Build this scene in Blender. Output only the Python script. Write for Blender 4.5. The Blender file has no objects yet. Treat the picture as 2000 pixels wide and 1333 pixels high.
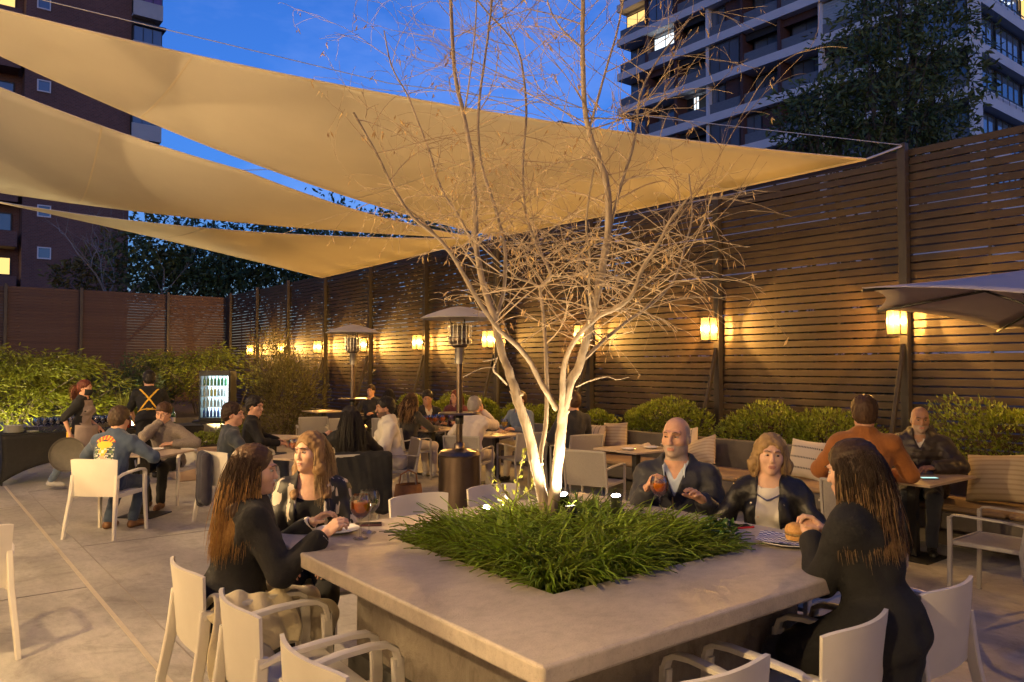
import bpy, bmesh, math, random
import numpy as np
from math import sin, cos, pi, radians, sqrt, atan2, atan
from mathutils import Vector, Matrix
from mathutils.bvhtree import BVHTree

# ------------------------------------------------------------------ camera, sky, exposure
SC = bpy.context.scene
COL = SC.collection
CAMH, YAW, PITCH = 1.76, radians(38), atan(48.5 / 1520.0)
cam = bpy.data.cameras.new('camera')
cam.lens = 27.36; cam.sensor_width = 36; cam.clip_start = 0.05; cam.clip_end = 2000
cam_ob = bpy.data.objects.new('camera', cam); COL.objects.link(cam_ob)
cam_ob.location = (0, 0, CAMH)
cam_ob.rotation_euler = (pi / 2 + PITCH, 0, -YAW)
SC.camera = cam_ob

W = bpy.data.worlds.new('World'); SC.world = W; W.use_nodes = True
wn, wl = W.node_tree.nodes, W.node_tree.links
wn.clear()
sky = wn.new('ShaderNodeTexSky'); sky.sky_type = 'NISHITA'; sky.sun_disc = False
sky.sun_elevation = radians(2.0); sky.sun_rotation = radians(216); sky.altitude = 500
sky.air_density = 1.2; sky.dust_density = 0.4; sky.ozone_density = 4.0
tint = wn.new('ShaderNodeMix'); tint.data_type = 'RGBA'; tint.blend_type = 'MULTIPLY'
tint.inputs[0].default_value = 1.0; tint.inputs[7].default_value = (0.62, 0.80, 1.35, 1)
# soft dusk clouds drawn over the sky dome
tc = wn.new('ShaderNodeTexCoord'); mp = wn.new('ShaderNodeMapping'); mp.inputs['Scale'].default_value = (1.6, 1.6, 4.5)
cn = wn.new('ShaderNodeTexNoise'); cn.inputs['Scale'].default_value = 2.2; cn.inputs['Detail'].default_value = 6; cn.inputs['Roughness'].default_value = .62
cr = wn.new('ShaderNodeValToRGB'); cr.color_ramp.elements[0].position = .47; cr.color_ramp.elements[1].position = .75
cr.color_ramp.elements[1].color = (.18, .18, .18, 1)
cm = wn.new('ShaderNodeMix'); cm.data_type = 'RGBA'; cm.inputs[7].default_value = (1.5, 1.8, 3.3, 1)
bg = wn.new('ShaderNodeBackground'); bg.inputs[1].default_value = 0.15
wo = wn.new('ShaderNodeOutputWorld')
wl.new(sky.outputs[0], tint.inputs[6])
wl.new(tc.outputs['Generated'], mp.inputs[0]); wl.new(mp.outputs[0], cn.inputs[0]); wl.new(cn.outputs[0], cr.inputs[0])
wl.new(cr.outputs[0], cm.inputs[0]); wl.new(tint.outputs[2], cm.inputs[6])
wl.new(cm.outputs[2], bg.inputs[0]); wl.new(bg.outputs[0], wo.inputs[0])

# last glow of the set sun from behind the photographer
sl=bpy.data.lights.new('sun','SUN'); sl.energy=.10; sl.angle=radians(20); sl.color=(1.0,.80,.74)
so=bpy.data.objects.new('sun',sl); COL.objects.link(so); so.location=(-20,-28,12)
_sd=Vector((sin(radians(216))*cos(radians(4)),cos(radians(216))*cos(radians(4)),sin(radians(4))))
so.rotation_euler=(-_sd).to_track_quat('-Z','Y').to_euler()

SC.view_settings.view_transform = 'Standard'
SC.view_settings.look = 'None'
SC.view_settings.exposure = 1.6
SC.view_settings.gamma = 1.0
SC.view_settings.use_curve_mapping = False
SC.cycles.use_denoising = True
SC.cycles.max_bounces = 6; SC.cycles.diffuse_bounces = 2; SC.cycles.glossy_bounces = 2
SC.cycles.transmission_bounces = 4; SC.cycles.transparent_max_bounces = 8
SC.cycles.use_adaptive_sampling = True; SC.cycles.adaptive_threshold = 0.02
SC.cycles.caustics_reflective = False; SC.cycles.caustics_refractive = False
SC.cycles.sample_clamp_indirect = 4.0
LAMP = 1.0          # common factor of the garden lamps
# ------------------------------------------------------------------ helpers
RNG = random.Random(7)
_fwd = Vector((sin(YAW) * cos(PITCH), cos(YAW) * cos(PITCH), sin(PITCH)))
_rgt = Vector((cos(YAW), -sin(YAW), 0)); _up = _rgt.cross(_fwd)
def at(u, v, d):
    """a place d metres ahead that is seen at u, v of the 2000 px wide view (used to survey the site)"""
    p = Vector((0, 0, CAMH)) + d * (_fwd + (u - 1000) / 1520 * _rgt - (v - 666.5) / 1520 * _up)
    return p
def tag(o, label=None, cat=None, group=None, kind=None):
    if label: o['label'] = label
    if cat: o['category'] = cat
    if group: o['group'] = group
    if kind: o['kind'] = kind
    return o
def empty(name, loc=(0, 0, 0), rz=0, label=None, cat=None, group=None):
    o = bpy.data.objects.new(name, None); COL.objects.link(o)
    o.location = loc; o.rotation_euler = (0, 0, rz); o.empty_display_size = .1
    return tag(o, label, cat, group)
def link(name, me, parent=None, loc=None, rot=None):
    o = bpy.data.objects.new(name, me); COL.objects.link(o)
    if parent: o.parent = parent
    if loc is not None: o.location = loc
    if rot is not None: o.rotation_euler = rot
    return o
def copy_tree(o, parent=None):
    c = o.copy(); COL.objects.link(c); c.parent = parent
    for ch in list(o.children): copy_tree(ch, c)
    return c

class MB:
    """collects shapes, then links them as ONE mesh object"""
    def __init__(s): s.v = []; s.f = []; s.m = []; s.cur = 0
    def add(s, vs, fs):
        n = len(s.v); s.v.extend([tuple(p) for p in vs])
        for f in fs: s.f.append(tuple(i + n for i in f)); s.m.append(s.cur)
        return s
    def mat(s, i): s.cur = i; return s
    def box(s, a, b, M=None):
        x0, y0, z0 = a; x1, y1, z1 = b
        vs = [Vector(p) for p in ((x0,y0,z0),(x1,y0,z0),(x1,y1,z0),(x0,y1,z0),(x0,y0,z1),(x1,y0,z1),(x1,y1,z1),(x0,y1,z1))]
        if M: vs = [M @ p for p in vs]
        return s.add(vs, [(0,3,2,1),(4,5,6,7),(0,1,5,4),(1,2,6,5),(2,3,7,6),(3,0,4,7)])
    def cbox(s, c, d, M=None):
        return s.box([c[i]-d[i]/2 for i in range(3)], [c[i]+d[i]/2 for i in range(3)], M)
    def bbox(s, a, b, r=.01):
        """box with all edges chamfered"""
        x0,y0,z0 = a; x1,y1,z1 = b
        vs=[]; idx={}
        for sx in (0,1):
            for sy in (0,1):
                for sz in (0,1):
                    c=((x0,x1)[sx],(y0,y1)[sy],(z0,z1)[sz]); d=(1-2*sx,1-2*sy,1-2*sz)
                    for ax in range(3):
                        p=[c[k]+(0 if k==ax else d[k]*r) for k in range(3)]
                        idx[(sx,sy,sz,ax)]=len(vs); vs.append(p)
        fs=[]
        for ax in range(3):
            o=[k for k in range(3) if k!=ax]
            for sd in (0,1):
                q=[]
                for (a_,b_) in ((0,0),(1,0),(1,1),(0,1)):
                    k=[0,0,0]; k[ax]=sd; k[o[0]]=a_; k[o[1]]=b_; q.append(idx[(*k,ax)])
                if (sd==0) != (ax==1): q=q[::-1]
                fs.append(q)
        for ax in range(3):
            o=[k for k in range(3) if k!=ax]
            for a_ in (0,1):
                for b_ in (0,1):
                    k0=[0,0,0];k0[o[0]]=a_;k0[o[1]]=b_;k1=list(k0);k1[ax]=1
                    fs.append((idx[(*k0,o[0])],idx[(*k1,o[0])],idx[(*k1,o[1])],idx[(*k0,o[1])]))
        for sx in (0,1):
            for sy in (0,1):
                for sz in (0,1): fs.append(tuple(idx[(sx,sy,sz,a_)] for a_ in range(3)))
        return s.add(vs, fs)
    def tube(s, pts, rad, n=8, flat=None, cap=True, up=None):
        """swept tube; rad a number or list; flat=(a,b): rectangular section a wide along 'up' x b"""
        pts = [Vector(p) for p in pts]; m = len(pts)
        rad = [rad]*m if isinstance(rad, (int, float)) else rad
        T = [(pts[min(i+1,m-1)]-pts[max(i-1,0)]).normalized() for i in range(m)]
        ref = Vector(up) if up else (Vector((0,0,1)) if abs(T[0].z) < .9 else Vector((1,0,0)))
        N = (ref - T[0]*ref.dot(T[0])).normalized(); base = len(s.v); vs = []
        for i in range(m):
            if up: N = (ref - T[i]*ref.dot(T[i])).normalized() if abs(ref.dot(T[i]))<.98 else (N - T[i]*N.dot(T[i])).normalized()
            else: N = (N - T[i]*N.dot(T[i])).normalized()
            B = T[i].cross(N)
            if flat:
                a, b = flat[0]*rad[i], flat[1]*rad[i]; c=.3
                prof = ((a,b*(1-c)),(a*(1-c*b/a) if a>b else a*(1-c),b),(-a*(1-c*b/a) if a>b else -a*(1-c),b),(-a,b*(1-c)),(-a,-b*(1-c)),(-a*(1-c*b/a) if a>b else -a*(1-c),-b),(a*(1-c*b/a) if a>b else a*(1-c),-b),(a,-b*(1-c)))
                vs += [pts[i]+N*p+B*q for p,q in prof]
            else:
                vs += [pts[i]+(N*cos(2*pi*k/n)+B*sin(2*pi*k/n))*rad[i] for k in range(n)]
        if flat: n = 8
        fs = [(i*n+k, i*n+(k+1)%n, (i+1)*n+(k+1)%n, (i+1)*n+k) for i in range(m-1) for k in range(n)]
        if cap: fs += [tuple(range(n))[::-1], tuple((m-1)*n+k for k in range(n))]
        return s.add(vs, fs)
    def lathe(s, prof, n=24, c=(0,0,0), M=None):
        vs=[]; 
        for r,z in prof:
            for k in range(n):
                p = Vector((c[0]+r*cos(2*pi*k/n), c[1]+r*sin(2*pi*k/n), c[2]+z)); vs.append(M@p if M else p)
        m=len(prof)
        fs=[(i*n+k,i*n+(k+1)%n,(i+1)*n+(k+1)%n,(i+1)*n+k) for i in range(m-1) for k in range(n)]
        if prof[0][0]>1e-5: fs.append(tuple(range(n))[::-1])
        if prof[-1][0]>1e-5: fs.append(tuple((m-1)*n+k for k in range(n)))
        return s.add(vs,fs)
    def grid(s, fn, nu, nv, closeu=False):
        vs=[fn(i/(nu-1) if not closeu else i/nu, j/(nv-1)) for j in range(nv) for i in range(nu)]
        fs=[]
        for j in range(nv-1):
            for i in range(nu if closeu else nu-1):
                i2=(i+1)%nu; fs.append((j*nu+i,j*nu+i2,(j+1)*nu+i2,(j+1)*nu+i))
        return s.add(vs,fs)
    def slab(s, fn, th, nu, nv):
        """closed curved panel: fn(u,v) -> (point, normal); thickness th"""
        P=[[fn(i/(nu-1),j/(nv-1)) for i in range(nu)] for j in range(nv)]
        vs=[Vector(p)+Vector(n_)*th/2 for r in P for p,n_ in r]+[Vector(p)-Vector(n_)*th/2 for r in P for p,n_ in r]
        K=nu*nv; fs=[]
        for j in range(nv-1):
            for i in range(nu-1):
                a=j*nu+i; fs.append((a,a+1,a+nu+1,a+nu)); fs.append((K+a,K+a+nu,K+a+nu+1,K+a+1))
        for i in range(nu-1):
            fs.append((i+1,i,K+i,K+i+1)); a=(nv-1)*nu+i; fs.append((a,a+1,K+a+1,K+a))
        for j in range(nv-1):
            a=j*nu; fs.append((a,a+nu,K+a+nu,K+a)); a=j*nu+nu-1; fs.append((a+nu,a,K+a,K+a+nu))
        return s.add(vs,fs)
    def mesh(s, name, mats, smooth=False):
        me = bpy.data.meshes.new(name); me.from_pydata(s.v, [], s.f)
        for m in (mats if isinstance(mats,(list,tuple)) else [mats]): me.materials.append(m)
        if any(s.m): me.polygons.foreach_set('material_index', s.m)
        if smooth:
            me.polygons.foreach_set('use_smooth', [True]*len(s.f))
            if smooth != 2:
                try: me.set_sharp_from_angle(angle=radians(40))
                except Exception: pass
        me.validate(); me.update(); return me
    def build(s, name, mats, parent=None, smooth=False, loc=None, rot=None, recalc=False):
        me = s.mesh(name, mats, smooth)
        if recalc:
            bm=bmesh.new(); bm.from_mesh(me); bmesh.ops.recalc_face_normals(bm,faces=bm.faces); bm.to_mesh(me); bm.free()
        return link(name, me, parent, loc, rot)
def bevel(o, w=.01, seg=2):
    m=o.modifiers.new('bevel','BEVEL'); m.width=w; m.segments=seg; m.limit_method='ANGLE'; return o
def npmesh(name, V, F, mats, fm=None, smooth=True):
    """mesh from numpy arrays V (n,3) and F (m,3 or m,4)"""
    me=bpy.data.meshes.new(name); k=F.shape[1]
    me.vertices.add(len(V)); me.vertices.foreach_set('co', np.ascontiguousarray(V,dtype=np.float32).ravel())
    me.loops.add(F.size); me.loops.foreach_set('vertex_index', np.ascontiguousarray(F,dtype=np.int32).ravel())
    me.polygons.add(len(F)); me.polygons.foreach_set('loop_start', np.arange(0,F.size,k,dtype=np.int32))
    try: me.polygons.foreach_set('loop_total', np.full(len(F),k,dtype=np.int32))
    except Exception: pass
    for m in (mats if isinstance(mats,(list,tuple)) else [mats]): me.materials.append(m)
    if fm is not None: me.polygons.foreach_set('material_index', np.asarray(fm,dtype=np.int32))
    if smooth: me.polygons.foreach_set('use_smooth', np.ones(len(F),dtype=bool))
    me.update(calc_edges=True); me.validate(); return me

# ------------------------------------------------------------------ materials
MATS={}
def mat(name, c, c2=None, rough=.6, scale=6, bump=0, bscale=40, metal=0, stretch=None, spec=.5, trans=0, emit=None, es=0, sheen=0, coat=0, sub=0, island=0, objrand=0, detail=5, rough2=None, ior=1.45, transl=0, alpha=1):
    if name in MATS: return MATS[name]
    m=bpy.data.materials.new(name); MATS[name]=m; m.use_nodes=True
    n,l=m.node_tree.nodes,m.node_tree.links; b=n['Principled BSDF']
    c=(*c,1); b.inputs['Base Color'].default_value=c; b.inputs['Roughness'].default_value=rough
    b.inputs['Metallic'].default_value=metal; b.inputs['Specular IOR Level'].default_value=spec; b.inputs['IOR'].default_value=ior
    b.inputs['Transmission Weight'].default_value=trans; b.inputs['Coat Weight'].default_value=coat
    if sheen: b.inputs['Sheen Weight'].default_value=sheen
    if sub: b.inputs['Subsurface Weight'].default_value=sub; b.inputs['Subsurface Radius'].default_value=(1,.35,.2); b.inputs['Subsurface Scale'].default_value=.012
    if emit: b.inputs['Emission Color'].default_value=(*emit,1); b.inputs['Emission Strength'].default_value=es
    t=n.new('ShaderNodeTexCoord'); vec=t.outputs['Object']
    if stretch:
        mpn=n.new('ShaderNodeMapping'); mpn.inputs['Scale'].default_value=stretch; l.new(vec,mpn.inputs[0]); vec=mpn.outputs[0]
    col=None
    if c2:
        nz=n.new('ShaderNodeTexNoise'); nz.inputs['Scale'].default_value=scale; nz.inputs['Detail'].default_value=detail; nz.inputs['Roughness'].default_value=.6
        l.new(vec,nz.inputs[0])
        r=n.new('ShaderNodeValToRGB'); r.color_ramp.elements[0].position=.32; r.color_ramp.elements[1].position=.68
        r.color_ramp.elements[0].color=c; r.color_ramp.elements[1].color=(*c2,1); l.new(nz.outputs[0],r.inputs[0]); col=r.outputs[0]
        if rough2 is not None:
            mr=n.new('ShaderNodeMapRange'); mr.inputs[1].default_value=.3; mr.inputs[2].default_value=.7; mr.inputs[3].default_value=rough; mr.inputs[4].default_value=rough2
            l.new(nz.outputs[0],mr.inputs[0]); l.new(mr.outputs[0],b.inputs['Roughness'])
    if island or objrand:
        if island: g=n.new('ShaderNodeNewGeometry'); src=g.outputs['Random Per Island']; amt=island
        else: g=n.new('ShaderNodeObjectInfo'); src=g.outputs['Random']; amt=objrand
        mr=n.new('ShaderNodeMapRange'); mr.inputs[3].default_value=1-amt; mr.inputs[4].default_value=1+amt; l.new(src,mr.inputs[0])
        hs=n.new('ShaderNodeHueSaturation'); l.new(mr.outputs[0],hs.inputs['Value'])
        mh=n.new('ShaderNodeMapRange'); mh.inputs[3].default_value=.5-.035*amt; mh.inputs[4].default_value=.5+.035*amt; l.new(src,mh.inputs[0]); l.new(mh.outputs[0],hs.inputs['Hue'])
        if col: l.new(col,hs.inputs['Color'])
        else: hs.inputs['Color'].default_value=c
        col=hs.outputs[0]
    if col: l.new(col,b.inputs['Base Color'])
    if bump:
        nb=n.new('ShaderNodeTexNoise'); nb.inputs['Scale'].default_value=bscale; nb.inputs['Detail'].default_value=4; l.new(vec,nb.inputs[0])
        bp=n.new('ShaderNodeBump'); bp.inputs['Strength'].default_value=bump; bp.inputs['Distance'].default_value=.01
        l.new(nb.outputs[0],bp.inputs['Height']); l.new(bp.outputs[0],b.inputs['Normal'])
    if transl:
        tr=n.new('ShaderNodeBsdfTranslucent'); mx=n.new('ShaderNodeMixShader'); mx.inputs[0].default_value=transl
        if col: l.new(col,tr.inputs[0])
        else: tr.inputs[0].default_value=c
        out=n['Material Output']; l.new(b.outputs[0],mx.inputs[1]); l.new(tr.outputs[0],mx.inputs[2]); l.new(mx.outputs[0],out.inputs[0])
    return m
def emission(name, c, s):
    if name in MATS: return MATS[name]
    m=bpy.data.materials.new(name); MATS[name]=m; m.use_nodes=True; n,l=m.node_tree.nodes,m.node_tree.links
    n.remove(n['Principled BSDF']); e=n.new('ShaderNodeEmission'); e.inputs[0].default_value=(*c,1); e.inputs[1].default_value=s
    l.new(e.outputs[0],n['Material Output'].inputs[0]); return m
def point(parent, loc, watts, c, r=.03, name='bulb_light'):
    d=bpy.data.lights.new(name,'POINT'); d.energy=watts*LAMP; d.color=c; d.shadow_soft_size=r
    o=bpy.data.objects.new(name,d); COL.objects.link(o); o.location=loc
    if parent: o.parent=parent
    return o
def spot(parent, loc, aim, watts, c, ang=70, blend=.6, r=.02, name='spot_light'):
    d=bpy.data.lights.new(name,'SPOT'); d.energy=watts*LAMP; d.color=c; d.shadow_soft_size=r; d.spot_size=radians(ang); d.spot_blend=blend
    o=bpy.data.objects.new(name,d); COL.objects.link(o); o.location=loc
    o.rotation_euler=(Vector(aim)-Vector(loc)).to_track_quat('-Z','Y').to_euler()
    if parent: o.parent=parent
    return o
def thin_glass(name,c=(1,1,1),gloss=.9,base=.04,dif=0,dcol=(1,.8,.5)):
    m=bpy.data.materials.new(name); MATS[name]=m; m.use_nodes=True; n,l=m.node_tree.nodes,m.node_tree.links
    n.remove(n['Principled BSDF']); tr=n.new('ShaderNodeBsdfTransparent'); tr.inputs[0].default_value=(*c,1)
    gl=n.new('ShaderNodeBsdfGlossy'); gl.inputs['Roughness'].default_value=.02; gl.inputs[0].default_value=(gloss,gloss,gloss,1)
    lw=n.new('ShaderNodeLayerWeight'); lw.inputs[0].default_value=.35; mr=n.new('ShaderNodeMapRange'); mr.inputs[3].default_value=base; mr.inputs[4].default_value=.75
    l.new(lw.outputs['Fresnel'],mr.inputs[0]); mx=n.new('ShaderNodeMixShader'); l.new(mr.outputs[0],mx.inputs[0]); l.new(tr.outputs[0],mx.inputs[1]); l.new(gl.outputs[0],mx.inputs[2]); out=mx
    if dif:
        df=n.new('ShaderNodeBsdfTranslucent'); df.inputs[0].default_value=(*dcol,1); m2=n.new('ShaderNodeMixShader'); m2.inputs[0].default_value=dif
        l.new(mx.outputs[0],m2.inputs[1]); l.new(df.outputs[0],m2.inputs[2]); out=m2
    l.new(out.outputs[0],n['Material Output'].inputs[0]); return m
WARM=(1.0,.62,.26)

def concrete(name,c0,c1,c2,sc=1.0,rough=.5,bump=.15,streak=(1,1,1),stain=.35):
    m=bpy.data.materials.new(name); MATS[name]=m; m.use_nodes=True; n,l=m.node_tree.nodes,m.node_tree.links; b=n['Principled BSDF']
    t=n.new('ShaderNodeTexCoord'); mp_=n.new('ShaderNodeMapping'); mp_.inputs['Scale'].default_value=streak; l.new(t.outputs['Object'],mp_.inputs[0])
    def nz(s,d,r,v=mp_.outputs[0],dist=0):
        q=n.new('ShaderNodeTexNoise'); q.inputs['Scale'].default_value=s; q.inputs['Detail'].default_value=d; q.inputs['Roughness'].default_value=r; q.inputs['Distortion'].default_value=dist; l.new(v,q.inputs[0]); return q.outputs[0]
    def ramp(f,a,b_,ca,cb):
        q=n.new('ShaderNodeValToRGB'); q.color_ramp.elements[0].position=a; q.color_ramp.elements[1].position=b_; q.color_ramp.elements[0].color=(*ca,1); q.color_ramp.elements[1].color=(*cb,1); l.new(f,q.inputs[0]); return q.outputs[0]
    def mul(a,b_,f):
        q=n.new('ShaderNodeMix'); q.data_type='RGBA'; q.blend_type='MULTIPLY'; q.inputs[0].default_value=f; l.new(a,q.inputs[6]); l.new(b_,q.inputs[7]); return q.outputs[2]
    big=nz(.9*sc,8,.62,dist=.8); fine=nz(14*sc,6,.7); tiny=nz(120*sc,2,.6,t.outputs['Object']); st=nz(2.3*sc,10,.75,t.outputs['Object'],1.5)
    col=ramp(big,.3,.7,c0,c1); col=mul(col,ramp(fine,.3,.62,(.74,.74,.74),(1,1,1)),.8); col=mul(col,ramp(st,.34,.5,(1-stain,1-stain*1.05,1-stain*1.1),(1,1,1)),1.0); col=mul(col,ramp(tiny,.30,.40,(.6,.58,.55),(1,1,1)),.5)
    l.new(col,b.inputs['Base Color'])
    mr=n.new('ShaderNodeMapRange'); mr.inputs[1].default_value=.3; mr.inputs[2].default_value=.7; mr.inputs[3].default_value=rough-.1; mr.inputs[4].default_value=rough+.16; l.new(big,mr.inputs[0]); l.new(mr.outputs[0],b.inputs['Roughness'])
    ad=n.new('ShaderNodeMath'); ad.operation='ADD'; l.new(fine,ad.inputs[0]); l.new(tiny,ad.inputs[1])
    bp=n.new('ShaderNodeBump'); bp.inputs['Strength'].default_value=bump; bp.inputs['Distance'].default_value=.008; l.new(ad.outputs[0],bp.inputs['Height']); l.new(bp.outputs[0],b.inputs['Normal']); return m
M_conc=concrete('floor_concrete',(.33,.31,.275),(.56,.525,.47),None,.85,.55,.25,(1.8,.75,1),.30)
M_slab=concrete('counter_concrete',(.41,.35,.295),(.52,.455,.385),None,1.2,.42,.25,(1,1.3,1),.14)
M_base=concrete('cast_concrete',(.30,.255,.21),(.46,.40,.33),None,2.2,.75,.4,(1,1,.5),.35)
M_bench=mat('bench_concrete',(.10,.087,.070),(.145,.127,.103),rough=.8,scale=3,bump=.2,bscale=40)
M_slat=mat('fence_slat_wood',(.031,.0175,.0078),(.047,.027,.0125),rough=.6,scale=4,stretch=(8,.6,8),bump=.2,bscale=12,objrand=.22)
M_slatx=mat('back_fence_slat_wood',(.045,.0205,.0125),(.06,.029,.0175),rough=.65,scale=4,stretch=(.6,8,8),bump=.2,bscale=12,objrand=.15)
M_post=mat('fence_post_steel',(.022,.017,.014),(.032,.025,.02),rough=.5,scale=9)
M_dark=mat('black_steel',(.02,.019,.018),rough=.4)
M_steel=mat('brushed_steel',(.42,.40,.37),(.5,.48,.45),rough=.3,metal=1,scale=3,stretch=(1,1,40))
M_heat=mat('bronze_heater_steel',(.11,.082,.064),(.14,.105,.083),rough=.32,metal=.9,scale=4)
M_alu=mat('hood_aluminium',(.6,.6,.6),(.68,.68,.68),rough=.35,metal=.6,scale=5)
M_plas=mat('chair_plastic',(.66,.61,.53),(.75,.70,.62),rough=.42,rough2=.58,scale=3,bump=.12,bscale=260,detail=9)
M_frame=mat('chair_frame_paint',(.38,.355,.31),rough=.45)
M_sling=mat('chair_sling_mesh',(.30,.275,.24),(.35,.32,.28),rough=.8,scale=90,bump=.2,bscale=300)
M_ttop=mat('table_top',(.42,.33,.245),(.5,.40,.30),rough=.42,scale=6,stretch=(1,5,1))
M_glass=thin_glass('clear_glass',(.97,.97,.96))
M_spritz=mat('orange_drink',(.95,.27,.02),(.9,.20,.015),rough=.15,scale=14,trans=.25,ior=1.33,sub=.2)
M_yell=mat('yellow_drink',(.95,.62,.08),rough=.15,trans=.25,ior=1.33)
M_wine=mat('pale_drink',(.85,.78,.5),rough=.1,trans=.6,ior=1.33)
M_porc=mat('white_porcelain',(.78,.76,.72),rough=.22,coat=.3)
M_sail=mat('sail_cloth',(.54,.495,.425),(.575,.525,.45),rough=.85,scale=1.3,bump=.05,bscale=300,transl=.12)
M_hem=mat('sail_hem',(.60,.53,.43),rough=.85,transl=.1)
M_rope=mat('steel_cable',(.5,.47,.42),rough=.4,metal=.6)
M_soil=mat('dark_soil',(.035,.025,.018),(.06,.043,.03),rough=.95,scale=30,bump=.6,bscale=60)
M_bulb=emission('lamp_filament',(1.0,.66,.28),60)
# ------------------------------------------------------------------ the setting: ground, patio, fences, walls
g=MB().box((-500,-500,-.3),(500,500,-.012)).build('ground',mat('asphalt',(.045,.045,.048),(.06,.06,.06),rough=.9,scale=3)); tag(g,kind='structure')
pf=MB().box((-.9,-12,-.2),(9.72,29.9,0)).build('patio_floor',M_conc); tag(pf,kind='structure')
# flush metal strip and saw-cut joints in the floor
M_strip=mat('floor_strip_metal',(.55,.48,.36),(.62,.55,.42),rough=.4,scale=14)
M_joint=mat('floor_joint_line',(.33,.30,.26),rough=.7)
MB().box((1.185,-12,.0),(1.215,13.6,.006)).build('expansion_strip',M_strip,pf)
MB().box((1.40,-12,.0),(1.408,12.8,.0042)).build('floor_joint',M_joint,pf)
for yy in (-4,.2,4.4,8.6,12.8,17): MB().box((1.412,yy,.0),(8,yy+.007,.004)).build('floor_joint',mat('floor_cut',(.24,.225,.2),rough=.8),pf)
for yy in (-2,2.5,7.0,11.5): MB().box((-.88,yy,.0),(1.18,yy+.007,.004)).build('floor_joint',MATS['floor_cut'],pf)
# restaurant wall left of the photographer and an added wall behind; lanterns light the patio
rw=empty('restaurant_wall',(-1.0,0,0)); tag(rw,'pale plastered restaurant wall along the left side of the patio','wall')
M_plast=mat('wall_plaster',(.42,.37,.31),(.48,.42,.35),rough=.85,scale=2,bump=.2,bscale=25)
MB().box((-.4,-12,-.2),(0,12.2,6.6)).build('wall',M_plast,rw)
MB().box((.001,-6.35,-.2),(10.6,-5.95,6.6)).build('wall',M_plast,rw)  # unseen wall added behind the camera to carry lanterns and block sky light
MB().box((-.46,-12.05,6.6),(.06,12.26,6.72)).build('coping',M_base,rw)

# ---- right-hand slatted fence
FX=9.6; PITCH_S=.0995; NS=44
posts=[4.47+2.742*k for k in range(-2,10)]
FY1=29.75
fr=empty('slatted_fence',(FX,0,0)); tag(fr,'tall dark brown horizontal slat fence carrying the row of lanterns','fence')
def rslat(y0,y1):
    return MB().bbox((-.014,y0+.004,0),(.014,y1-.004,.083),.003)
bays=list(zip(posts[:-1],posts[1:]))+[(posts[-1],FY1)]
for bi,(y0,y1) in enumerate(bays):
    L=y1-y0
    if 1<=bi<=6:
        me=rslat(0,L).mesh('slat',M_slat)
        for k in range(NS): link('slat',me,fr,(RNG.uniform(-.0015,.0015),y0,.03+k*PITCH_S+RNG.uniform(-.002,.002)))
    else:
        mb=MB()
        for k in range(NS): mb.box((-.014,y0+.004,.03+k*PITCH_S),(.014,y1-.004,.113+k*PITCH_S-.0))
        tag(mb.build('slat_infill',M_slat,fr),kind='stuff')
    for fy in (.33,.67):      # thin battens behind the slats
        MB().box((.016,y0+L*fy-.016,0),(.04,y0+L*fy+.016,4.4)).build('batten',M_post,fr)
me_p=MB().bbox((-.05,-.05,0),(.05,.05,4.46),.006).mesh('post',M_post)
me_s=MB().tube([(-.05,0,2.02),(-.62,.02,.02)],.028,flat=(1,.8)).mesh('brace',M_post)
for y in posts:
    link('post',me_p,fr,(-.085,y,0)); link('brace',me_s,fr,(-.085,y,0))
# ---- back fence
FB=29.9
fb=empty('back_fence',(0,FB,0)); tag(fb,'reddish brown slat fence across the far end behind the shrubs','fence')
xp=[-2.2,1.0,2.55,4.72,7.5,9.62]
for xi,(x0,x1) in enumerate(zip(xp[:-1],xp[1:])):
    gap=.083 if xi in (1,) else .092
    me=MB().bbox((.004,-.013,0),(x1-x0-.004,.013,gap),.003).mesh('slat',M_slatx)
    if xi>=1:
        for k in range(NS): link('slat',me,fb,(x0,RNG.uniform(-.002,.002),.02+k*.0985))
    else:
        mb=MB()
        for k in range(NS): mb.box((x0,-.013,.02+k*.0985),(x1-.004,.013,.1+k*.0985))
        tag(mb.build('slat_infill',M_slatx,fb),kind='stuff')
me_bp=MB().bbox((-.05,-.05,0),(.05,.05,4.42),.006).mesh('post',M_post)
for x in xp: link('post',me_bp,fb,(x,-.08,0))

# ---- long bench with planter wall behind
bench=empty('concrete_bench',(8.0,0,0)); tag(bench,'long concrete bench with tan seat pads below the hedges','bench')
BY0,BY1=-1.5,9.1
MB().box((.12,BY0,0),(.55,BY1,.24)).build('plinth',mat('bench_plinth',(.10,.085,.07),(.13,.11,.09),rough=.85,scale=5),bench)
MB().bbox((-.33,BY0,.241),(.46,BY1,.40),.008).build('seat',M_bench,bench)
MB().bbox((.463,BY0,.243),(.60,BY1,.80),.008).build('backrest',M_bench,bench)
M_pad=mat('seat_pad_fabric',(.27,.18,.105),(.32,.22,.13),rough=.85,scale=14,bump=.2,bscale=160)
yy=BY0
while yy<BY1-.5:
    y2=min(yy+1.42,BY1); MB().bbox((-.31,yy+.01,.402),(.40,y2-.01,.46),.018).build('seat_pad',M_pad,bench,smooth=True); yy=y2
pl=empty('hedge_planter',(8.6,0,0)); tag(pl,'low concrete planter bed running along the foot of the slatted fence','planter')
MB().box((.003,-1.5,.0),(.80,9.1,.60)).build('bed',M_soil,pl)
MB().box((.003,9.1,0),(.12,20,.62)).build('wall',M_bench,pl); MB().box((.123,9.103,0),(.80,20,.55)).build('bed',M_soil,pl)

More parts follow.
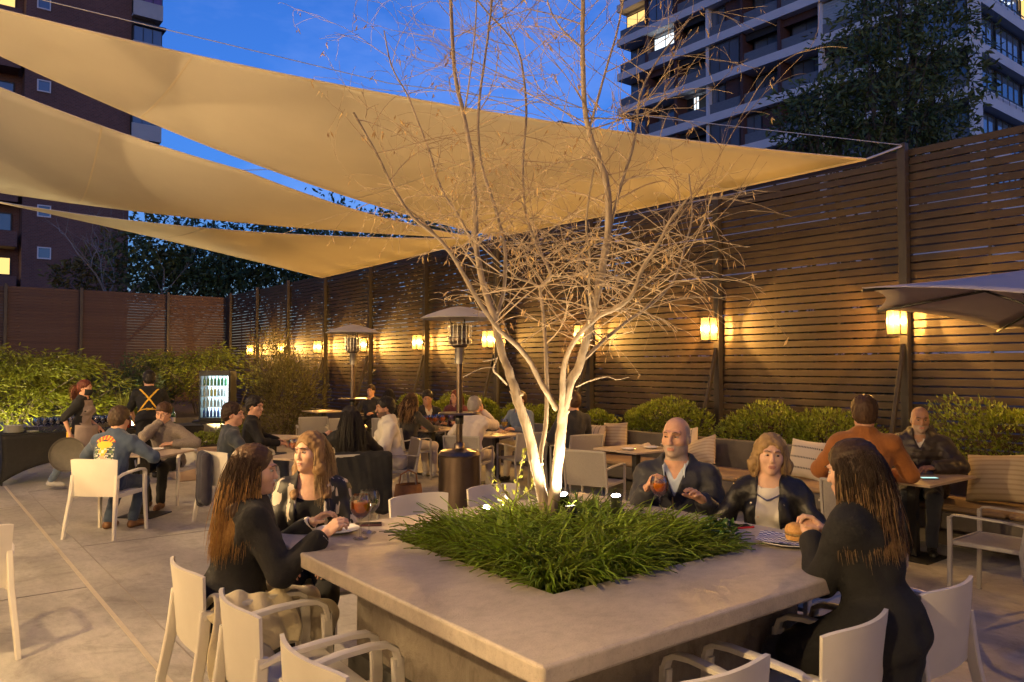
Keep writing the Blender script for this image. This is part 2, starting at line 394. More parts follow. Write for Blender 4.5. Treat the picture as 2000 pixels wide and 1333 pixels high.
# ---- square concrete counter with planting hole
TX0,TX1,TY0,TY1,TH=1.49,3.75,1.76,4.02,.88
HX0,HX1,HY0,HY1=2.0,3.22,2.30,3.51
ct=empty('concrete_counter',(2.62,2.89,0)); tag(ct,'large square concrete counter with a planted bed in its middle','counter')
def ring(o,i,z0,z1,cx=2.62,cy=2.89):
    mb=MB(); (a0,b0,a1,b1),(c0,d0,c1,d1)=o,i
    vs=[]
    for z in (z0,z1):
        vs+=[(a0-cx,b0-cy,z),(a1-cx,b0-cy,z),(a1-cx,b1-cy,z),(a0-cx,b1-cy,z),(c0-cx,d0-cy,z),(c1-cx,d0-cy,z),(c1-cx,d1-cy,z),(c0-cx,d1-cy,z)]
    fs=[]
    for k in range(4):
        k2=(k+1)%4
        fs+= [(k,k2,8+k2,8+k),(8+k,8+k2,12+k2,12+k),(4+k2,4+k,12+k,12+k2),(k2,k,4+k,4+k2)]
    return mb.add(vs,fs)
o=ring((TX0,TY0,TX1,TY1),(HX0,HY0,HX1,HY1),TH-.072,TH).build('counter_top',M_slab,ct); bevel(o,.012,3)
ins=.36
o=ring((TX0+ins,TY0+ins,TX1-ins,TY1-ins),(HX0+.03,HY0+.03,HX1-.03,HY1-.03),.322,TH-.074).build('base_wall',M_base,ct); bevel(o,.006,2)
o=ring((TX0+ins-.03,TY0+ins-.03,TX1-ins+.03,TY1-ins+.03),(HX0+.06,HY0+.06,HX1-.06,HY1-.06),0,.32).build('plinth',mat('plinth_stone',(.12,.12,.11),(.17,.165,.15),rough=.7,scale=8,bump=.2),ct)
MB().box((HX0-2.62+.032,HY0-2.89+.032,.1),(HX1-2.62-.032,HY1-2.89-.032,.80)).build('soil',M_soil,ct)
# ------------------------------------------------------------------ lanterns
def lantern_meshes(plates=True):
    w,h=.085,.34; t=.007
    fr=MB()
    for sx in (-1,1):
        for sy in (-1,1): fr.cbox((sx*(w-t/2),sy*(w-t/2),0),(t*1.6,t*1.6,h))
    for sz in (-1,1):
        for sx in (-1,1):
            fr.cbox((sx*(w-t/2),0,sz*(h/2-t/2)),(t*1.5,2*w-4*t,t*1.5)); fr.cbox((0,sx*(w-t/2),sz*(h/2-t/2)),(2*w-4*t,t*1.5,t*1.5))
    if plates: fr.cbox((0,0,-h/2-.004),(2*w+.006,2*w+.006,.008)); fr.cbox((0,0,h/2+.004),(2*w+.006,2*w+.006,.008))
    br=MB().box((w,-.03,-.06),(w+.08,.03,.06)).box((w,-.02,h/2-.03),(w+.08,.02,h/2-.01))
    bl=MB().lathe([(0,-.03),(.007,-.026),(.010,-.01),(.010,.012),(.008,.028),(.006,.04),(0,.042)],10)
    so=MB().lathe([(.014,.052),(.016,.06),(.016,.10),(.004,.105),(.004,h/2)],10)
    pn=MB()
    return fr.mesh('lantern_frame',M_dark),br.mesh('bracket',M_dark),bl.mesh('bulb',M_bulb,True),so.mesh('socket',M_dark,True)
LFR,LBR,LBL,LSO=lantern_meshes(); LFO=lantern_meshes(False)[0]
M_pane=thin_glass('lantern_glass',(.97,.95,.9),.6,.03,dif=.015)
LPN=MB().box((-.0015,-.075,-.162),(.0015,.075,.162)).mesh('pane',M_pane)
def lantern(x,y,z,face,label,group,watts,col=WARM):
    """face: angle of the outward normal; the bracket is behind"""
    t=empty('wall_lantern',(x,y,z),face,label,'lantern',group)
    link('frame',LFR if 'slatted' in group else LFO,t); link('bracket',LBR,t); link('bulb',LBL,t); link('socket',LSO,t)
    for k in range(4):
        o=link('pane',LPN,t,(.079*cos(k*pi/2),.079*sin(k*pi/2),0),(0,0,k*pi/2))
    point(t,(0,0,0),watts,col,.03)
    return t
lnames=['square glass lantern on the fence half hidden under the parasol edge','square glass lantern on the fence post above the hedge right of the tree',
 'square glass lantern on the fence hidden behind the bare tree trunk','glass lantern on the fence just right of the nearer patio heater','glass lantern on the fence between the two patio heaters',
 'glass lantern on the fence partly behind the farther patio heater','lit glass lantern third from the far corner of the fence','lit glass lantern second from the far corner of the fence','small lit glass lantern nearest the far corner of the fence']
for k,y in enumerate(posts[2:11]):
    lantern(9.30,y,2.30,0,lnames[k],"lanterns along the slatted fence",165,(1.0,.52,.12))
lantern(9.30,posts[1],2.30,0,'square glass lantern on the fence right of the parasol',"lanterns along the slatted fence",165,(1.0,.52,.12))
for k,(y,z) in enumerate(((1.2,2.5),(4.9,2.5),(8.6,2.5),(-2.6,2.5),(11.8,2.5))):
    lantern(-.84,y,z,pi,['restaurant wall lantern nearest the photographer','restaurant wall lantern beside the counter chairs','restaurant wall lantern towards the drinks table','restaurant wall lantern behind the photographer','restaurant wall lantern at the far end of the wall'][k],"lanterns on the restaurant wall",[270,460,270,50,320][k],(1.0,.69,.34))
for k,x in enumerate((1.4,5.6)): lantern(x,-5.78,2.75,-pi/2,["restaurant lantern on the wall behind the photographer","restaurant lantern behind the photographer towards the fence"][k],"lanterns on the restaurant wall",18,(1.0,.69,.34))

lantern(.98,22.1,2.7,pi,'added lantern on the far left mast outside the picture','lanterns on the restaurant wall',160,(1.0,.66,.30))  # unseen lantern added to brighten the lowest sail and back garden
# ------------------------------------------------------------------ chairs
def monobloc():
    """white plastic armchair facing +y; origin on the floor at the seat centre"""
    seat=MB()
    def sf(u,v):
        x=(u-.5)*.46; y=(v-.5)*.45; z=.445-.012*(1-(2*u-1)**2)*(1-(2*v-1)**2)
        if v>.8: z-=(v-.8)**2*.35
        return (x*(1-.06*(1-v)),y,z),(0,0,1)
    seat.slab(sf,.022,9,9)
    back=MB()
    def bf(u,v):
        a=(u-.5)*2; w=.235+.018*v; c=1-.10*abs(a)**8*(v>.75)
        x=a*w; y=-.235-.055*v+.055*a*a*(.35+.65*v); z=.425+.385*v-(.012*abs(a)**6*v)
        n=Vector((-.40*a,1,.14)).normalized(); return (x,y,z),n
    back.slab(bf,.016,15,9)
    legs=[]
    for sx in (-1,1):
        legs.append(MB().tube([(sx*.238,-.222,.64),(sx*.243,-.232,.52),(sx*.245,-.245,.42),(sx*.262,-.285,.2),(sx*.275,-.315,0)],[1,1.05,1.05,.92,.8],flat=(.024,.017),up=(0,1,0)))
        legs.append(MB().tube([(sx*.258,.245,.60),(sx*.257,.25,.5),(sx*.255,.25,.42),(sx*.262,.262,.2),(sx*.268,.272,0)],[1,1,1,.9,.78],flat=(.024,.016),up=(0,1,0)))
    arms=[]
    for sx in (-1,1):
        arms.append(MB().tube([(sx*.243,-.232,.61),(sx*.262,-.15,.645),(sx*.272,0,.66),(sx*.272,.13,.664),(sx*.268,.20,.657),(sx*.262,.237,.635),(sx*.258,.247,.60),(sx*.257,.249,.57)],[.85,.95,1,1,1,1,1,.95],flat=(.0125,.022),up=(0,.3,1)))
    rails=[MB().tube([(sx*.235,-.22,.425),(sx*.24,.24,.43)],1,flat=(.02,.011)) for sx in (-1,1)]
    return seat,back,legs,arms,rails
S_,B_,L_,A_,R_=monobloc()
CH_A=[('seat',S_.mesh('seat',M_plas,True)),('backrest',B_.mesh('backrest',M_plas,True))]+[('leg',m.mesh('leg',M_plas,True)) for m in L_]+[('armrest',m.mesh('armrest',M_plas,True)) for m in A_]+[('seat_rail',m.mesh('seat_rail',M_plas,True)) for m in R_]
for n_,me in CH_A:
    bm=bmesh.new(); bm.from_mesh(me); bmesh.ops.recalc_face_normals(bm,faces=bm.faces); bm.to_mesh(me); bm.free()
def sling_chair():
    fr=MB(); sl=MB(); out=[]
    out.append(('seat',MB().bbox((-.235,-.22,.425),(.235,.24,.45),.008).mesh('seat',M_sling)))
    def bf(u,v):
        a=(u-.5)*2; return (a*.235,-.22-.07*v-.012*(1-a*a),.43+.38*v),Vector((0,1,.18)).normalized()
    out.append(('backrest',MB().slab(bf,.012,7,5).mesh('backrest',M_sling,True)))
    for sx in (-1,1):
        out.append(('leg',MB().tube([(sx*.25,-.292,.82),(sx*.25,-.22,.43),(sx*.25,-.27,0)],1,flat=(.016,.011),up=(0,1,0)).mesh('leg',M_frame)))
        out.append(('leg',MB().tube([(sx*.268,.25,.63),(sx*.266,.25,.43),(sx*.262,.262,0)],1,flat=(.016,.011),up=(0,1,0)).mesh('leg',M_frame)))
        out.append(('armrest',MB().tube([(sx*.262,-.26,.63),(sx*.268,-.1,.645),(sx*.27,.17,.65),(sx*.27,.225,.645),(sx*.268,.25,.62)],1,flat=(.008,.018),up=(0,.2,1)).mesh('armrest',M_frame,True)))
        out.append(('seat_rail',MB().tube([(sx*.246,-.23,.44),(sx*.25,.255,.44)],1,flat=(.015,.01)).mesh('seat_rail',M_frame)))
    out.append(('top_rail',MB().tube([(-.25,-.293,.815),(0,-.305,.82),(.25,-.293,.815)],1,flat=(.012,.012)).mesh('top_rail',M_frame)))
    out.append(('front_rail',MB().tube([(-.26,.25,.44),(.26,.25,.44)],1,flat=(.015,.01)).mesh('front_rail',M_frame)))
    return out
CH_B=sling_chair()
def chair(kind,x,y,deg,label,group):
    t=empty('patio_chair',(x,y,0),radians(deg),label,'chair',group)
    for n_,me in (CH_A if kind=='A' else CH_B): link(n_,me,t)
    return t
# deg 0 faces +y, -90 faces +x, 180 faces -y
GC='white plastic chairs around the concrete counter'
chair('A',1.33,3.93,-90,'white plastic armchair with the cream coat, under the woman in the black sweater',GC)
chair('A',1.335,3.20,-92,'empty white plastic armchair in front of the woman with the cream coat',GC)
chair('A',1.33,2.49,-89,'cropped white plastic armchair lowest on the left side of the counter',GC)
chair('A',3.63,1.78,0,'white plastic armchair under the woman in the black coat',GC)
chair('A',2.83,1.77,2,'white plastic armchair second from the right along the front of the counter',GC)
chair('A',2.06,1.80,-4,'white plastic armchair cropped by the bottom edge at the front of the counter',GC)
chair('A',3.02,4.74,180,'pale plastic chair back behind the counter right of the seated couple',GC)
chair('A',3.72,4.77,178,'pale plastic chair back behind the counter in front of the heater base',GC)
chair('A',1.95,4.46,176,'plastic chair under the woman in the black and white striped jacket',GC)
chair('A',4.05,3.40,90,'plastic chair under the bald man in the navy jacket',GC)
chair('A',4.10,2.62,92,'plastic chair under the woman in the black leather jacket',GC)
chair('A',.26,5.82,8,'white plastic armchair cut off by the left edge of the picture','white plastic chairs on the open floor')
chair('A',1.72,9.10,-44,'white plastic armchair under the man in the denim jacket','white plastic chairs on the open floor')
chair('A',2.74,10.72,136,'plastic armchair under the man with his hand on his face','white plastic chairs on the open floor')
chair('A',2.98,8.98,-75,'plastic armchair under the man in the slate blue sweater','white plastic chairs on the open floor')
chair('A',3.62,10.35,-85,'plastic armchair under the laughing man in black','white plastic chairs on the open floor')
GS='sling armchairs at the small tables'
chair('B',6.47,2.36,0,'empty beige metal sling armchair at the right edge of the picture',GS)
chair('B',6.20,6.42,-68,'empty sling armchair with its back to us right of the tree trunk',GS)
chair('B',7.00,8.72,-8,'sling armchair behind the tree trunk at the table with yellow drinks',GS)
chair('B',6.12,8.80,-55,'sling armchair under the person in the white sweater',GS)
chair('B',4.95,8.78,72,'sling armchair under the man in the white shirt',GS)
chair('B',3.85,7.78,-18,'sling armchair with a black coat under the woman with long black hair',GS)
chair('B',6.02,13.75,-20,'small blue grey chair left of the pair by the far shrub',GS)
chair('B',6.30,13.1,-20,'small blue grey chair right of the pair by the far shrub',GS)
chair('B',6.15,10.5,-85,'sling armchair under the woman with long wavy hair',GS)
chair('B',7.15,11.6,172,'sling armchair under the man in the dark suit',GS)
chair('B',6.42,3.42,-72,'sling armchair under the man in the rust brown jacket',GS)
chair('B',7.0,12.6,-40,'sling armchair under the dark haired guest before the far table',GS)

chair('B',8.2,15.6,125,'sling armchair under the far guest near the second heater',GS)
chair('B',7.80,11.62,125,'sling armchair under the red haired guest',GS)
chair('B',7.80,9.74,98,'sling armchair under the guest in the blue shirt',GS)
chair('B',7.40,8.02,-12,'sling armchair under the guest hidden behind the trunk',GS)
# ------------------------------------------------------------------ small square tables
def table(x,y,deg,sx,sy,label,h=.74):
    t=empty('cafe_table',(x,y,0),radians(deg),label,'table','small tables of the patio')
    bevel(MB().box((-sx/2,-sy/2,h-.022),(sx/2,sy/2,h)).build('table_top',M_ttop,t),.003,2)
    MB().cbox((0,0,(h-.03)/2+.012),(.075,.075,h-.045)).build('column',M_dark,t)
    MB().bbox((-.22,-.22,.0),(.22,.22,.012),.003).build('foot_plate',M_dark,t)
    return t
table(2.27,9.95,45,.70,.84,'small table holding one spritz between the two seated men')
table(4.20,10.95,38,.72,.72,'small table beside the two laughing men')
table(3.66,8.45,30,.72,.72,'small table behind the woman in the striped jacket')
table(7.55,16.6,0,.75,.75,'far table under the hood of the farther heater')
table(6.82,10.85,0,.78,.78,'small table crowded with spritz glasses before the man in the suit')
table(7.05,9.42,0,.78,.78,'small table with two yellow drinks behind the tree trunk')
table(7.17,6.68,0,.78,.72,'small table with leftovers in front of the striped cushions')
table(7.38,3.42,0,.94,.72,'small table with a lit phone between the two men on the right')

# ------------------------------------------------------------------ patio heaters
def heater(x,y,label):
    t=empty('patio_heater',(x,y,0),0,label,'heater','mushroom patio heaters')
    MB().lathe([(.235,0),(.24,.03),(.235,.06),(.215,.80),(.19,.815),(.185,.83)],32).build('gas_cabinet',M_heat,t,True)
    MB().lathe([(.223,.80),(.228,.815),(.20,.855),(.06,.88),(.055,.93),(.035,.95)],32).build('cabinet_top',M_heat,t,True)
    MB().lathe([(.034,.93),(.034,1.80)],16).build('pole',M_heat,t,True)
    MB().lathe([(.04,1.24),(.22,1.242),(.226,1.25),(.22,1.262),(.04,1.262)],32).build('ring_shelf',M_heat,t,True)
    MB().lathe([(.042,1.14),(.046,1.16),(.046,1.235),(.042,1.24)],16).build('collar',M_dark,t,True)
    MB().lathe([(.05,1.78),(.052,1.80),(.052,1.96),(.056,1.965)],20).build('burner_neck',M_steel,t,True)
    MB().lathe([(.06,1.955),(.085,1.97),(.118,2.02),(.118,2.06),(.115,2.065),(.115,2.02),(.08,1.98),(.05,1.967)],28).build('burner_cup',M_heat,t,True)
    MB().lathe([(.098,1.98),(.10,2.17),(.09,2.19),(.0,2.19)],28).build('emitter',mat('emitter_mesh',(.12,.10,.085),(.18,.15,.12),rough=.4,metal=.8,scale=60),t,True)
    cg=MB()
    for k in range(16):
        a=2*pi*k/16; cg.tube([(.125*cos(a),.125*sin(a),1.99),(.125*cos(a),.125*sin(a),2.2)],.0025,4)
    for z in (2.0,2.06,2.12,2.19): cg.tube([(.125*cos(2*pi*k/24),.125*sin(2*pi*k/24),z) for k in range(25)],.0025,4)
    cg.build('guard_cage',M_steel,t)
    for k in range(3):
        a=2*pi*k/3+.4; MB().tube([(.09*cos(a),.09*sin(a),2.18),(.12*cos(a),.12*sin(a),2.33)],.006,6).build('hood_stay',M_dark,t)
    MB().lathe([(.42,2.262),(.425,2.268),(.35,2.305),(.22,2.35),(.10,2.385),(.03,2.395),(0,2.396),(0,2.388),(.10,2.377),(.22,2.342),(.35,2.297),(.418,2.264)],40).build('hood',M_alu,t,True)
    return t
heater(4.70,6.93,'patio heater with steel cabinet just left of the bare tree')
heater(5.45,10.95,'farther patio heater standing behind the long haired woman in black')

# ------------------------------------------------------------------ parasol at the right
pu=empty('parasol',(7.22,1.80,0),0,'lilac grey parasol reaching in from the right edge','parasol')
M_can=mat('parasol_cloth',(.50,.45,.45),(.56,.50,.50),rough=.85,scale=3,bump=.06,bscale=250,transl=.12)
MB().tube([(0,0,0),(0,0,2.63)],.028,12).build('pole',M_dark,pu,True)
MB().bbox((-.3,-.3,0),(.3,.3,.08),.01).build('foot',M_base,pu)
apex=Vector((0,0,2.60)); zs=[2.12,2.12,2.29,2.37,2.20,2.15,2.15,2.12]
cor=[Vector((1.85*cos(k*pi/4),1.85*sin(k*pi/4),zs[k])) for k in range(8)]
can=MB()
for k in range(8):
    A,B=cor[k],cor[(k+1)%8]
    def fn(u,v,A=A,B=B):
        e=A.lerp(B,u); e=e+(Vector((0,0,e.z))-e)*.07*(4*u*(1-u))+Vector((0,0,.02*4*u*(1-u))); return apex.lerp(e,v)+Vector((0,0,-.03*4*v*(1-v)))
    can.grid(fn,9,9)
o=can.build('canopy',M_can,pu,True); sm=o.modifiers.new('th','SOLIDIFY'); sm.thickness=.004
MB().lathe([(0,0),(.10,-.02),(.14,-.05)],16,c=(0,0,2.66)).build('vent_cap',M_can,pu,True)
for c in cor:
    MB().tube([(0,0,2.55),tuple(c*.5+apex*.5+Vector((0,0,-.05))),tuple(c+Vector((0,0,-.02)))],.011,6).build('rib',M_dark,pu)
    MB().tube([(0,0,2.0),tuple(c*.5+apex*.5+Vector((0,0,-.05)))],.009,6).build('strut',M_dark,pu)

# ------------------------------------------------------------------ shade sails
def bez(a,b,sag,dz,n):
    """edge curve from a to b through mid + sag*inward + drop"""
    m=(a+b)/2+sag+Vector((0,0,dz)); c=2*m-(a+b)/2
    return lambda t:(1-t)**2*a+2*t*(1-t)*c+t*t*b
def sail(name,label,c0,c1,c2,e01,e12,e20,nrows=26,sagz=-.25,seams=()):
    """triangular cloth c0-c1-c2; eij: middle points of the three edges"""
    def q(a,m,b):
        c=2*m-(a+b)/2; return lambda t:(1-t)**2*a+2*t*(1-t)*c+t*t*b
    E01,E02,E12=q(c0,e01,c1),q(c0,e20,c2),q(c1,e12,c2)
    t=empty('shade_sail',tuple((c0+c1+c2)/3),0,label,'shade sail','triangular shade sails over the patio'); off=Vector(t.location)
    N=nrows; S12=lambda w:E12(w)-(c1.lerp(c2,w))
    def P(v,w):
        p=E01(v).lerp(E02(v),w)+S12(w)*v*v
        return p+Vector((0,0,sagz*4*w*(1-w)*v*(1-v)*1.2))-off
    mb=MB(); mb.grid(lambda u,v:P(.004+.996*v,u),N,N)
    o=mb.build('cloth',M_sail,t,True,recalc=False); o.modifiers.new('th','SOLIDIFY').thickness=.003
    for k,fn in enumerate(((lambda s:P(.004+.996*s,0)),(lambda s:P(.004+.996*s,1)),(lambda s:P(1,s)))):
        MB().tube([fn(i/40) for i in range(41)],1,flat=(.007,.035)).build('hem',M_hem,t,True)
    for v in seams:
        MB().tube([P(v,i/24)+Vector((0,0,-.006)) for i in range(25)],1,flat=(.004,.014)).build('seam',M_hem,t,True)
    return t
pA=at(1690,312,9.55/1.0*1.0); pA=Vector((9.05,4.60,4.22))
def onx(u,v,x):
    d=_fwd+(u-1000)/1520*_rgt-(v-666.5)/1520*_up; return Vector((0,0,CAMH))+d*(x/d.x)
A1=onx(1690,312,9.1); B1=onx(972,462,9.2)
C1=at(-400,-88,8.2)
def med(u,v,a,b,t=.5):  # surveyed middle of an edge: its depth is that of the chord
    da=(a-Vector((0,0,CAMH))).dot(_fwd); db=(b-Vector((0,0,CAMH))).dot(_fwd); return at(u,v,da*(1-t)+db*t)
def midpx(a,b):
    m=(a+b)/2; d=(m-Vector((0,0,CAMH))).dot(_fwd); q=m-Vector((0,0,CAMH)); return 1000+1520*q.dot(_rgt)/d
sail('shade_sail','uppermost large beige shade sail reaching right to the fence post',C1,A1,B1,at(716,178,8.8),at(1244,408,12.39),at(494,318,11.79),seams=(.34,.68))
R2=onx(950,466,9.2); C3=at(-75,381,18); F3=onx(628,543,9.3)
sail('shade_sail','lowest narrow beige shade sail tied to the far fence posts',C3,F3,R2,at(312,466,20.05),at(762,511,18.9),at(402,446,16.84),sagz=-.15,seams=(.5,))
# middle sail: four corners
C2u=at(-250,62,11); C2l=at(-150,352,16); K2=at(472,333,12); 
t2=empty('shade_sail',tuple((C2u+C2l+K2+R2)/4),0,'wide middle beige shade sail with a corner hook against the sky','shade sail','triangular shade sails over the patio')
def qb(a,m,b):
    c=2*m-(a+b)/2; return lambda t:(1-t)**2*a+2*t*(1-t)*c+t*t*b
uK=qb(C2u,at(127,221,11.5),K2); KR=qb(K2,at(743,425,13.84),R2); lR=qb(C2l,at(394,427,15.84),R2)
o2=Vector(t2.location)
def top2(u): return uK(u/.5) if u<.5 else KR((u-.5)/.5)
def P2(u,v):
    p=top2(u).lerp(lR(u),v); return p+Vector((0,0,-.35*4*v*(1-v)*(1-u)))-o2
o=MB().grid(lambda u,v:P2(u*.997,v),41,22).build('cloth',M_sail,t2,True); o.modifiers.new('th','SOLIDIFY').thickness=.003
MB().tube([P2(i/40*.5,0) for i in range(41)],1,flat=(.007,.035)).build('hem',M_hem,t2,True)
MB().tube([P2(.5+i/40*.497,0) for i in range(41)],1,flat=(.007,.035)).build('hem',M_hem,t2,True)
MB().tube([P2(i/40*.997,1) for i in range(41)],1,flat=(.007,.035)).build('hem',M_hem,t2,True)
MB().tube([P2(.30-.02*i/24,i/24)+Vector((0,0,-.006)) for i in range(25)],1,flat=(.004,.014)).build('seam',M_hem,t2,True)
# tall mast that shares three corners, and stays
def mast(x,y,h,label):
    t=empty('steel_mast',(x,y,0),0,label,'mast','masts that hold the shade sails')
    MB().tube([(0,0,0),(0,0,h)],.06,14).build('pole',M_post,t,True); MB().bbox((-.14,-.14,0),(.14,.14,.02),.004).build('base_plate',M_post,t)
    MB().tube([(0,0,h-.04),(-.12,0,h-.04)],.012,6).build('eye_bolt',M_rope,t)
mast(9.42,12.55,5.9,'steel mast at the fence where the three sails meet')
mast(.80,22.1,5.9,'steel mast at the far left out of the picture')
mast(.05,20.3,5.8,'steel mast beside the left edge of the picture')
def cable(pts,label,r=.006):
    o=MB().tube([Vector(p)-Vector(pts[0]) for p in pts],r,6).build('tension_cable',M_rope,None,True,loc=pts[0]); tag(o,label,'cable','steel cables of the shade sails'); return o
T1=Vector((9.50,4.44,4.43))
cable([T1,A1],'short cable with turnbuckle at the right tip of the upper sail',.014)
cable([T1,at(1300,232,9.3),at(760,163,8.6),at(-300,-92,7.2)],'long thin cable crossing the sky above the upper sail',.005)
cable([(9.42,12.45,4.5),R2],'cable from the shared mast to the middle sail',.012)
cable([(9.42,12.45,4.46),B1],'cable from the shared mast to the upper sail',.012)
cable([(9.42,12.5,5.86),K2],'cable from the hook of the middle sail to the mast',.006)
cable([(9.5,20.95,4.4),F3],'cable from the far fence post to the lowest sail',.012)
cable([(-1.0,10.6,6.3),C1],'cable from the restaurant wall to the upper sail',.012)
cable([(-1.0,12.0,6.5),C2u],'cable from the restaurant wall to the middle sail',.012)
cable([(.05,20.3,5.76),C2l],'cable from a left mast to the middle sail',.012)
cable([(.80,22.1,5.86),C3],'cable from the far left mast to the lowest sail',.012)
# ------------------------------------------------------------------ plants
NR=np.random.RandomState(11)
M_leafA=mat('hedge_leaf',(.125,.165,.015),(.19,.225,.025),rough=.45,scale=3,island=.45,transl=.28)
M_leafB=mat('shrub_leaf',(.13,.145,.010),(.19,.19,.015),rough=.5,scale=2,island=.45,transl=.35)
M_leafC=mat('dry_shrub_leaf',(.10,.10,.03),(.14,.125,.04),rough=.55,scale=2,island=.4,transl=.3)
M_leafD=mat('dark_tree_leaf',(.035,.06,.02),(.055,.08,.028),rough=.55,scale=1,island=.45,transl=.2)
M_leafE=mat('leaf_autumn',(.10,.085,.02),(.13,.10,.03),rough=.5,island=.4,transl=.3)
M_bark=mat('pale_bark',(.17,.13,.095),(.31,.245,.18),rough=.8,scale=22,stretch=(1,1,.4),bump=.9,bscale=30)
M_bark2=mat('dark_bark',(.08,.062,.045),(.11,.085,.06),rough=.9,scale=10,bump=.5)
M_grass=mat('liriope_blade',(.15,.23,.017),(.25,.32,.034),rough=.42,scale=3,island=.5,transl=.3)
def leaves_mesh(name,C,Nrm,L,Wd,mats,fold=.25,up=0):
    """one folded rhombic leaf per centre: C (n,3) centres, Nrm directions (n,3) of the leaf axis"""
    n=len(C); A=Nrm/np.linalg.norm(Nrm,axis=1,keepdims=True)
    R=NR.normal(size=(n,3)); B=np.cross(A,R); B/=np.linalg.norm(B,axis=1,keepdims=True)+1e-9; Nn=np.cross(A,B)
    L=np.asarray(L).reshape(-1,1)*np.ones((n,1)); Wd=np.asarray(Wd).reshape(-1,1)*np.ones((n,1))
    p0=C; p1=C+A*L*.5+B*Wd*.5+Nn*Wd*fold; p2=C+A*L; p3=C+A*L*.5-B*Wd*.5+Nn*Wd*fold
    V=np.stack([p0,p1,p2,p3],1).reshape(-1,3); k=np.arange(n)[:,None]*4
    F=np.concatenate([k+[0,1,2],k+[0,2,3]],1).reshape(-1,3)
    return npmesh(name,V,F,mats,smooth=False)
def cloud(n,rad,lump=.22,shell=.55,seed=0,flat=0):
    """points in a lumpy ellipsoid, mostly near its skin"""
    r=np.random.RandomState(seed); d=r.normal(size=(n,3)); d/=np.linalg.norm(d,axis=1,keepdims=True)
    k=r.normal(size=(9,3))*2.6; ph=r.uniform(0,6.28,9); l=sum(np.sin(d@k[i]+ph[i]) for i in range(9))/3
    rr=(shell+(1-shell)*r.uniform(0,1,n)**.6)*(1+lump*l); P=d*rr[:,None]
    if flat: P[:,2]=np.where(P[:,2]<-flat,-flat+ (P[:,2]+flat)*.15,P[:,2])
    return P*np.array(rad),d
def shrub(x,y,z,rad,n,leaf,wd,m,label,cat='shrub',group=None,seed=0,name='shrub',stems=5,upd=.5,lump=.2,shell=.5,flat=0,m2=None):
    t=empty(name,(x,y,z),0,label,cat,group); P,d=cloud(n,rad,lump,shell,seed,flat)
    P[:,2]+=rad[2]*(flat if flat else .9); dirs=d+NR.normal(size=d.shape)*.6; dirs[:,2]+=upd
    r=np.random.RandomState(seed+5)
    o=link('foliage',leaves_mesh('foliage',P,dirs,leaf*r.uniform(.7,1.3,n),wd*r.uniform(.7,1.3,n),m),t); tag(o,kind='stuff')
    sb=MB()
    for k in range(stems):
        q=P[r.randint(len(P))]; c=(r.uniform(-.1,.1)*rad[0]*2,r.uniform(-.1,.1)*rad[1]*2,0)
        sb.tube([c,(c[0]*.4+q[0]*.35,c[1]*.4+q[1]*.35,q[2]*.5),tuple(q*.9)],[.014,.009,.004],5)
    sb.build('stem',M_bark2,t)
    return t
GH='clipped hedge shrubs in the fence planter'
hs=[(7.85,.42,.88,.36,'bright green hedge shrub behind the bald man in navy'),(6.05,.42,.72,.34,'green hedge shrub left half of the pair behind the blonde woman'),(5.15,.42,.52,.33,'green hedge shrub behind the man in rust brown'),
    (3.3,.42,.66,.44,'large glossy hedge shrub at the right edge behind the cushions'),(9.25,.36,.30,.24,'small hedge shrub just right of the tree trunk'),(10.4,.36,.40,.28,'small hedge shrub seen left of the tree trunk'),
    (11.35,.36,.36,.27,'low hedge shrub behind the table with yellow drinks'),(12.5,.38,.42,.30,'hedge shrub behind the red haired guest'),(13.6,.38,.42,.30,'hedge shrub behind the man in the dark suit'),(15.0,.38,.5,.28,'far hedge shrub behind the seated group'),
    (1.7,.42,.7,.4,'hedge shrub beyond the right edge of the picture')]
for k,(y,rx,ry,rz,lab) in enumerate(hs):
    shrub(9.02,y,.56,(rx,ry,rz),int(2600*ry/.6)+900,.052,.026,M_leafA,lab,'hedge',GH,20+k,'hedge_shrub',6,.7,.22,.62)
# back left garden
GB='shrubs of the back garden bed'
gb=empty('garden_bed',(0,0,0)); tag(gb,'low concrete bed holding the back garden shrubs','planter')
MB().box((-.8,16.7,0),(2.9,16.85,.48)).build('bed_wall',M_bench,gb); MB().box((-.8,16.853,0),(2.9,20,.42)).build('soil',M_soil,gb)
MB().box((3.3,19.0,0),(8.2,19.15,.55)).build('bed_wall',M_bench,gb); MB().box((3.3,19.153,0),(8.2,29.5,.5)).build('soil',M_soil,gb)
def fans(x,y,z,rad,n,label,seed):
    """maple like shrub with tiers of drooping leaflets"""
    t=empty('leafy_shrub',(x,y,z),0,label,'shrub',GB); r=np.random.RandomState(seed)
    nb=26; C=[];D_=[]
    for k in range(nb):
        a=r.uniform(0,6.28); h=r.uniform(.25,1); rr=r.uniform(.25,1)*sqrt(max(.05,1-(h-.55)**2*2.2))
        c=np.array([cos(a)*rr*rad[0],sin(a)*rr*rad[1],h*rad[2]*2]); m=n//nb
        q=r.normal(size=(m,3))*np.array([.30,.30,.07])*rad[0]; q[:,2]-=.5*(q[:,0]**2+q[:,1]**2)/rad[0]
        C.append(c+q); dd=q+np.array([cos(a),sin(a),-.2])*.2+r.normal(size=(m,3))*.12; D_.append(dd)
    C=np.concatenate(C);D_=np.concatenate(D_)
    tag(link('foliage',leaves_mesh('foliage',C,D_,r.uniform(.09,.17,len(C)),r.uniform(.022,.04,len(C)),M_leafB,.1),t),kind='stuff')
    sb=MB()
    for k in range(9):
        q=C[r.randint(len(C))]; sb.tube([(r.uniform(-.1,.1),r.uniform(-.1,.1),-.1),(q[0]*.3,q[1]*.3,q[2]*.55),tuple(q)],[.022,.014,.005],5)
    sb.build('stem',M_bark2,t); return t
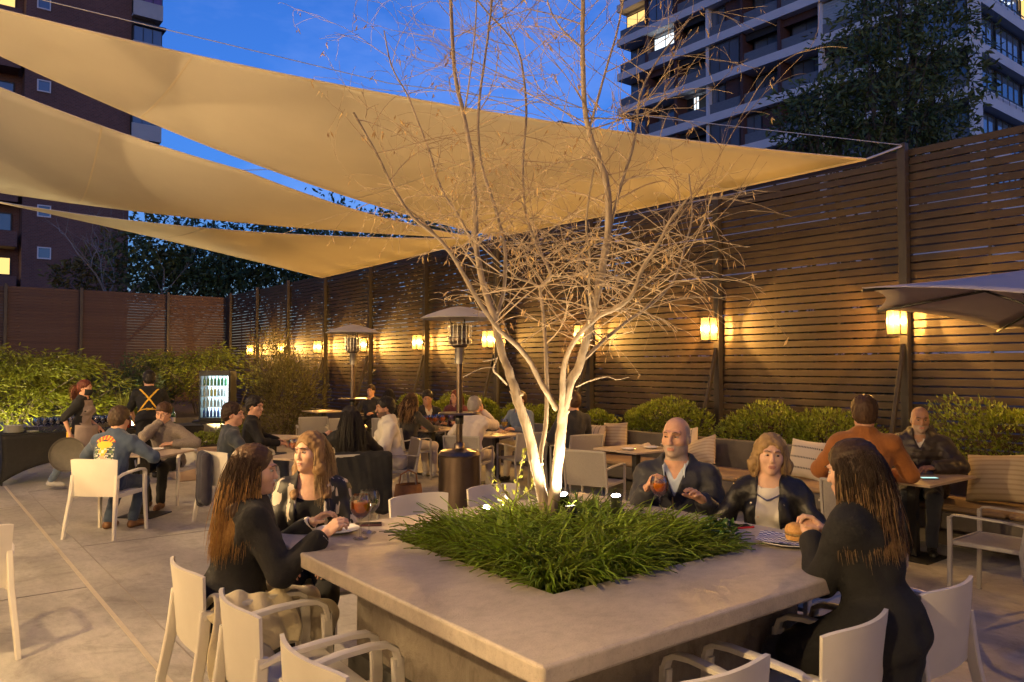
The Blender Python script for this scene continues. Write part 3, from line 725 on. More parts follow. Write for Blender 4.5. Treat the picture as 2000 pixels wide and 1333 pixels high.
fans(1.7,17.6,.42,(.95,.8,.88),5200,'leafy yellow green shrub lit from below left of the waitress',3)
fans(2.75,17.9,.42,(.75,.7,.80),3600,'arching yellow green shrub above the waitress',4)
fans(.75,17.5,.42,(.8,.8,.62),2600,'leafy shrub at the left edge of the picture',5)
fans(6.1,21.0,.5,(1.15,.9,.88),4200,'feathery green shrub behind the drinks fridge',6)
shrub(7.1,17.6,0,(.85,.75,1.05),5200,.10,.022,M_leafC,'big brownish green shrub right of the drinks fridge','shrub',GB,71,'shrub',10,.9,.3,.35)
shrub(7.9,20.5,.3,(.8,.7,1.2),3600,.10,.024,M_leafC,'tall olive shrub standing by the far lanterns','shrub',GB,72,'shrub',8,.9,.3,.35)
shrub(4.3,20.2,.5,(.7,.6,.65),2600,.08,.035,M_leafD,'dark shrub behind the bartender','shrub',GB,73,'shrub',7,.5)
shrub(5.2,22.0,.5,(.9,.7,.85),2600,.09,.04,M_leafD,'dark shrub against the back fence','shrub',GB,74,'shrub',7,.5)
shrub(4.05,19.5,.5,(.34,.3,.34),1400,.05,.03,M_leafB,'small round shrub lit bright green by a garden spot','shrub',GB,75,'shrub',4,.5)
shrub(5.05,15.2,.02,(.34,.34,.36),1600,.05,.028,M_leafA,'clipped round shrub beside the bartender','shrub',GB,76,'shrub',4,.5)
shrub(3.4,22.5,.5,(.9,.7,.75),2400,.10,.04,M_leafD,'dark green shrub behind the waitress','shrub',GB,77,'shrub',7,.5)
# garden spots half hidden in the leaves
def garden_spot(p,aim,w,label,c=(1,.86,.45)):
    t=empty('garden_spot',p,0,label,'spot lamp','garden spot lamps')
    d=(Vector(aim)-Vector(p)).normalized(); q=Vector((0,0,1)).rotation_difference(d).to_matrix().to_4x4()
    MB().lathe([(.0,-.09),(.03,-.085),(.033,0),(.033,.03),(.028,.03),(.026,.012),(0,.012)],16,M=q).build('housing',M_dark,t,True)
    MB().lathe([(0,.014),(.024,.014),(.024,.016),(0,.016)],16,M=q).build('lens',emission('spot_lens',(1,.9,.68),90),t)
    MB().tube([(0,0,-.05),(0,0,-.30)],.006,6).build('stake',M_dark,t)
    s=spot(t,tuple(d*.04),tuple(d*2),w,c,95,.7); return t
garden_spot((1.45,16.25,.35),(1.6,17.5,1.5),85,'garden spot lamp at the foot of the lit leafy shrub')
garden_spot((2.75,16.3,.35),(2.75,17.8,1.6),70,'garden spot lamp under the arching shrub')
garden_spot((.5,16.3,.35),(.7,17.5,1.3),60,'garden spot lamp at the far left edge')
garden_spot((4.05,18.8,.35),(4.05,19.6,1.2),60,'garden spot lamp in front of the small bright shrub')
garden_spot((5.9,18.6,.35),(6.1,21.2,1.9),120,'garden spot lamp behind the drinks fridge',(1,.75,.35))
# spiky leaves in a pot on the drinks table and the climber trailing over the counter
# ------------------------------------------------------------------ planted bed of the counter
def blades(n,name,parent,off,seed=1):
    r=np.random.RandomState(seed); S=7
    cx=r.uniform(HX0+.03,HX1-.03,n); cy=r.uniform(HY0+.03,HY1-.03,n)
    # tufts
    tx=r.uniform(HX0+.06,HX1-.06,190); ty=r.uniform(HY0+.06,HY1-.06,190); pick=r.randint(0,190,n); w=r.uniform(0,1,n)<.8
    cx=np.where(w,tx[pick]+r.normal(0,.025,n),cx); cy=np.where(w,ty[pick]+r.normal(0,.025,n),cy)
    cx=np.clip(cx,HX0+.02,HX1-.02); cy=np.clip(cy,HY0+.02,HY1-.02)
    a=r.uniform(0,2*pi,n); ox=(cx-(HX0+HX1)/2); oy=(cy-(HY0+HY1)/2); a=np.where(r.uniform(0,1,n)<.45,np.arctan2(oy,ox)+r.normal(0,.6,n),a)
    L=r.uniform(.18,.35,n); th0=r.uniform(.10,.55,n); bend=r.uniform(.9,2.3,n)
    edge=np.minimum.reduce([cx-HX0,HX1-cx,cy-HY0,HY1-cy]); L*=np.where(edge<.1,.8,1)
    wd=r.uniform(.0046,.0082,n)
    P=np.zeros((n,S,3)); P[:,0]=np.stack([cx,cy,np.full(n,.79)],1)
    for s in range(1,S):
        th=th0+bend*((s-.5)/(S-1))**1.5; st=L/(S-1)
        P[:,s,0]=P[:,s-1,0]+np.cos(a)*np.sin(th)*st; P[:,s,1]=P[:,s-1,1]+np.sin(a)*np.sin(th)*st; P[:,s,2]=P[:,s-1,2]+np.cos(th)*st
    low=.895+.02*r.uniform(0,1,(n,1)); out=(P[:,:,0]<HX0+.005)|(P[:,:,0]>HX1-.005)|(P[:,:,1]<HY0+.005)|(P[:,:,1]>HY1-.005)
    P[:,:,2]=np.where(out,np.maximum(P[:,:,2],low),np.maximum(P[:,:,2],.80))
    side=np.stack([-np.sin(a),np.cos(a),np.zeros(n)],1)[:,None,:]; tw=np.array([.7,1,1,.95,.8,.5,.06])[None,:,None]*wd[:,None,None]
    A=P-side*tw; B=P+side*tw; Cc=P.copy(); Cc[:,:,2]-=wd[:,None]*.6
    V=np.stack([A,Cc,B],2).reshape(-1,3); k=np.arange(n)[:,None]*S*3; fs=[]
    for s in range(S-1):
        b=s*3
        for q in (0,1): fs.append(k+[b+q,b+q+1,b+q+4,b+q+3])
    F=np.stack(fs,1).reshape(-1,4)
    return npmesh(name,V-np.array(off),F,M_grass,smooth=True)
lg=link('planter_grass',blades(6200,'planter_grass',None,(2.61,2.9,.8)),None,(2.61,2.9,.8)); tag(lg,'dense dark green strap leaved grass filling the counter bed','grass',kind='stuff')

# ------------------------------------------------------------------ bare tree
tr=empty('bare_tree',(2.81,3.28,.80)); tag(tr,'pale bare multi stemmed tree lit from below in the counter bed','tree')
TO=Vector(tr.location)
def limb(px,r0,r1,n=None,knots=True,seed=0):
    """limb through surveyed points (u,v,depth) smoothed and tapered"""
    r=random.Random(seed); P=[at(*p)-TO for p in px]; Q=[]
    for i in range(len(P)-1):
        a=P[max(i-1,0)];b=P[i];c=P[i+1];d=P[min(i+2,len(P)-1)]
        for k in range(4):
            t=k/4; Q.append(.5*((2*b)+(c-a)*t+(2*a-5*b+4*c-d)*t*t+(3*b-a-3*c+d)*t**3))
    Q.append(P[-1]); m=len(Q)
    r0*=.58; r1*=.75
    rad=[(r0+(r1-r0)*(i/(m-1))**.8)*(1+r.uniform(-.07,.09)*(1 if knots else 0)) for i in range(m)]
    Q=[q+Vector((r.uniform(-1,1),r.uniform(-1,1),0))*rad[i]*.13 for i,q in enumerate(Q)]
    return Q,rad
LIMBS=[
 ([(1068,1045,4.30),(1066,1000,4.30),(1050,930,4.30),(1033,848,4.32),(1012,785,4.34),(1000,745,4.36),(990,715,4.38),(978,684,4.40),(967,630,4.44),(947,567,4.5),(932,497,4.56),(928,419,4.6),(924,330,4.64),(906,225,4.7),(888,142,4.74),(880,0,4.8),(872,-120,4.85)],.058,.012),
 ([(1076,1045,4.30),(1078,1000,4.29),(1088,930,4.27),(1095,850,4.25),(1101,800,4.23),(1113,750,4.2),(1131,715,4.18),(1145,665,4.15),(1156,618,4.12),(1168,565,4.1),(1180,500,4.07),(1188,440,4.05),(1185,360,4.02),(1165,300,4.0),(1150,255,3.98),(1141,200,3.96),(1138,95,3.94),(1139,0,3.92),(1142,-120,3.9)],.060,.012),
 ([(1088,800,4.24),(1068,767,4.22),(1050,735,4.2),(1033,704,4.17),(1010,675,4.13),(975,645,4.08),(935,590,4.02),(905,535,3.97),(880,495,3.92),(850,460,3.88),(807,425,3.82),(770,370,3.78),(735,300,3.72),(690,220,3.66)],.030,.007),
 ([(1070,990,4.33),(1060,940,4.4),(1056,890,4.46),(1066,830,4.5),(1068,762,4.55),(1066,692,4.6),(1061,614,4.66),(1056,563,4.7),(1075,540,4.72),(1062,505,4.74),(1049,481,4.76),(1033,440,4.8),(1024,400,4.83),(1021,315,4.9),(1028,220,4.95),(1018,120,5.0),(996,72,5.04),(952,25,5.08),(900,-40,5.1)],.026,.007),
 ([(1097,850,4.25),(1098,790,4.2),(1100,731,4.14),(1108,693,4.08),(1131,653,4.0),(1170,618,3.92),(1209,600,3.85),(1235,575,3.8),(1252,530,3.76),(1270,500,3.73),(1287,474,3.7),(1310,430,3.66),(1340,392,3.62)],.031,.008),
 ([(1137,705,4.17),(1160,683,4.2),(1189,657,4.25),(1228,626,4.32),(1263,602,4.38),(1298,571,4.44),(1322,536,4.5),(1338,480,4.56),(1352,420,4.62),(1345,340,4.66)],.020,.006),
 ([(1156,618,4.12),(1150,560,4.02),(1152,500,3.95),(1145,430,3.88),(1160,330,3.8)],.014,.006),
 ([(1185,480,4.06),(1201,406,4.1),(1215,355,4.14),(1232,302,4.18),(1243,250,4.22),(1252,180,4.26),(1290,110,4.3),(1345,40,4.34)],.018,.006),
 ([(1150,255,3.98),(1160,220,4.0),(1182,142,4.04),(1210,41,4.08),(1222,-60,4.12)],.014,.006),
 ([(967,630,4.44),(985,560,4.55),(985,480,4.62),(965,400,4.7),(940,320,4.76),(934,220,4.82),(948,110,4.88),(961,0,4.92),(968,-90,4.95)],.022,.008),
 ([(932,497,4.56),(900,430,4.62),(862,370,4.7),(840,300,4.75),(815,235,4.8),(795,185,4.84),(765,130,4.9),(750,60,4.94)],.016,.005),
 ([(1056,563,4.7),(1035,550,4.68),(1013,544,4.66),(990,525,4.62),(960,500,4.58),(930,470,4.55),(895,440,4.5)],.012,.005),
 ([(906,225,4.7),(918,150,4.66),(928,60,4.62),(932,-40,4.6)],.010,.005),
 ([(1138,95,3.94),(1100,60,3.9),(1075,20,3.86),(1060,-40,3.84)],.009,.004),
 ([(990,752,4.36),(975,735,4.3),(963,723,4.27),(971,700,4.24),(965,702,4.2),(943,706,4.16)],.010,.004),
 ([(967,718,4.26),(940,720,4.22),(904,737,4.16)],.006,.003),
 ([(1125,756,4.2),(1150,745,4.12),(1185,736,4.05),(1205,742,4.0),(1228,737,3.97)],.007,.003),
]
allp=[]
for i,(px,r0,r1) in enumerate(LIMBS):
    Q,rad=limb(px,r0,r1,seed=i); mb=MB().tube(Q,rad,10 if r0>.02 else 7)
    rr=random.Random(50+i)
    if r0>.025:      # pruned stubs and knots
        for k in range(9 if r0>.05 else 4):
            j=rr.randrange(3,len(Q)//2+4); d=Vector((rr.uniform(-1,1),rr.uniform(-1,1),rr.uniform(.1,.8))).normalized(); R=rad[j]
            mb.tube([Q[j],Q[j]+d*R*1.25,Q[j]+d*R*1.7],[R*.5,R*.36,R*.22],6)
    mb.build('trunk' if i<2 else 'branch',M_bark,tr,True)
    allp+=[(q,rad[k],(Q[min(k+1,len(Q)-1)]-Q[max(k-1,0)]).normalized(),i) for k,q in enumerate(Q)]
# root flare
MB().lathe([(.10,-.06),(.075,.0),(.055,.07),(.046,.14)],14,c=tuple(at(1071,1040,4.30)-TO+Vector((0,0,-.02)))).build('root_flare',M_bark,tr,True)
tw=MB(); rr=random.Random(5); tips=[]
def twig(p,d,L,r,droop,depth,sgn):
    n=7 if depth<2 else 5; pts=[p]; q=Vector(p); d=Vector(d).normalized(); curl=Vector((rr.uniform(-1,1),rr.uniform(-1,1),rr.uniform(-.3,.3)))*.16
    for i in range(n):
        d=(d+Vector((0,0,-droop))*(i/n)*.55+curl+Vector((rr.gauss(0,.06),rr.gauss(0,.06),rr.gauss(0,.06)))).normalized(); q=q+d*(L/n)
        if q.z+TO.z<1.62: d.z=abs(d.z)*.3; q.z=1.62-TO.z
        pts.append(Vector(q))
        if depth<2 and i>=1 and rr.random()<(.50 if depth==0 else .25):
            s=(d+Vector((rr.uniform(-1,1),rr.uniform(-1,1),rr.uniform(-.5,.7)))*.95).normalized()
            twig(q,s,L*rr.uniform(.35,.75),r*.6,droop*rr.uniform(.6,1.4),depth+1,sgn)
    tw.tube(pts,[max(.0011,r*(1-.72*i/n)) for i in range(n+1)],4,cap=False)
    tips.append((pts[-1],d)); 
    if depth<2: tips.append((pts[-2],d))
for (q,rad,d,i) in allp:
    z=q.z+TO.z
    if z<1.85 or (i<2 and z<2.0): continue
    k=.52 if rad<.03 else .30
    if z>3.1: k*=.95
    while rr.random()<k:
        k-=.45
        a=rr.uniform(0,2*pi); s=Vector((cos(a),sin(a),rr.uniform(.2,1.3)))-d*.2; s=s-_fwd*s.dot(_fwd)*.35
        L=rr.uniform(.25,.78); twig(q,s,L,min(rad*.5,rr.uniform(.0028,.0050)),rr.uniform(-.1,.8) if z<2.9 else rr.uniform(-.4,.3),0,1)
o=tw.build('twigs',mat('twig_bark',(.23,.165,.10),(.30,.22,.145),rough=.8,scale=10),tr,True); tag(o,kind='stuff')
# the last dry leaves
sel=[t for t in tips if rr.random()<.17]
C=np.array([[*(t[0]+Vector((rr.uniform(-.02,.02),rr.uniform(-.02,.02),rr.uniform(-.03,.01))))] for t in sel for _ in range(2)]); Dd=np.array([[rr.uniform(-1,1),rr.uniform(-1,1),-1.2] for t in sel for _ in range(2)])
o=link('dry_leaves',leaves_mesh('dry_leaves',C,Dd,NR.uniform(.03,.06,len(C)),.010,mat('dry_leaf',(.33,.21,.09),(.42,.28,.13),rough=.7,island=.3,transl=.25)),tr); tag(o,kind='stuff')

# sapling beside the trunk
sp=empty('leafy_sapling',(2.75,3.46,.82)); tag(sp,'small leafy sapling with bright oval leaves left of the trunk','sapling')
SO=Vector(sp.location); mb=MB(); C=[];D_=[]
for px in ([(1003,1030,4.40),(1006,980,4.38),(1010,940,4.36),(1018,905,4.34),(1026,878,4.32)],[(1006,985,4.38),(985,960,4.33),(958,918,4.28)],[(1004,1000,4.40),(980,975,4.42),(955,935,4.44)],[(1007,980,4.38),(1030,962,4.4),(1047,940,4.42)]):
    Q=[at(*p)-SO for p in px]; mb.tube(Q,[.005*(1-.6*i/len(Q)) for i in range(len(Q))],5)
    for i in range(len(Q)-1):
        for k in range(7):
            q=Q[i].lerp(Q[i+1],k/7); C.append(q); dd=(Q[i+1]-Q[i]).normalized()+Vector((rr.uniform(-1,1),rr.uniform(-1,1),rr.uniform(-.4,.8)))*1.1; D_.append(dd)
mb.build('stem',M_bark,sp)
link('leaves',leaves_mesh('leaves',np.array(C),np.array(D_),NR.uniform(.028,.045,len(C)),.019,mat('sapling_leaf',(.24,.27,.04),(.32,.34,.06),rough=.4,island=.3,transl=.35)),sp)
# trailing climber over the right rim of the bed
cl=empty('trailing_plant',(3.23,2.42,.885)); tag(cl,'small trailing leafy plant spilling over the right rim of the bed','plant')
mb=MB(); C=[];D_=[]
for k in range(7):
    a=rr.uniform(-.5,.9); L=rr.uniform(.10,.24); pts=[Vector((-.06,rr.uniform(-.05,.1),.05))]
    for i in range(5):
        pts.append(Vector((-.06+cos(a)*L*(i+1)/5, pts[0].y+sin(a)*L*(i+1)/5*.6,.055+.03*sin(i)-.006*i)))
    mb.tube(pts,.0022,4)
    for p in pts:
        for q in range(5): C.append(p+Vector((rr.gauss(0,.012),rr.gauss(0,.012),rr.uniform(0,.02)))); D_.append(Vector((rr.uniform(-1,1),rr.uniform(-1,1),rr.uniform(-.1,.6))))
mb.build('stem',M_grass,cl)
link('leaves',leaves_mesh('leaves',np.array(C),np.array(D_),NR.uniform(.03,.05,len(C)),.026,mat('climber_leaf',(.04,.10,.02),(.06,.13,.03),rough=.4,island=.3,transl=.2)),cl)

# bullet spots of the bed
def bullet(p,aim,w,label,m=M_dark,L=.19,r=.030,c=(1.0,.74,.40),ang=135):
    t=empty('bullet_spot',p,0,label,'spot lamp','bullet spot lamps in the counter bed'); d=(Vector(aim)-Vector(p)).normalized(); q=Vector((0,0,1)).rotation_difference(d).to_matrix().to_4x4()
    MB().lathe([(0,-L),(r*.8,-L+.004),(r,-L+.02),(r,0),(r*.88,0),(r*.86,-.02),(0,-.02)],18,M=q).build('housing',m,t,True)
    MB().lathe([(0,-.018),(r*.8,-.018),(r*.8,-.015),(0,-.015)],16,M=q).build('lens',MATS['spot_lens'],t)
    MB().tube([tuple(-d*L*.6),tuple(-d*L*.6+Vector((0,0,-.05))),tuple(-d*L*.6+Vector((0,0,-.2)))],.006,6).build('stake',M_dark,t)
    spot(t,tuple(d*.012),tuple(d*2),w,c,ang,.5,.02); return t
bullet(tuple(at(1114,988,4.12)),tuple(at(1085,700,4.2)),36,'black bullet spot lamp standing right of the trunk foot')
bullet(tuple(at(1203,968,4.3)),tuple(at(1180,560,4.1)),26,'silver bullet spot lamp farther right in the grass',M_steel)
bullet(tuple(at(950,991,4.72)),tuple(at(960,640,4.3)),28,'glaring bullet spot lamp left of the trunk at the back rim')
bullet(tuple(at(1100,965,4.42)),tuple(at(1078,820,4.3)),14,'bullet spot lamp hidden close behind the trunk')
# ------------------------------------------------------------------ buildings beyond the fences
def ony(u,v,y):
    d=_fwd+(u-1000)/1520*_rgt-(v-666.5)/1520*_up; return Vector((0,0,CAMH))+d*(y/d.y)
def brick_mat():
    m=bpy.data.materials.new('red_brick'); m.use_nodes=True; n,l=m.node_tree.nodes,m.node_tree.links; b=n['Principled BSDF']
    t=n.new('ShaderNodeTexCoord'); sp=n.new('ShaderNodeSeparateXYZ'); cb=n.new('ShaderNodeCombineXYZ'); ad=n.new('ShaderNodeMath'); ad.operation='ADD'
    l.new(t.outputs['Object'],sp.inputs[0]); l.new(sp.outputs[0],ad.inputs[0]); l.new(sp.outputs[1],ad.inputs[1]); l.new(ad.outputs[0],cb.inputs[0]); l.new(sp.outputs[2],cb.inputs[1])
    br=n.new('ShaderNodeTexBrick'); br.inputs['Scale'].default_value=2.6; br.inputs['Color1'].default_value=(.21,.095,.075,1); br.inputs['Color2'].default_value=(.155,.07,.06,1); br.inputs['Mortar'].default_value=(.20,.15,.13,1); br.inputs['Mortar Size'].default_value=.02
    l.new(cb.outputs[0],br.inputs[0]); nz=n.new('ShaderNodeTexNoise'); nz.inputs['Scale'].default_value=.4; nz.inputs['Detail'].default_value=6; l.new(t.outputs['Object'],nz.inputs[0])
    mx=n.new('ShaderNodeMix'); mx.data_type='RGBA'; mx.blend_type='MULTIPLY'; mx.inputs[0].default_value=.5; l.new(br.outputs[0],mx.inputs[6]); l.new(nz.outputs[0],mx.inputs[7]); l.new(mx.outputs[2],b.inputs['Base Color'])
    b.inputs['Roughness'].default_value=.9; bp=n.new('ShaderNodeBump'); bp.inputs['Strength'].default_value=.5; l.new(br.outputs['Fac'],bp.inputs['Height']); bp.invert=True; l.new(bp.outputs[0],b.inputs['Normal']); return m
M_brick=brick_mat()
M_band=mat('painted_band',(.62,.59,.61),(.70,.67,.68),rough=.8,scale=.6,detail=8)
M_slate=mat('slate_parapet',(.12,.135,.16),(.17,.185,.21),rough=.7,scale=3,stretch=(1,1,6),bump=.4,bscale=8)
M_shut=mat('brown_shutter',(.075,.035,.03),(.095,.045,.038),rough=.6,scale=6)
M_dkin=mat('dark_interior',(.03,.03,.035),rough=.8)
M_win=mat('window_glass',(.15,.18,.23),rough=.06,spec=1.0,metal=.25)
M_wfr=mat('window_frame',(.05,.05,.055),rough=.5)
M_grey=mat('balcony_concrete',(.40,.39,.40),(.46,.45,.45),rough=.85,scale=1)
M_litW=emission('lit_room_white',(.80,.92,1.0),.55); M_litY=emission('lit_room_amber',(1.0,.62,.20),.5); M_litB=mat('roller_blind',(.30,.36,.42),(.36,.42,.48),rough=.6)
M_cur=mat('purple_curtain',(.16,.09,.22),(.20,.11,.27),rough=.6,scale=2,stretch=(6,1,.3))
# -- brick tower, left
YB=56.0
xa=ony(46,300,YB).x; xb=ony(253,300,YB).x; xc=ony(311,300,YB).x; xz=xa-16
bt=empty('brick_tower',(xb,YB,0)); tag(bt,'dark red brick apartment tower with a stack of grey balconies at the left','building')
MB().box((xa-xb,0,0),(0,16,62)).build('wall',M_brick,bt)
MB().box((xz-xb,1.6,0),(xa-xb-.01,16,62)).build('recessed_wall',M_brick,bt)
MB().box((xz-xb,1.4,0),(xz-xb+.3,1.59,62)).build('pier',M_brick,bt)
def wpart(parent,c,w,h,axis,pane,proud=.06,bars=1,frame=M_wfr):
    """window set in a facade; axis 'y' faces -y, 'x' faces -x"""
    f=MB(); t=.07
    def bx(a0,a1,z0,z1,d0,d1):
        if axis=='y': f.box((a0,-d1,z0),(a1,-d0,z1))
        else: f.box((-d1,a0,z0),(-d0,a1,z1))
    bx(-w/2,-w/2+t,-h/2,h/2,0,proud); bx(w/2-t,w/2,-h/2,h/2,0,proud); bx(-w/2+t,w/2-t,h/2-t,h/2,0,proud); bx(-w/2+t,w/2-t,-h/2,-h/2+t,0,proud)
    for k in range(bars):
        a=-w/2+(k+1)*w/(bars+1); bx(a-.03,a+.03,-h/2+t,h/2-t,0,proud*.8)
    o=f.build('window',frame,parent,loc=c)
    p=MB()
    if axis=='y': p.box((-w/2+t*.5,-.02,-h/2+t*.5),(w/2-t*.5,-.003,h/2-t*.5))
    else: p.box((-.02,-w/2+t*.5,-h/2+t*.5),(-.003,w/2-t*.5,h/2-t*.5))
    p.build('pane',pane,o); return o
fz=[]
z0=ony(280,118,YB).z
for k in range(-1,8): fz.append(z0-2.75*3+2.75*k+.0)
for v in (8,86,169,251,330,413,495): 
    q=ony(86,v,YB); wpart(bt,(q.x-xb,0,q.z),.75,.75,'y',M_win,.07,0,M_band)
zb=ony(285,278,YB).z
w=xc-xb
for k in range(9):          # balcony stack on the right flank
    z=zb+2.76*k
    MB().box((.01,-.5,z),(w,3.4,z+.14)).box((.01,-.5,z+.14),(w,-.38,z+1.05)).box((w-.12,-.38,z+.14),(w,3.4,z+1.05)).build('balcony',M_grey,bt)
    o=MB().box((.05,-.42,z+1.05),(w-.02,-.40,z+2.05)).build('balcony_glazing',M_cur if k==3 else M_win,bt)
    fr=MB()
    for q in range(4): fr.box((.05+q*(w-.1)/3-.02,-.47,z+1.05),(.05+q*(w-.1)/3+.02,-.43,z+2.1))
    fr.build('mullion',M_wfr,o)
    MB().box((.01,-.62,z+2.1),(w+.18,3.4,z+2.3)).build('awning_box',M_wfr,bt)
MB().box((.02,0,zb+.02),(w-.4,3.3,zb+26)).build('balcony_back_wall',M_dkin,bt)
for k in range(19):         # loggias at the very left
    z=-2.0+2.76*k
    MB().box((xz-xb+.35,.0,z),(xa-xb-.25,1.58,z+.95)).build('loggia_parapet',M_brick,bt)
    lit={3:M_litY,5:M_litW,9:M_litY,10:M_litY,12:M_litY}.get(k,M_win)
    wpart(bt,(xa-xb-2.5,1.58,z+1.7),4.2,1.15,'y',lit,.06,2)
# -- banded tower, right
XB=48.0; YN=onx(1893,120,XB).y; YF=onx(1206,215,XB).y
bd=empty('banded_tower',(XB,YN,0)); tag(bd,'tall apartment tower with pale horizontal bands rising behind the right fence','building')
LY=YF-YN
MB().box((1.5,1.5,0),(24,LY-.2,44)).build('core_wall',M_dkin,bd)
nb=9; bw=LY/nb; rb=random.Random(3)
for k in range(-6,8):
    z=20.25+3.0*k
    MB().box((-.05,-.05,z),(24,LY,z+.62)).build('floor_band',M_band,bd)
    if z<11: continue
    for j in range(nb):
        y0=j*bw; typ=rb.choice(['recess','recess','shutter','window','slate','slate'])
        if k==0 and j==3: typ='recess'
        if k==1 and j in (1,2): typ='blind'
        if k==2 and j==7: typ='lit'
        if k in (0,) and j==6: typ='lamp'
        if k==3 and j==8: typ='lity'
        if j>=8 and typ!='lity': typ='recess'
        if typ!='window': MB().box((.35,y0+.04,z+.62),(.5,y0+bw-.04,z+1.5)).build('parapet',M_slate,bd)
        if typ=='shutter': MB().box((.55,y0+.1,z+1.5),(.65,y0+bw*.52,z+2.97)).build('shutter',M_shut,bd); wpart(bd,(.7,y0+bw*.77,z+2.2),bw*.42,1.3,'x',M_win)
        elif typ=='slate': MB().box((.6,y0+.05,z+2.45),(.75,y0+bw-.05,z+2.98)).build('spandrel',M_shut if rb.random()<.5 else M_dkin,bd); wpart(bd,(1.2,y0+bw*.5,z+1.95),bw*.7,1.3,'x',M_win)
        elif typ=='recess': wpart(bd,(1.45,y0+bw*.5,z+1.9),bw*.8,2.0,'x',M_win,.06,2)
        elif typ in('lit','lity','lamp'): wpart(bd,(.9,y0+bw*.5,z+1.8),bw*(.8 if typ!='lamp' else .2),1.9,'x',M_litW if typ!='lity' else M_litY,.06,1)
        elif typ=='blind':
            o=MB().box((.40,y0+.05,z+.9),(.44,y0+bw-.1,z+2.9)).build('roller_blind',M_litB,bd)
            sl=MB()
            for q in range(11): sl.box((.375,y0+.05,z+.92+q*.18),(.399,y0+bw-.1,z+1.05+q*.18))
            sl.build('blind_slats',M_litB,o)
        elif typ=='window': wpart(bd,(.3,y0+bw*.5,z+1.8),bw*.86,2.2,'x',M_win,.06,2)
        MB().box((.2,y0-.12,z+.62),(1.49,y0+.12,z+3.0)).build('pier',M_band if j%3==0 else M_shut,bd)
    for j in range(5):      # right flank
        x0=1.0+j*4.2
        kind='lity' if (k==1 and j==2) else 'win'
        MB().box((x0,.35,z+.62),(x0+4.1,.45,z+1.25)).build('parapet',M_band,bd) if k%2 else None
        wpart(bd,(x0+2.05,.6,z+1.8),3.8,2.2,'y',M_litY if kind=='lity' else (MATS.setdefault('sky_window',mat('sky_window',(.28,.36,.46),rough=.08,spec=1.0,metal=.6))),.08,3)
        rl=MB().box((x0,.12,z+1.1),(x0+4.15,.16,z+1.16))
        for q in range(4): rl.box((x0+q*1.04,.13,z+.62),(x0+q*1.04+.03,.15,z+1.1))
        rl.build('railing',M_wfr,bd)
# string of white festoon lamps on one balcony of the right flank
fs=empty('festoon_lights',(XB,YN,23.6)); tag(fs,'short string of small white lamps on the corner balcony of the banded tower','string lights')
MB().tube([(.4+i*.6,.2,2.3-.35*sin(pi*(i%5)/5)) for i in range(16)],.02,4).build('wire',M_wfr,fs)
me=MB().lathe([(0,-.09),(.07,-.04),(.08,.02),(.03,.08),(0,.09)],8).mesh('bulb',emission('festoon_bulb',(1,1,.95),1.2),True)
for i in range(16): link('bulb',me,fs,(.4+i*.6,.2,2.18-.35*sin(pi*(i%5)/5)))
# -- roof with a chimney far behind
q=at(1080,262,70)
rf=empty('distant_house',(q.x,q.y,0)); tag(rf,'dark distant roof with a small chimney above the upper sail','building')
MB().box((-3,-3,0),(3,3,q.z-1)).build('wall',M_grey,rf); MB().add([(-3.4,-3.4,q.z-1),(3.4,-3.4,q.z-1),(3.4,3.4,q.z-1),(-3.4,3.4,q.z-1),(-2.6,0,q.z+.35),(2.6,0,q.z+.35)],[(0,1,5,4),(1,2,5),(2,3,4,5),(3,0,4)]).build('roof',M_wfr,rf)
c=MB().box((.3,-.6,q.z-.5),(1.4,.6,q.z+.9)).box((.1,-.8,q.z+.9),(1.6,.8,q.z+1.05)); c.build('chimney',M_wfr,rf)

# ------------------------------------------------------------------ trees beyond the fences
def tree(base,clumps,n,leaf,wd,m,label,seed,trunk=.22,m2=None,group='trees beyond the fences'):
    t=empty('leafy_tree',(base[0],base[1],0),0,label,'tree',group); r=np.random.RandomState(seed); B=Vector((base[0],base[1],0)); tot=sum(c[1]**2 for c in clumps)
    Cs=[];Ds=[]; lm=MB()
    top=max(c[0].z for c in clumps)
    lm.tube([(0,0,-.2),(r.uniform(-.2,.2),r.uniform(-.2,.2),top*.35),(r.uniform(-.4,.4),r.uniform(-.4,.4),top*.7)],[trunk,trunk*.75,trunk*.4],9)
    lb=MB()
    for c,R in clumps:
        k=int(n*R*R/tot); sub=max(3,int(R*5)); P,d=cloud(k,(R,R,R*.8),.35,.3,r.randint(9999))
        Cs.append(P+np.array(c-B)); dd=d+r.normal(size=d.shape)*.8; dd[:,2]-=.15; Ds.append(dd)
        e=c-B; lb.tube([(0,0,e.z*.45),tuple(e*.5+Vector((0,0,e.z*.12))),tuple(e)],[trunk*.38,trunk*.22,trunk*.08],6)
        for q in range(3):
            f=e+Vector((r.uniform(-1,1),r.uniform(-1,1),r.uniform(-.6,.9)))*R*.8; lb.tube([tuple(e*.8),tuple((e+f)/2),tuple(f)],[trunk*.12,trunk*.07,trunk*.03],5)
    lm.build('trunk',M_bark2,t,True); lb.build('limbs',M_bark2,t,True)
    C=np.concatenate(Cs);D_=np.concatenate(Ds); rr_=r.uniform(.7,1.3,len(C))
    tag(link('crown',leaves_mesh('crown',C,D_,leaf*rr_,wd*rr_,m),t),kind='stuff'); return t
def cl_(*a): return [(at(u,v,d),R) for u,v,d,R in a]
p=at(1735,560,22)
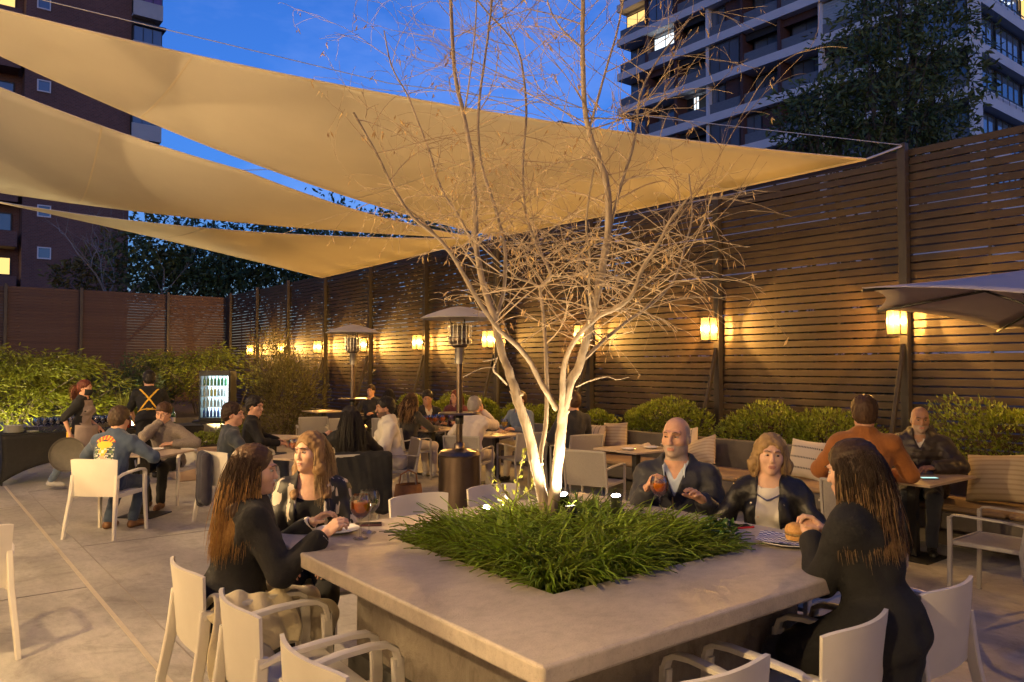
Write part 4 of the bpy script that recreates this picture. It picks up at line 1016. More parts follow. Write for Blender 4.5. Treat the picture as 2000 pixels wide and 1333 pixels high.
tree((p.x,p.y),cl_((1720,40,22,1.5),(1790,-20,22.5,1.6),(1840,60,22.5,1.3),(1700,120,21.5,1.3),(1780,130,22,1.6),(1850,170,22.5,1.3),(1620,205,22,1.2),(1570,215,21.5,.9),(1690,215,21.5,1.4),(1780,235,22,1.4),(1840,260,22,1.1),(1600,265,22,1.1),(1690,290,22,1.3),(1560,280,22,.8),(1780,300,22.5,1.2),(1760,-110,22,1.8)),11500,.22,.075,mat('park_tree_leaf',(.075,.105,.03),(.12,.13,.04),rough=.5,scale=1,island=.5,transl=.25),'dark leafy tree in front of the banded tower',91,.25)
for lab,sd,cls,m in (('dark green tree behind the back fence under the lowest sail',92,((330,480,36,1.9),(400,500,36,2.0),(300,530,36,1.7),(370,560,36,2.0),(440,540,35.5,1.6)),M_leafD),
     ('broad dark tree behind the far corner of the fences',93,((500,500,37,2.0),(560,530,37,2.0),(620,520,37,1.8),(480,560,36,1.8),(600,570,37,1.9),(540,470,38,1.6)),M_leafD),
     ('dark tree crown showing between the middle and lowest sails',94,((560,440,44,2.0),(640,440,44,2.1),(720,452,44,2.1),(800,458,44,2.0),(870,462,44,2.0),(600,480,44,2.2),(700,490,44,2.2),(820,490,44,2.2)),M_leafD),
     ('thin grey green tree before the brick tower',95,((190,520,38,1.5),(240,480,38,1.3),(140,545,38,1.4),(260,545,38,1.5)),M_leafE)):
    b=at(cls[0][0]+40,560,cls[0][2]); tree((b.x,b.y),cl_(*cls),5200 if sd!=95 else 1500,.30,.12,m,lab,sd,.2)
for k,(x,y,h) in enumerate(((14,13.5,4.2),(14.5,18,5.6),(14,22.5,6.4),(13.5,27,6.4),(15,9.2,3.2))):
    V_=lambda a,b,c:Vector((x+a,y+b,c)); tree((x,y),[(V_(0,0,h*.9),1.5),(V_(.3,1.4,h*.7),1.5),(V_(-.2,-1.4,h*.7),1.5),(V_(0,.6,h*.35),1.4),(V_(0,-1.0,h*.35),1.4),(V_(0,2.0,h*.3),1.2)],4200,.24,.10,M_leafD,['dark tree behind the fence lantern nearest the nearer heater','dark tree behind the fence between the heaters','dark tree behind the fence left of the farther heater','dark tree behind the far corner lanterns','low dark tree behind the fence right of the bare tree'][k],200+k,.16)
# bare winter branches against the brick tower
bw_=empty('bare_winter_tree',tuple(at(215,600,33).xy)+(0,)); tag(bw_,'grey leafless tree in front of the brick tower','tree')
mb=MB(); r9=random.Random(8); o9=Vector(bw_.location)
def br9(p,d,L,r,dep):
    q=Vector(p); pts=[q]
    for i in range(5): d=(Vector(d)+Vector((r9.gauss(0,.14),r9.gauss(0,.14),r9.gauss(0,.1)+.04))).normalized(); q=q+d*L/5; pts.append(q)
    mb.tube(pts,[r*(1-.13*i) for i in range(6)],5 if r>.02 else 3,cap=False)
    if dep<5:
        for k in range(3 if dep<4 else 2):
            j=r9.randint(2,5); br9(pts[j],(Vector(d)+Vector((r9.uniform(-1,1),r9.uniform(-1,1),r9.uniform(-.1,.6)))*.85).normalized(),L*r9.uniform(.55,.8),r*.55,dep+1)
br9((0,0,0),(0,0,1),5.2,.16,0)
mb.build('trunk',mat('grey_bark',(.16,.15,.15),(.2,.19,.19),rough=.9,scale=6),bw_,True)
# ------------------------------------------------------------------ glasses, plates, phones
def wine_meshes(s=1.0,bowl=.046,h=.21):
    prof=[(.0,0),(.034,.001),(.035,.003),(.012,.006),(.005,.012),(.004,.05),(.004,.085),(.008,.092),(.028,.102),(bowl*.92,.125),(bowl,.148),(bowl*.97,.175),(bowl*.80,h)]
    inner=[(bowl*.80-.0012,h),(bowl*.97-.0012,.175),(bowl-.0012,.148),(bowl*.92-.0012,.125),(.026,.104),(0,.097)]
    return MB().lathe([(r*s,z*s) for r,z in prof+inner],20).mesh('glass_body',M_glass,True)
def drink_mesh(m,s=1.0,bowl=.046,lev=.165):
    b=bowl-.0018; k=(lev-.148)/.027; rl=b*(1-.03*max(0,k))
    return MB().lathe([(r*s,z*s) for r,z in ((0,.0985),(.0255,.1045),(b*.92,.126),(b,.148),(rl,lev),(0,lev))],20).mesh('drink',m,True)
WG=wine_meshes(); WGB=wine_meshes(1.12,.05,.20)
DR_O=drink_mesh(M_spritz,1.12,.05,.168); DR_Y=drink_mesh(M_yell,1.12,.05,.16); DR_W=drink_mesh(M_wine,1.0,.046,.14)
ICE=MB().bbox((-.013,-.013,-.013),(.013,.013,.013),.003).mesh('ice_cube',M_glass)
def glass(x,y,z,label,drink=None,group='drinks glasses on the tables',big=True):
    t=empty('wine_glass',(x,y,z),RNG.uniform(0,6),label,'glass',group)
    link('glass_body',WGB if big else WG,t)
    if drink:
        link('drink',drink,t)
        if drink is DR_O or drink is DR_Y:
            for k in range(3): link('ice_cube',ICE,t,(RNG.uniform(-.02,.02),RNG.uniform(-.02,.02),.188),(RNG.uniform(0,3),RNG.uniform(0,3),0))
    return t
glass(1.85,3.62,TH,'spritz glass standing left on the counter beside the plate',DR_O)
glass(1.95,3.72,TH,'wine glass with a pale drink behind the spritz on the counter',DR_W)
glass(3.56,3.13,TH,'spritz glass in the hand of the bald man in navy',DR_O)
glass(2.05,9.72,.74,'spritz glass on the table between the two seated men',DR_O)
glass(3.36,8.15,.74,'spritz glass seen between the two women at the counter',DR_O)
glass(3.72,8.22,.74,'empty wine glass in the hand of the woman with long black hair',None)
for k,(x,y) in enumerate(((6.62,10.72),(6.72,10.6),(6.78,10.8),(6.9,10.66))):
    glass(x,y,.74,'spritz glass in the cluster before the man in the dark suit',DR_O,'cluster of spritz glasses')
glass(6.93,9.35,.74,'left yellow drink on the table behind the tree trunk',DR_Y); glass(7.12,9.30,.74,'right yellow drink on the table behind the tree trunk',DR_Y)
glass(6.72,9.42,.74,'empty glass left of the yellow drinks',None)
glass(7.0,10.95,.74,'tall empty glass right of the spritz cluster',None); glass(7.1,10.7,.74,'empty glass at the right corner of the spritz table',None)
glass(7.1,3.55,.74,'low glass by the paper napkin on the right table',DR_W,big=False)
def plate(x,y,z,r,label,food=None):
    t=empty('plate',(x,y,z),0,label,'plate','plates on the tables')
    MB().lathe([(0,.003),(r*.55,.0),(r*.62,.004),(r*.95,.016),(r,.02),(r*.99,.0225),(r*.93,.0195),(r*.62,.0085),(0,.0075)],36).build('dish',M_porc,t,True)
    return t
p=plate(1.83,3.84,TH,.115,'white plate with a crust of food in front of the woman in stripes')
mb=MB()
for k in range(7): a=RNG.uniform(0,6); mb.lathe([(0,0),(.016,.002),(.02,.009),(.012,.016),(0,.018)],8,c=(.02*cos(a),.022*sin(a),.007+.001*k))
fd=mb.build('pizza_crust',mat('baked_crust',(.42,.20,.05),(.6,.34,.11),rough=.7,scale=60),None,True,loc=(1.82,3.85,TH+.0003)); tag(fd,'piece of baked crust lying on the white plate','food')
p=plate(3.46,2.22,TH,.145,'white plate with blue checked paper in front of the woman in the black coat')
# checked paper: each blue diamond and the sheet are separate colours of one sheet
pp=MB(); n=14
def pz(x,y): return .024+.035*max(0,(abs(x)+abs(y))-.14)+.004*sin(40*x)*cos(37*y)+(.05*max(0,y+.02)*6*max(0,-x+.05) )
M_pw=mat('white_paper',(.75,.74,.75),rough=.7); M_pb=mat('blue_paper_check',(.035,.045,.20),rough=.7)
for i in range(n):
    for j in range(n):
        x0=-.13+i*.26/n; y0=-.13+j*.26/n; w=.26/n; pp.mat((i+j)%2); pp.add([(x0,y0,pz(x0,y0)),(x0+w,y0,pz(x0+w,y0)),(x0+w,y0+w,pz(x0+w,y0+w)),(x0,y0+w,pz(x0,y0+w))],[(0,1,2,3)])
o=pp.build('checked_paper',[M_pw,M_pb],None,loc=(3.46,2.23,TH)); o.rotation_euler=(0,0,.5); tag(o,'blue and white checked sandwich paper on the right plate','paper')
def burger():
    t=empty('sandwich',(3.47,2.17,TH+.03),.3,'toasted sandwich half on the checked paper','sandwich')
    MB().lathe([(0,.0),(.05,.0),(.056,.012),(.054,.022),(0,.022)],20).build('bottom_bun',MATS['baked_crust'],t,True)
    MB().lathe([(0,.022),(.055,.022),(.06,.028),(.055,.034),(0,.034)],20).build('filling',mat('filling_meat',(.16,.07,.03),(.3,.25,.08),rough=.6,scale=60),t,True)
    MB().lathe([(.056,.034),(.06,.045),(.05,.066),(.03,.078),(0,.082)],20).build('top_bun',MATS['baked_crust'],t,True)
burger()
def phone(x,y,z,rz,label,case,screen=None):
    t=empty('phone',(x,y,z),radians(rz),label,'phone','phones on the tables')
    MB().bbox((-.036,-.075,0),(.036,.075,.010),.003).build('case',case,t); MB().box((-.032,-.07,.0101),(.032,.07,.0112)).build('screen',screen or mat('black_glass',(.01,.01,.012),rough=.08),t)
phone(3.60,2.60,TH,70,'red cased phone on the counter near the leather jacket',mat('red_case',(.5,.03,.025),rough=.4))
phone(2.04,3.90,TH,60,'dark phone on the counter behind the two wine glasses',mat('pinkdark_case',(.10,.035,.035),rough=.5))
phone(7.32,3.25,.74,50,'phone with a glowing screen on the right table',M_dark,emission('phone_screen',(.55,.95,.85),.45))
# napkin, leftovers
def crumple(x,y,z,r,label,m,seed,name='paper_napkin',cat='napkin'):
    q=random.Random(seed); o=MB().grid(lambda u,v:((u-.5)*2*r+q.uniform(-.01,.01),(v-.5)*2*r+q.uniform(-.01,.01),.004+q.uniform(0,.035)*(1-abs(2*u-1))*(1-abs(2*v-1))*2),8,8).build(name,m,None,True,loc=(x,y,z)); o.modifiers.new('t','SOLIDIFY').thickness=.002; tag(o,label,cat); return o
crumple(7.05,3.62,.742,.06,'crumpled paper napkin on the right table',M_pw,1)
crumple(7.45,6.75,.742,.10,'heap of crumpled paper and leftovers on the table by the cushions',mat('kraft_paper',(.5,.38,.26),(.6,.5,.4),rough=.8),2,'leftover_paper','paper')
crumple(7.25,9.55,.742,.12,'paper lined basket of food on the table behind the tree',mat('checked_food',(.5,.2,.12),(.6,.5,.42),rough=.8,scale=30),3,'food_basket','food')
crumple(6.7,11.05,.742,.10,'plate of snacks on the spritz table',MATS['checked_food'],4,'snack_plate','food')
plate(7.3,6.55,.74,.10,'plate with scraps on the table by the cushions'); plate(6.95,6.6,.74,.09,'small plate near the left corner of the leftovers table')
plate(6.9,9.6,.74,.11,'plate at the back of the yellow drinks table'); plate(2.42,10.1,.74,.10,'plate on the table between the two seated men')
sh=empty('salt_shaker',(7.42,6.48,.74)); tag(sh,'small salt shaker beside the leftovers','shaker'); MB().lathe([(.017,0),(.018,.045),(.015,.05)],14).build('jar',M_glass,sh,True); MB().lathe([(.016,.05),(.016,.062),(0,.068)],14).build('cap',M_steel,sh,True)

# ------------------------------------------------------------------ cushions
def stripe_mat(name,base,dark,kind):
    m=bpy.data.materials.new(name); m.use_nodes=True; n,l=m.node_tree.nodes,m.node_tree.links; b=n['Principled BSDF']; b.inputs['Roughness'].default_value=.9
    t=n.new('ShaderNodeTexCoord'); s=n.new('ShaderNodeSeparateXYZ'); l.new(t.outputs['Object'],s.inputs[0])
    def math(op,a,v=None,b_=None):
        q=n.new('ShaderNodeMath'); q.operation=op; l.new(a,q.inputs[0])
        if b_ is not None: l.new(b_,q.inputs[1])
        elif v is not None: q.inputs[1].default_value=v
        return q.outputs[0]
    ax=s.outputs[0] if kind=='v' else s.outputs[2]
    per=.075 if kind=='v' else (.045 if kind=='h' else .12)
    fr=math('FRACT',math('MULTIPLY',ax,1/per)); ln=math('LESS_THAN',fr,.17 if kind!='h' else .35)
    if kind!='h':
        oth=s.outputs[2] if kind=='v' else s.outputs[0]; dt=math('LESS_THAN',math('FRACT',math('MULTIPLY',oth,1/.02)),.62); ln=math('MULTIPLY',ln,b_=dt)
    nz=n.new('ShaderNodeTexNoise'); nz.inputs['Scale'].default_value=70; l.new(t.outputs['Object'],nz.inputs[0])
    mx=n.new('ShaderNodeMix'); mx.data_type='RGBA'; mx.inputs[6].default_value=(*base,1); mx.inputs[7].default_value=(*dark,1); l.new(ln,mx.inputs[0]); l.new(mx.outputs[2],b.inputs['Base Color'])
    bp=n.new('ShaderNodeBump'); bp.inputs['Strength'].default_value=.3; bp.inputs['Distance'].default_value=.004; l.new(nz.outputs[0],bp.inputs['Height']); l.new(bp.outputs[0],b.inputs['Normal']); return m
CV=stripe_mat('cushion_dotted_stripes',(.50,.41,.30),(.05,.045,.045),'v'); CHh=stripe_mat('cushion_woven_bands',(.46,.37,.26),(.36,.28,.19),'h'); CD=stripe_mat('cushion_dotted_bands',(.52,.46,.38),(.06,.06,.07),'d')
def cushion(x,y,z,w,h,tilt,rz,roll,m,label):
    def fn(sg):
        def f(u,v):
            a,b=2*u-1,2*v-1; k=(1-abs(a)**2.6)*(1-abs(b)**2.6); cx=1-.055*(1-b*b)*abs(a)**3; cz=1-.055*(1-a*a)*abs(b)**3
            return (a*w/2*cx,sg*(.012+.085*max(0,k)**.6)*(w/.45),b*h/2*cz)
        return f
    mb=MB().grid(fn(1),15,15).grid(fn(-1),15,15)
    e=[(u,v) for u in (0,1) for v in [i/14 for i in range(15)]]
    f1,f2=fn(1),fn(-1)
    for s in range(4):
        P=[(i/14,0) if s==0 else (1,i/14) if s==1 else (1-i/14,1) if s==2 else (0,1-i/14) for i in range(15)]
        mb.grid(lambda u,v,P=P:(f1 if v<.5 else f2)(*P[round(u*14)]),15,2)
    o=mb.build('cushion',m,None,True,loc=(x,y,z),recalc=True); o.rotation_mode='XYZ'
    o.rotation_euler=(Matrix.Rotation(radians(rz),4,'Z')@Matrix.Rotation(radians(tilt),4,'X')@Matrix.Rotation(radians(roll),4,'Y')).to_euler()
    tag(o,label,'cushion','cushions on the long bench'); return o
cushion(8.12,8.42,.67,.44,.44,14,90,0,CV,'dotted stripe cushion just right of the tree trunk')
cushion(8.31,8.16,.70,.46,.44,8,90,4,CHh,'plain woven cushion behind the dotted one')
cushion(8.28,6.84,.69,.42,.46,12,96,8,CV,'striped cushion peeking out behind the bald man in navy')
cushion(8.10,6.42,.64,.46,.40,24,82,20,CHh,'tilted woven cushion right of the bald man in navy')
cushion(8.24,5.02,.68,.44,.44,14,88,-3,CD,'cushion with dotted bands behind the blonde woman')
cushion(8.16,2.98,.70,.58,.46,20,86,6,CHh,'big woven cushion at the right edge on the bench')

# ------------------------------------------------------------------ drinks table
M_span=mat('stretch_cover',(.010,.0095,.0095),(.016,.015,.015),rough=.85,scale=30)
def cover_table(x0,x1,y0,y1,label):
    t=empty('covered_table',((x0+x1)/2,(y0+y1)/2,0),0,label,'table','tables under black stretch covers'); w=(x1-x0)/2; d=(y1-y0)/2
    MB().bbox((-w,-d,.735),(w,d,.75),.004).build('table_top',M_span,t)
    def side(ax,s,L):
        def f(u,v):
            a=2*u-1; arch=.30*(1-abs(a)**2.2); z=.734*(1-v)+v*(.02+arch); pull=.06*sin(pi*v)*(1-.2*abs(a)); foot=1+.02*v
            p=(a*w*foot*(1-.035*sin(pi*v)),s*(d-pull*.5)) if ax==0 else (s*(w-pull*.5),a*d*foot*(1-.035*sin(pi*v)))
            return (p[0],p[1],z)
        return f
    mb=MB()
    for s in (-1,1): mb.grid(side(0,s,w),25,10); mb.grid(side(1,s,d),17,10)
    o=mb.build('stretch_cover',M_span,t,True); o.modifiers.new('t','SOLIDIFY').thickness=.004
    for sx in (-1,1):
        for sy in (-1,1): MB().tube([(sx*(w-.05),sy*(d-.05),.74),(sx*(w-.02),sy*(d-.02),.0)],.016,8).build('leg',M_dark,t)
    return t
cover_table(1.14,2.96,13.60,14.35,'long drinks table in a black stretch cover with rows of clean glasses')
cover_table(3.02,4.05,13.70,14.45,'drinks table where the bartender mixes pitchers')
n=0
for j in range(4):
    for i in range(12):
        x=1.62+i*.088+.02*(j%2); y=13.74+j*.11
        if x>2.72: continue
        t=empty('clean_wine_glass',(x,y,.75),0,'clean empty wine glass in the rows on the black drinks table','glass','clean glasses in rows on the drinks table'); link('glass_body',WG,t)
ps=empty('plate_stack',(1.32,13.85,.75)); 
COL.objects.unlink(ps); bpy.data.objects.remove(ps)
mp_=MB().lathe([(0,.0),(.075,.0),(.085,.003),(.13,.012),(.135,.016),(.13,.017),(.085,.008),(0,.005)],28).mesh('dish',M_porc,True)
for k in range(9):
    t=empty('stacked_plate',(1.32+RNG.uniform(-.004,.004),13.86,.752+k*.0125),0,'white plate in the stack at the left end of the drinks table','plate','stack of plates on the drinks table'); link('dish',mp_,t)
for k in range(3):
    t=empty('stacked_saucer',(1.56,13.8,.752+k*.009),0,'pink rimmed saucer in the low stack before the glasses','plate','low stack of saucers'); o=link('dish',mp_,t); t.scale=(.6,.6,.6)
def pitcher(x,y,m,label):
    t=empty('pitcher',(x,y,.75),.5,label,'pitcher','pitchers on the drinks table')
    MB().lathe([(.055,0),(.065,.01),(.07,.12),(.058,.19),(.062,.23),(.0605,.23),(.0565,.19),(.0685,.12),(.0635,.012),(0,.006)],22).build('jug',M_glass,t,True)
    MB().lathe([(0,.008),(.062,.013),(.067,.11),(.062,.15),(0,.15)],20).build('drink',m,t,True)
    MB().tube([(.058,0,.2),(.10,0,.19),(.11,0,.13),(.10,0,.07),(.066,0,.05)],.007,7).build('handle',M_glass,t,True)
pitcher(3.20,13.9,M_spritz,'pitcher of red orange drink by the bartender'); pitcher(2.86,13.8,mat('red_drink',(.6,.05,.02),rough=.15,trans=.2),'pitcher of red drink by the waitress')
bx=empty('fruit_tray',(3.42,13.95,.75)); tag(bx,'tray of yellow fruit and ice on the mixing table','tray'); MB().bbox((-.17,-.12,0),(.17,.12,.05),.01).build('tray',M_steel,bx)
me=MB().lathe([(0,-.03),(.022,-.022),(.031,0),(.022,.022),(0,.03)],10).mesh('lemon',mat('lemon_peel',(.75,.45,.05),(.8,.55,.08),rough=.5,scale=20),True)
for k in range(12): t=link('lemon',me,None,(3.42+RNG.uniform(-.13,.13),13.95+RNG.uniform(-.09,.09),.83+RNG.uniform(-.005,.03))); tag(t,'yellow lemon heaped in the tray by the bartender','lemon','lemons in the tray')
bo=empty('wine_bottle',(3.62,13.98,.75)); tag(bo,'green bottle standing on the mixing table','bottle'); MB().lathe([(.037,0),(.038,.17),(.034,.2),(.015,.235),(.014,.30)],16).build('bottle',mat('green_glass',(.02,.08,.03),rough=.1,coat=.5),bo,True); MB().lathe([(.0385,.06),(.0385,.14)],16).build('paper_label',M_pw,bo,True)
# potted spiky plant at the end of the glasses
po=empty('potted_plant',(2.88,14.12,.75)); tag(po,'potted plant with upright yellow green sword leaves beside the waitress','plant')
MB().lathe([(.06,0),(.08,.12),(.085,.13),(.07,.13),(0,.11)],18).build('pot',M_dark,po,True)
for k in range(9):
    a=RNG.uniform(0,6.28); L=RNG.uniform(.35,.62); q=MB(); q.tube([(.02*cos(a),.02*sin(a),.1),(.06*cos(a),.06*sin(a),.1+L*.5),(.15*cos(a),.15*sin(a),.1+L)],[1,1,.2],flat=(.004,.018)); q.build('sword_leaf',mat('sword_leaf',(.30,.30,.04),(.2,.24,.04),rough=.45,scale=20,transl=.2),po)

# ------------------------------------------------------------------ drinks fridge on its stand
fp=at(425,822,15.6); fr=empty('drinks_fridge',(fp.x,fp.y,0),-radians(31),'glass door drinks fridge with glowing shelves of bottles','fridge')
W2,D2,Z0,Z1=.30,.26,.68,1.66
def fb_(a,b): return MB().box(a,b)
M_fr=mat('fridge_black',(.025,.025,.027),rough=.4)
MB().box((-W2,-D2,Z0),(-W2+.04,D2,Z1)).box((W2-.04,-D2,Z0),(W2,D2,Z1)).box((-W2+.04,-D2,Z1-.09),(W2-.04,D2,Z1)).box((-W2+.04,-D2,Z0),(W2-.04,D2,Z0+.05)).box((-W2+.04,D2-.03,Z0+.05),(W2-.04,D2,Z1-.09)).build('cabinet',M_fr,fr)
MB().box((-W2+.045,D2-.04,Z0+.055),(W2-.045,D2-.031,Z1-.095)).build('back_panel',mat('glowing_fridge_liner',(.75,.85,.9),rough=.5,emit=(.6,.9,1.0),es=.95),fr)  # emission in the liner stands in for light inside the fridge
MB().box((W2-.065,-D2+.02,Z0+.06),(W2-.045,-D2+.04,Z1-.1)).build('light_strip',emission('led_strip',(.85,.95,1.0),4.0),fr)
MB().box((-W2+.04,-D2-.012,Z0+.05),(W2-.04,-D2-.004,Z1-.09)).build('glass_door',M_glass,fr)
MB().box((-W2+.02,-D2-.03,Z0+.02),(-W2+.042,-D2-.002,Z1-.02)).box((W2-.042,-D2-.03,Z0+.02),(W2-.02,-D2-.002,Z1-.02)).box((-W2+.042,-D2-.03,Z1-.1),(W2-.042,-D2-.002,Z1-.02)).box((-W2+.042,-D2-.03,Z0+.02),(W2-.042,-D2-.002,Z0+.06)).build('door_frame',M_fr,fr)
bm_=MB().lathe([(.028,0),(.029,.10),(.024,.125),(.011,.15),(.011,.185),(.0,.186)],12)
gm=[bm_.mesh('fridge_bottle',m,True) for m in (mat('fridge_green',(.04,.30,.12),rough=.15,coat=.4),mat('fridge_clear',(.55,.72,.78),rough=.12,coat=.4),mat('fridge_yellow',(.6,.6,.15),rough=.2),mat('fridge_blue',(.05,.12,.5),rough=.15,coat=.4))]
gl=['green bottle on the top shelf of the drinks fridge','clear bottle on the second shelf of the drinks fridge','small dark tray bottle on the third shelf of the drinks fridge','blue water bottle on the bottom shelf of the drinks fridge']
for s in range(4):
    z=Z0+.06+s*.21
    if s: MB().box((-W2+.042,-D2+.02,z-.012),(W2-.07,D2-.045,z-.004)).build('shelf',M_steel,fr)
    row=3-s
    for i in range(7):
        o=empty('bottle',tuple(Matrix.Rotation(-radians(31),3,'Z')@Vector((-W2+.085+i*.067,-D2+.09,0))+Vector((fp.x,fp.y,z))),0,gl[row],'bottle',['green bottles in the fridge','clear bottles in the fridge','dark bottles in the fridge','blue bottles in the fridge'][row]); link('bottle_body',gm[[0,(2 if i in(2,3) else 1),1,3][row]],o)
    point(fr,(.12,-D2+.12,z+.17),1.6,(.75,.92,1.0),.04,'shelf_light')
st=empty('fridge_stand',(fp.x,fp.y,0),-radians(31),'dark stand under the drinks fridge','stand'); MB().bbox((-.42,-.3,.62),(.42,.3,.678),.006).build('top',M_dark,st)
for sx in (-1,1):
    for sy in (-1,1): MB().cbox((sx*.38,sy*.26,.31),(.04,.04,.62)).build('leg',M_dark,st)
pb=empty('concrete_planter',(3.75,12.75,0)); tag(pb,'tan concrete planter box below the drinks fridge','planter')
M_tan=mat('tan_concrete',(.44,.32,.22),(.5,.37,.26),rough=.8,scale=5,bump=.2)
MB().bbox((-.42,-.3,.0),(.42,.3,.50),.015).build('box',M_tan,pb); MB().box((-.38,-.26,.5),(.38,.26,.515)).build('soil',M_soil,pb)
shrub(3.75,12.75,.5,(.36,.26,.10),1200,.04,.02,M_leafA,'low green planting in the tan planter box','plant',None,78,'low_planting',3,.8)
# ------------------------------------------------------------------ people: smooth implicit bodies
def V3(*a): return np.array(a if len(a)==3 else a[0],dtype=np.float64)
def nrm(v): v=np.asarray(v,float); return v/(np.linalg.norm(v)+1e-9)
def basis(z,y):
    z=nrm(z); x=nrm(np.cross(y,z)); y=np.cross(z,x); return np.stack([x,y,z],1)   # columns
class Sdf:
    """smooth union of round cones and ellipsoids, meshed by surface nets"""
    def __init__(s): s.p=[]
    def cone(s,a,b,ra,rb,k=.025,sub=0): s.p.append(('c',V3(a),V3(b),ra,rb,k,sub)); return s
    def ell(s,c,r,R=None,k=.03,sub=0): s.p.append(('e',V3(c),V3(r),np.eye(3) if R is None else R,0,k,sub)); return s
    def mesh(s,res,post=None,pad=.03,grow=0,cut=None):
        lo=np.full(3,9e9); hi=-lo
        for q in s.p:
            if q[6]: continue
            if q[0]=='c': l=np.minimum(q[1]-q[3],q[2]-q[4]); h=np.maximum(q[1]+q[3],q[2]+q[4])
            else: m=np.sqrt(((q[3]*q[2])**2).sum(1)); l=q[1]-m; h=q[1]+m
            lo=np.minimum(lo,l); hi=np.maximum(hi,h)
        lo-=pad+grow; hi+=pad+grow
        if cut is not None: lo=np.maximum(lo,cut[0]); hi=np.minimum(hi,cut[1])
        n=np.maximum(4,np.ceil((hi-lo)/res).astype(int)+1)
        ax=[(lo[i]+np.arange(n[i])*res).astype(np.float32) for i in range(3)]
        F=np.full(n,.08,np.float32)
        for q in s.p:
            k=q[5]; mg=.07
            if q[0]=='c': l=np.minimum(q[1]-q[3],q[2]-q[4])-mg; h=np.maximum(q[1]+q[3],q[2]+q[4])+mg
            else: m=np.sqrt(((q[3]*q[2])**2).sum(1)); l=q[1]-m-mg; h=q[1]+m+mg
            i0=np.clip(np.floor((l-lo)/res).astype(int),0,n-1); i1=np.clip(np.ceil((h-lo)/res).astype(int)+1,1,n)
            if (i1<=i0).any(): continue
            sl=tuple(slice(i0[i],i1[i]) for i in range(3))
            X,Y,Z_=np.meshgrid(*[ax[i][i0[i]:i1[i]] for i in range(3)],indexing='ij',sparse=True)
            if q[0]=='c':
                a,b=q[1].astype(np.float32),q[2].astype(np.float32); d=b-a; L2=float(d@d)+1e-9
                t=((X-a[0])*d[0]+(Y-a[1])*d[1]+(Z_-a[2])*d[2])/L2; t=np.clip(t,0,1)
                D=np.sqrt((X-a[0]-t*d[0])**2+(Y-a[1]-t*d[1])**2+(Z_-a[2]-t*d[2])**2)-(q[3]+(q[4]-q[3])*t)
            else:
                c=q[1].astype(np.float32); R=q[3].astype(np.float32); r=q[2].astype(np.float32); dx,dy,dz=X-c[0],Y-c[1],Z_-c[2]
                u=[(dx*R[0,i]+dy*R[1,i]+dz*R[2,i])/r[i] for i in range(3)]
                k0=np.sqrt(u[0]**2+u[1]**2+u[2]**2)+1e-6; k1=np.sqrt((u[0]/r[0])**2+(u[1]/r[1])**2+(u[2]/r[2])**2)+1e-6; D=k0*(k0-1)/k1
            G=F[sl]
            if q[6]:
                h_=np.maximum(k-np.abs(G+D),0)/k; F[sl]=np.maximum(G,-D)+h_*h_*k*.25
            else:
                h_=np.maximum(k-np.abs(G-D),0)/k; F[sl]=np.minimum(G,D)-h_*h_*k*.25
        F-=grow
        if post is not None:
            X,Y,Z_=np.meshgrid(*ax,indexing='ij',sparse=True); F=post(F,X,Y,Z_).astype(np.float32)
        return surfnet(F,ax)
def surfnet(F,ax):
    F=np.pad(F,1,constant_values=.1); st=[a[1]-a[0] for a in ax]
    ax=[np.concatenate([[a[0]-st[i]],a,[a[-1]+st[i]]]) for i,a in enumerate(ax)]
    S=F<0; n=np.array(F.shape)-1
    c=np.zeros(n,np.int8)
    for i in (0,1):
        for j in (0,1):
            for k in (0,1): c+=S[i:n[0]+i,j:n[1]+j,k:n[2]+k]
    act=np.argwhere((c>0)&(c<8)); 
    if len(act)==0: return np.zeros((0,3)),np.zeros((0,4),int)
    idx=-np.ones(n,np.int64); idx[tuple(act.T)]=np.arange(len(act))
    acc=np.zeros((len(act),3)); cnt=np.zeros(len(act))
    co=[(i,j,k) for i in (0,1) for j in (0,1) for k in (0,1)]
    val={o:F[act[:,0]+o[0],act[:,1]+o[1],act[:,2]+o[2]] for o in co}
    for a in co:
        for d in range(3):
            if a[d]: continue
            b=list(a); b[d]=1; b=tuple(b); fa,fb=val[a],val[b]; m=(fa<0)!=(fb<0); t=np.where(m,fa/(fa-fb+1e-12),0)
            for e in range(3): acc[:,e]+=np.where(m,(a[e]+(t if e==d else 0)),0)
            cnt+=m
    P=act+acc/cnt[:,None]
    V=np.stack([ax[i][0]+P[:,i]*st[i] for i in range(3)],1)
    Q=[]
    for d in range(3):
        e,f=(d+1)%3,(d+2)%3
        sa=[slice(None)]*3; sb=[slice(None)]*3; sa[d]=slice(0,-1); sb[d]=slice(1,None)
        A=S[tuple(sa)]; B=S[tuple(sb)]; ed=np.argwhere(A!=B)
        ok=(ed[:,e]>0)&(ed[:,f]>0)&(ed[:,e]<n[e])&(ed[:,f]<n[f]); ed=ed[ok]; flip=A[tuple(ed.T)]
        def cell(de,df):
            q=ed.copy(); q[:,e]-=de; q[:,f]-=df; return idx[tuple(q.T)]
        q=np.stack([cell(1,1),cell(0,1),cell(0,0),cell(1,0)],1); q[~flip]=q[~flip][:,::-1]; Q.append(q)
    return V,np.concatenate(Q)
def smooth_v(V,F,it=1,w=.5):
    for _ in range(it):
        acc=np.zeros_like(V); cnt=np.zeros(len(V))
        for i in range(4):
            j=(i+1)%4; np.add.at(acc,F[:,i],V[F[:,j]]); np.add.at(cnt,F[:,i],1); np.add.at(acc,F[:,j],V[F[:,i]]); np.add.at(cnt,F[:,j],1)
        V=V*(1-w)+acc/np.maximum(cnt,1)[:,None]*w
    return V
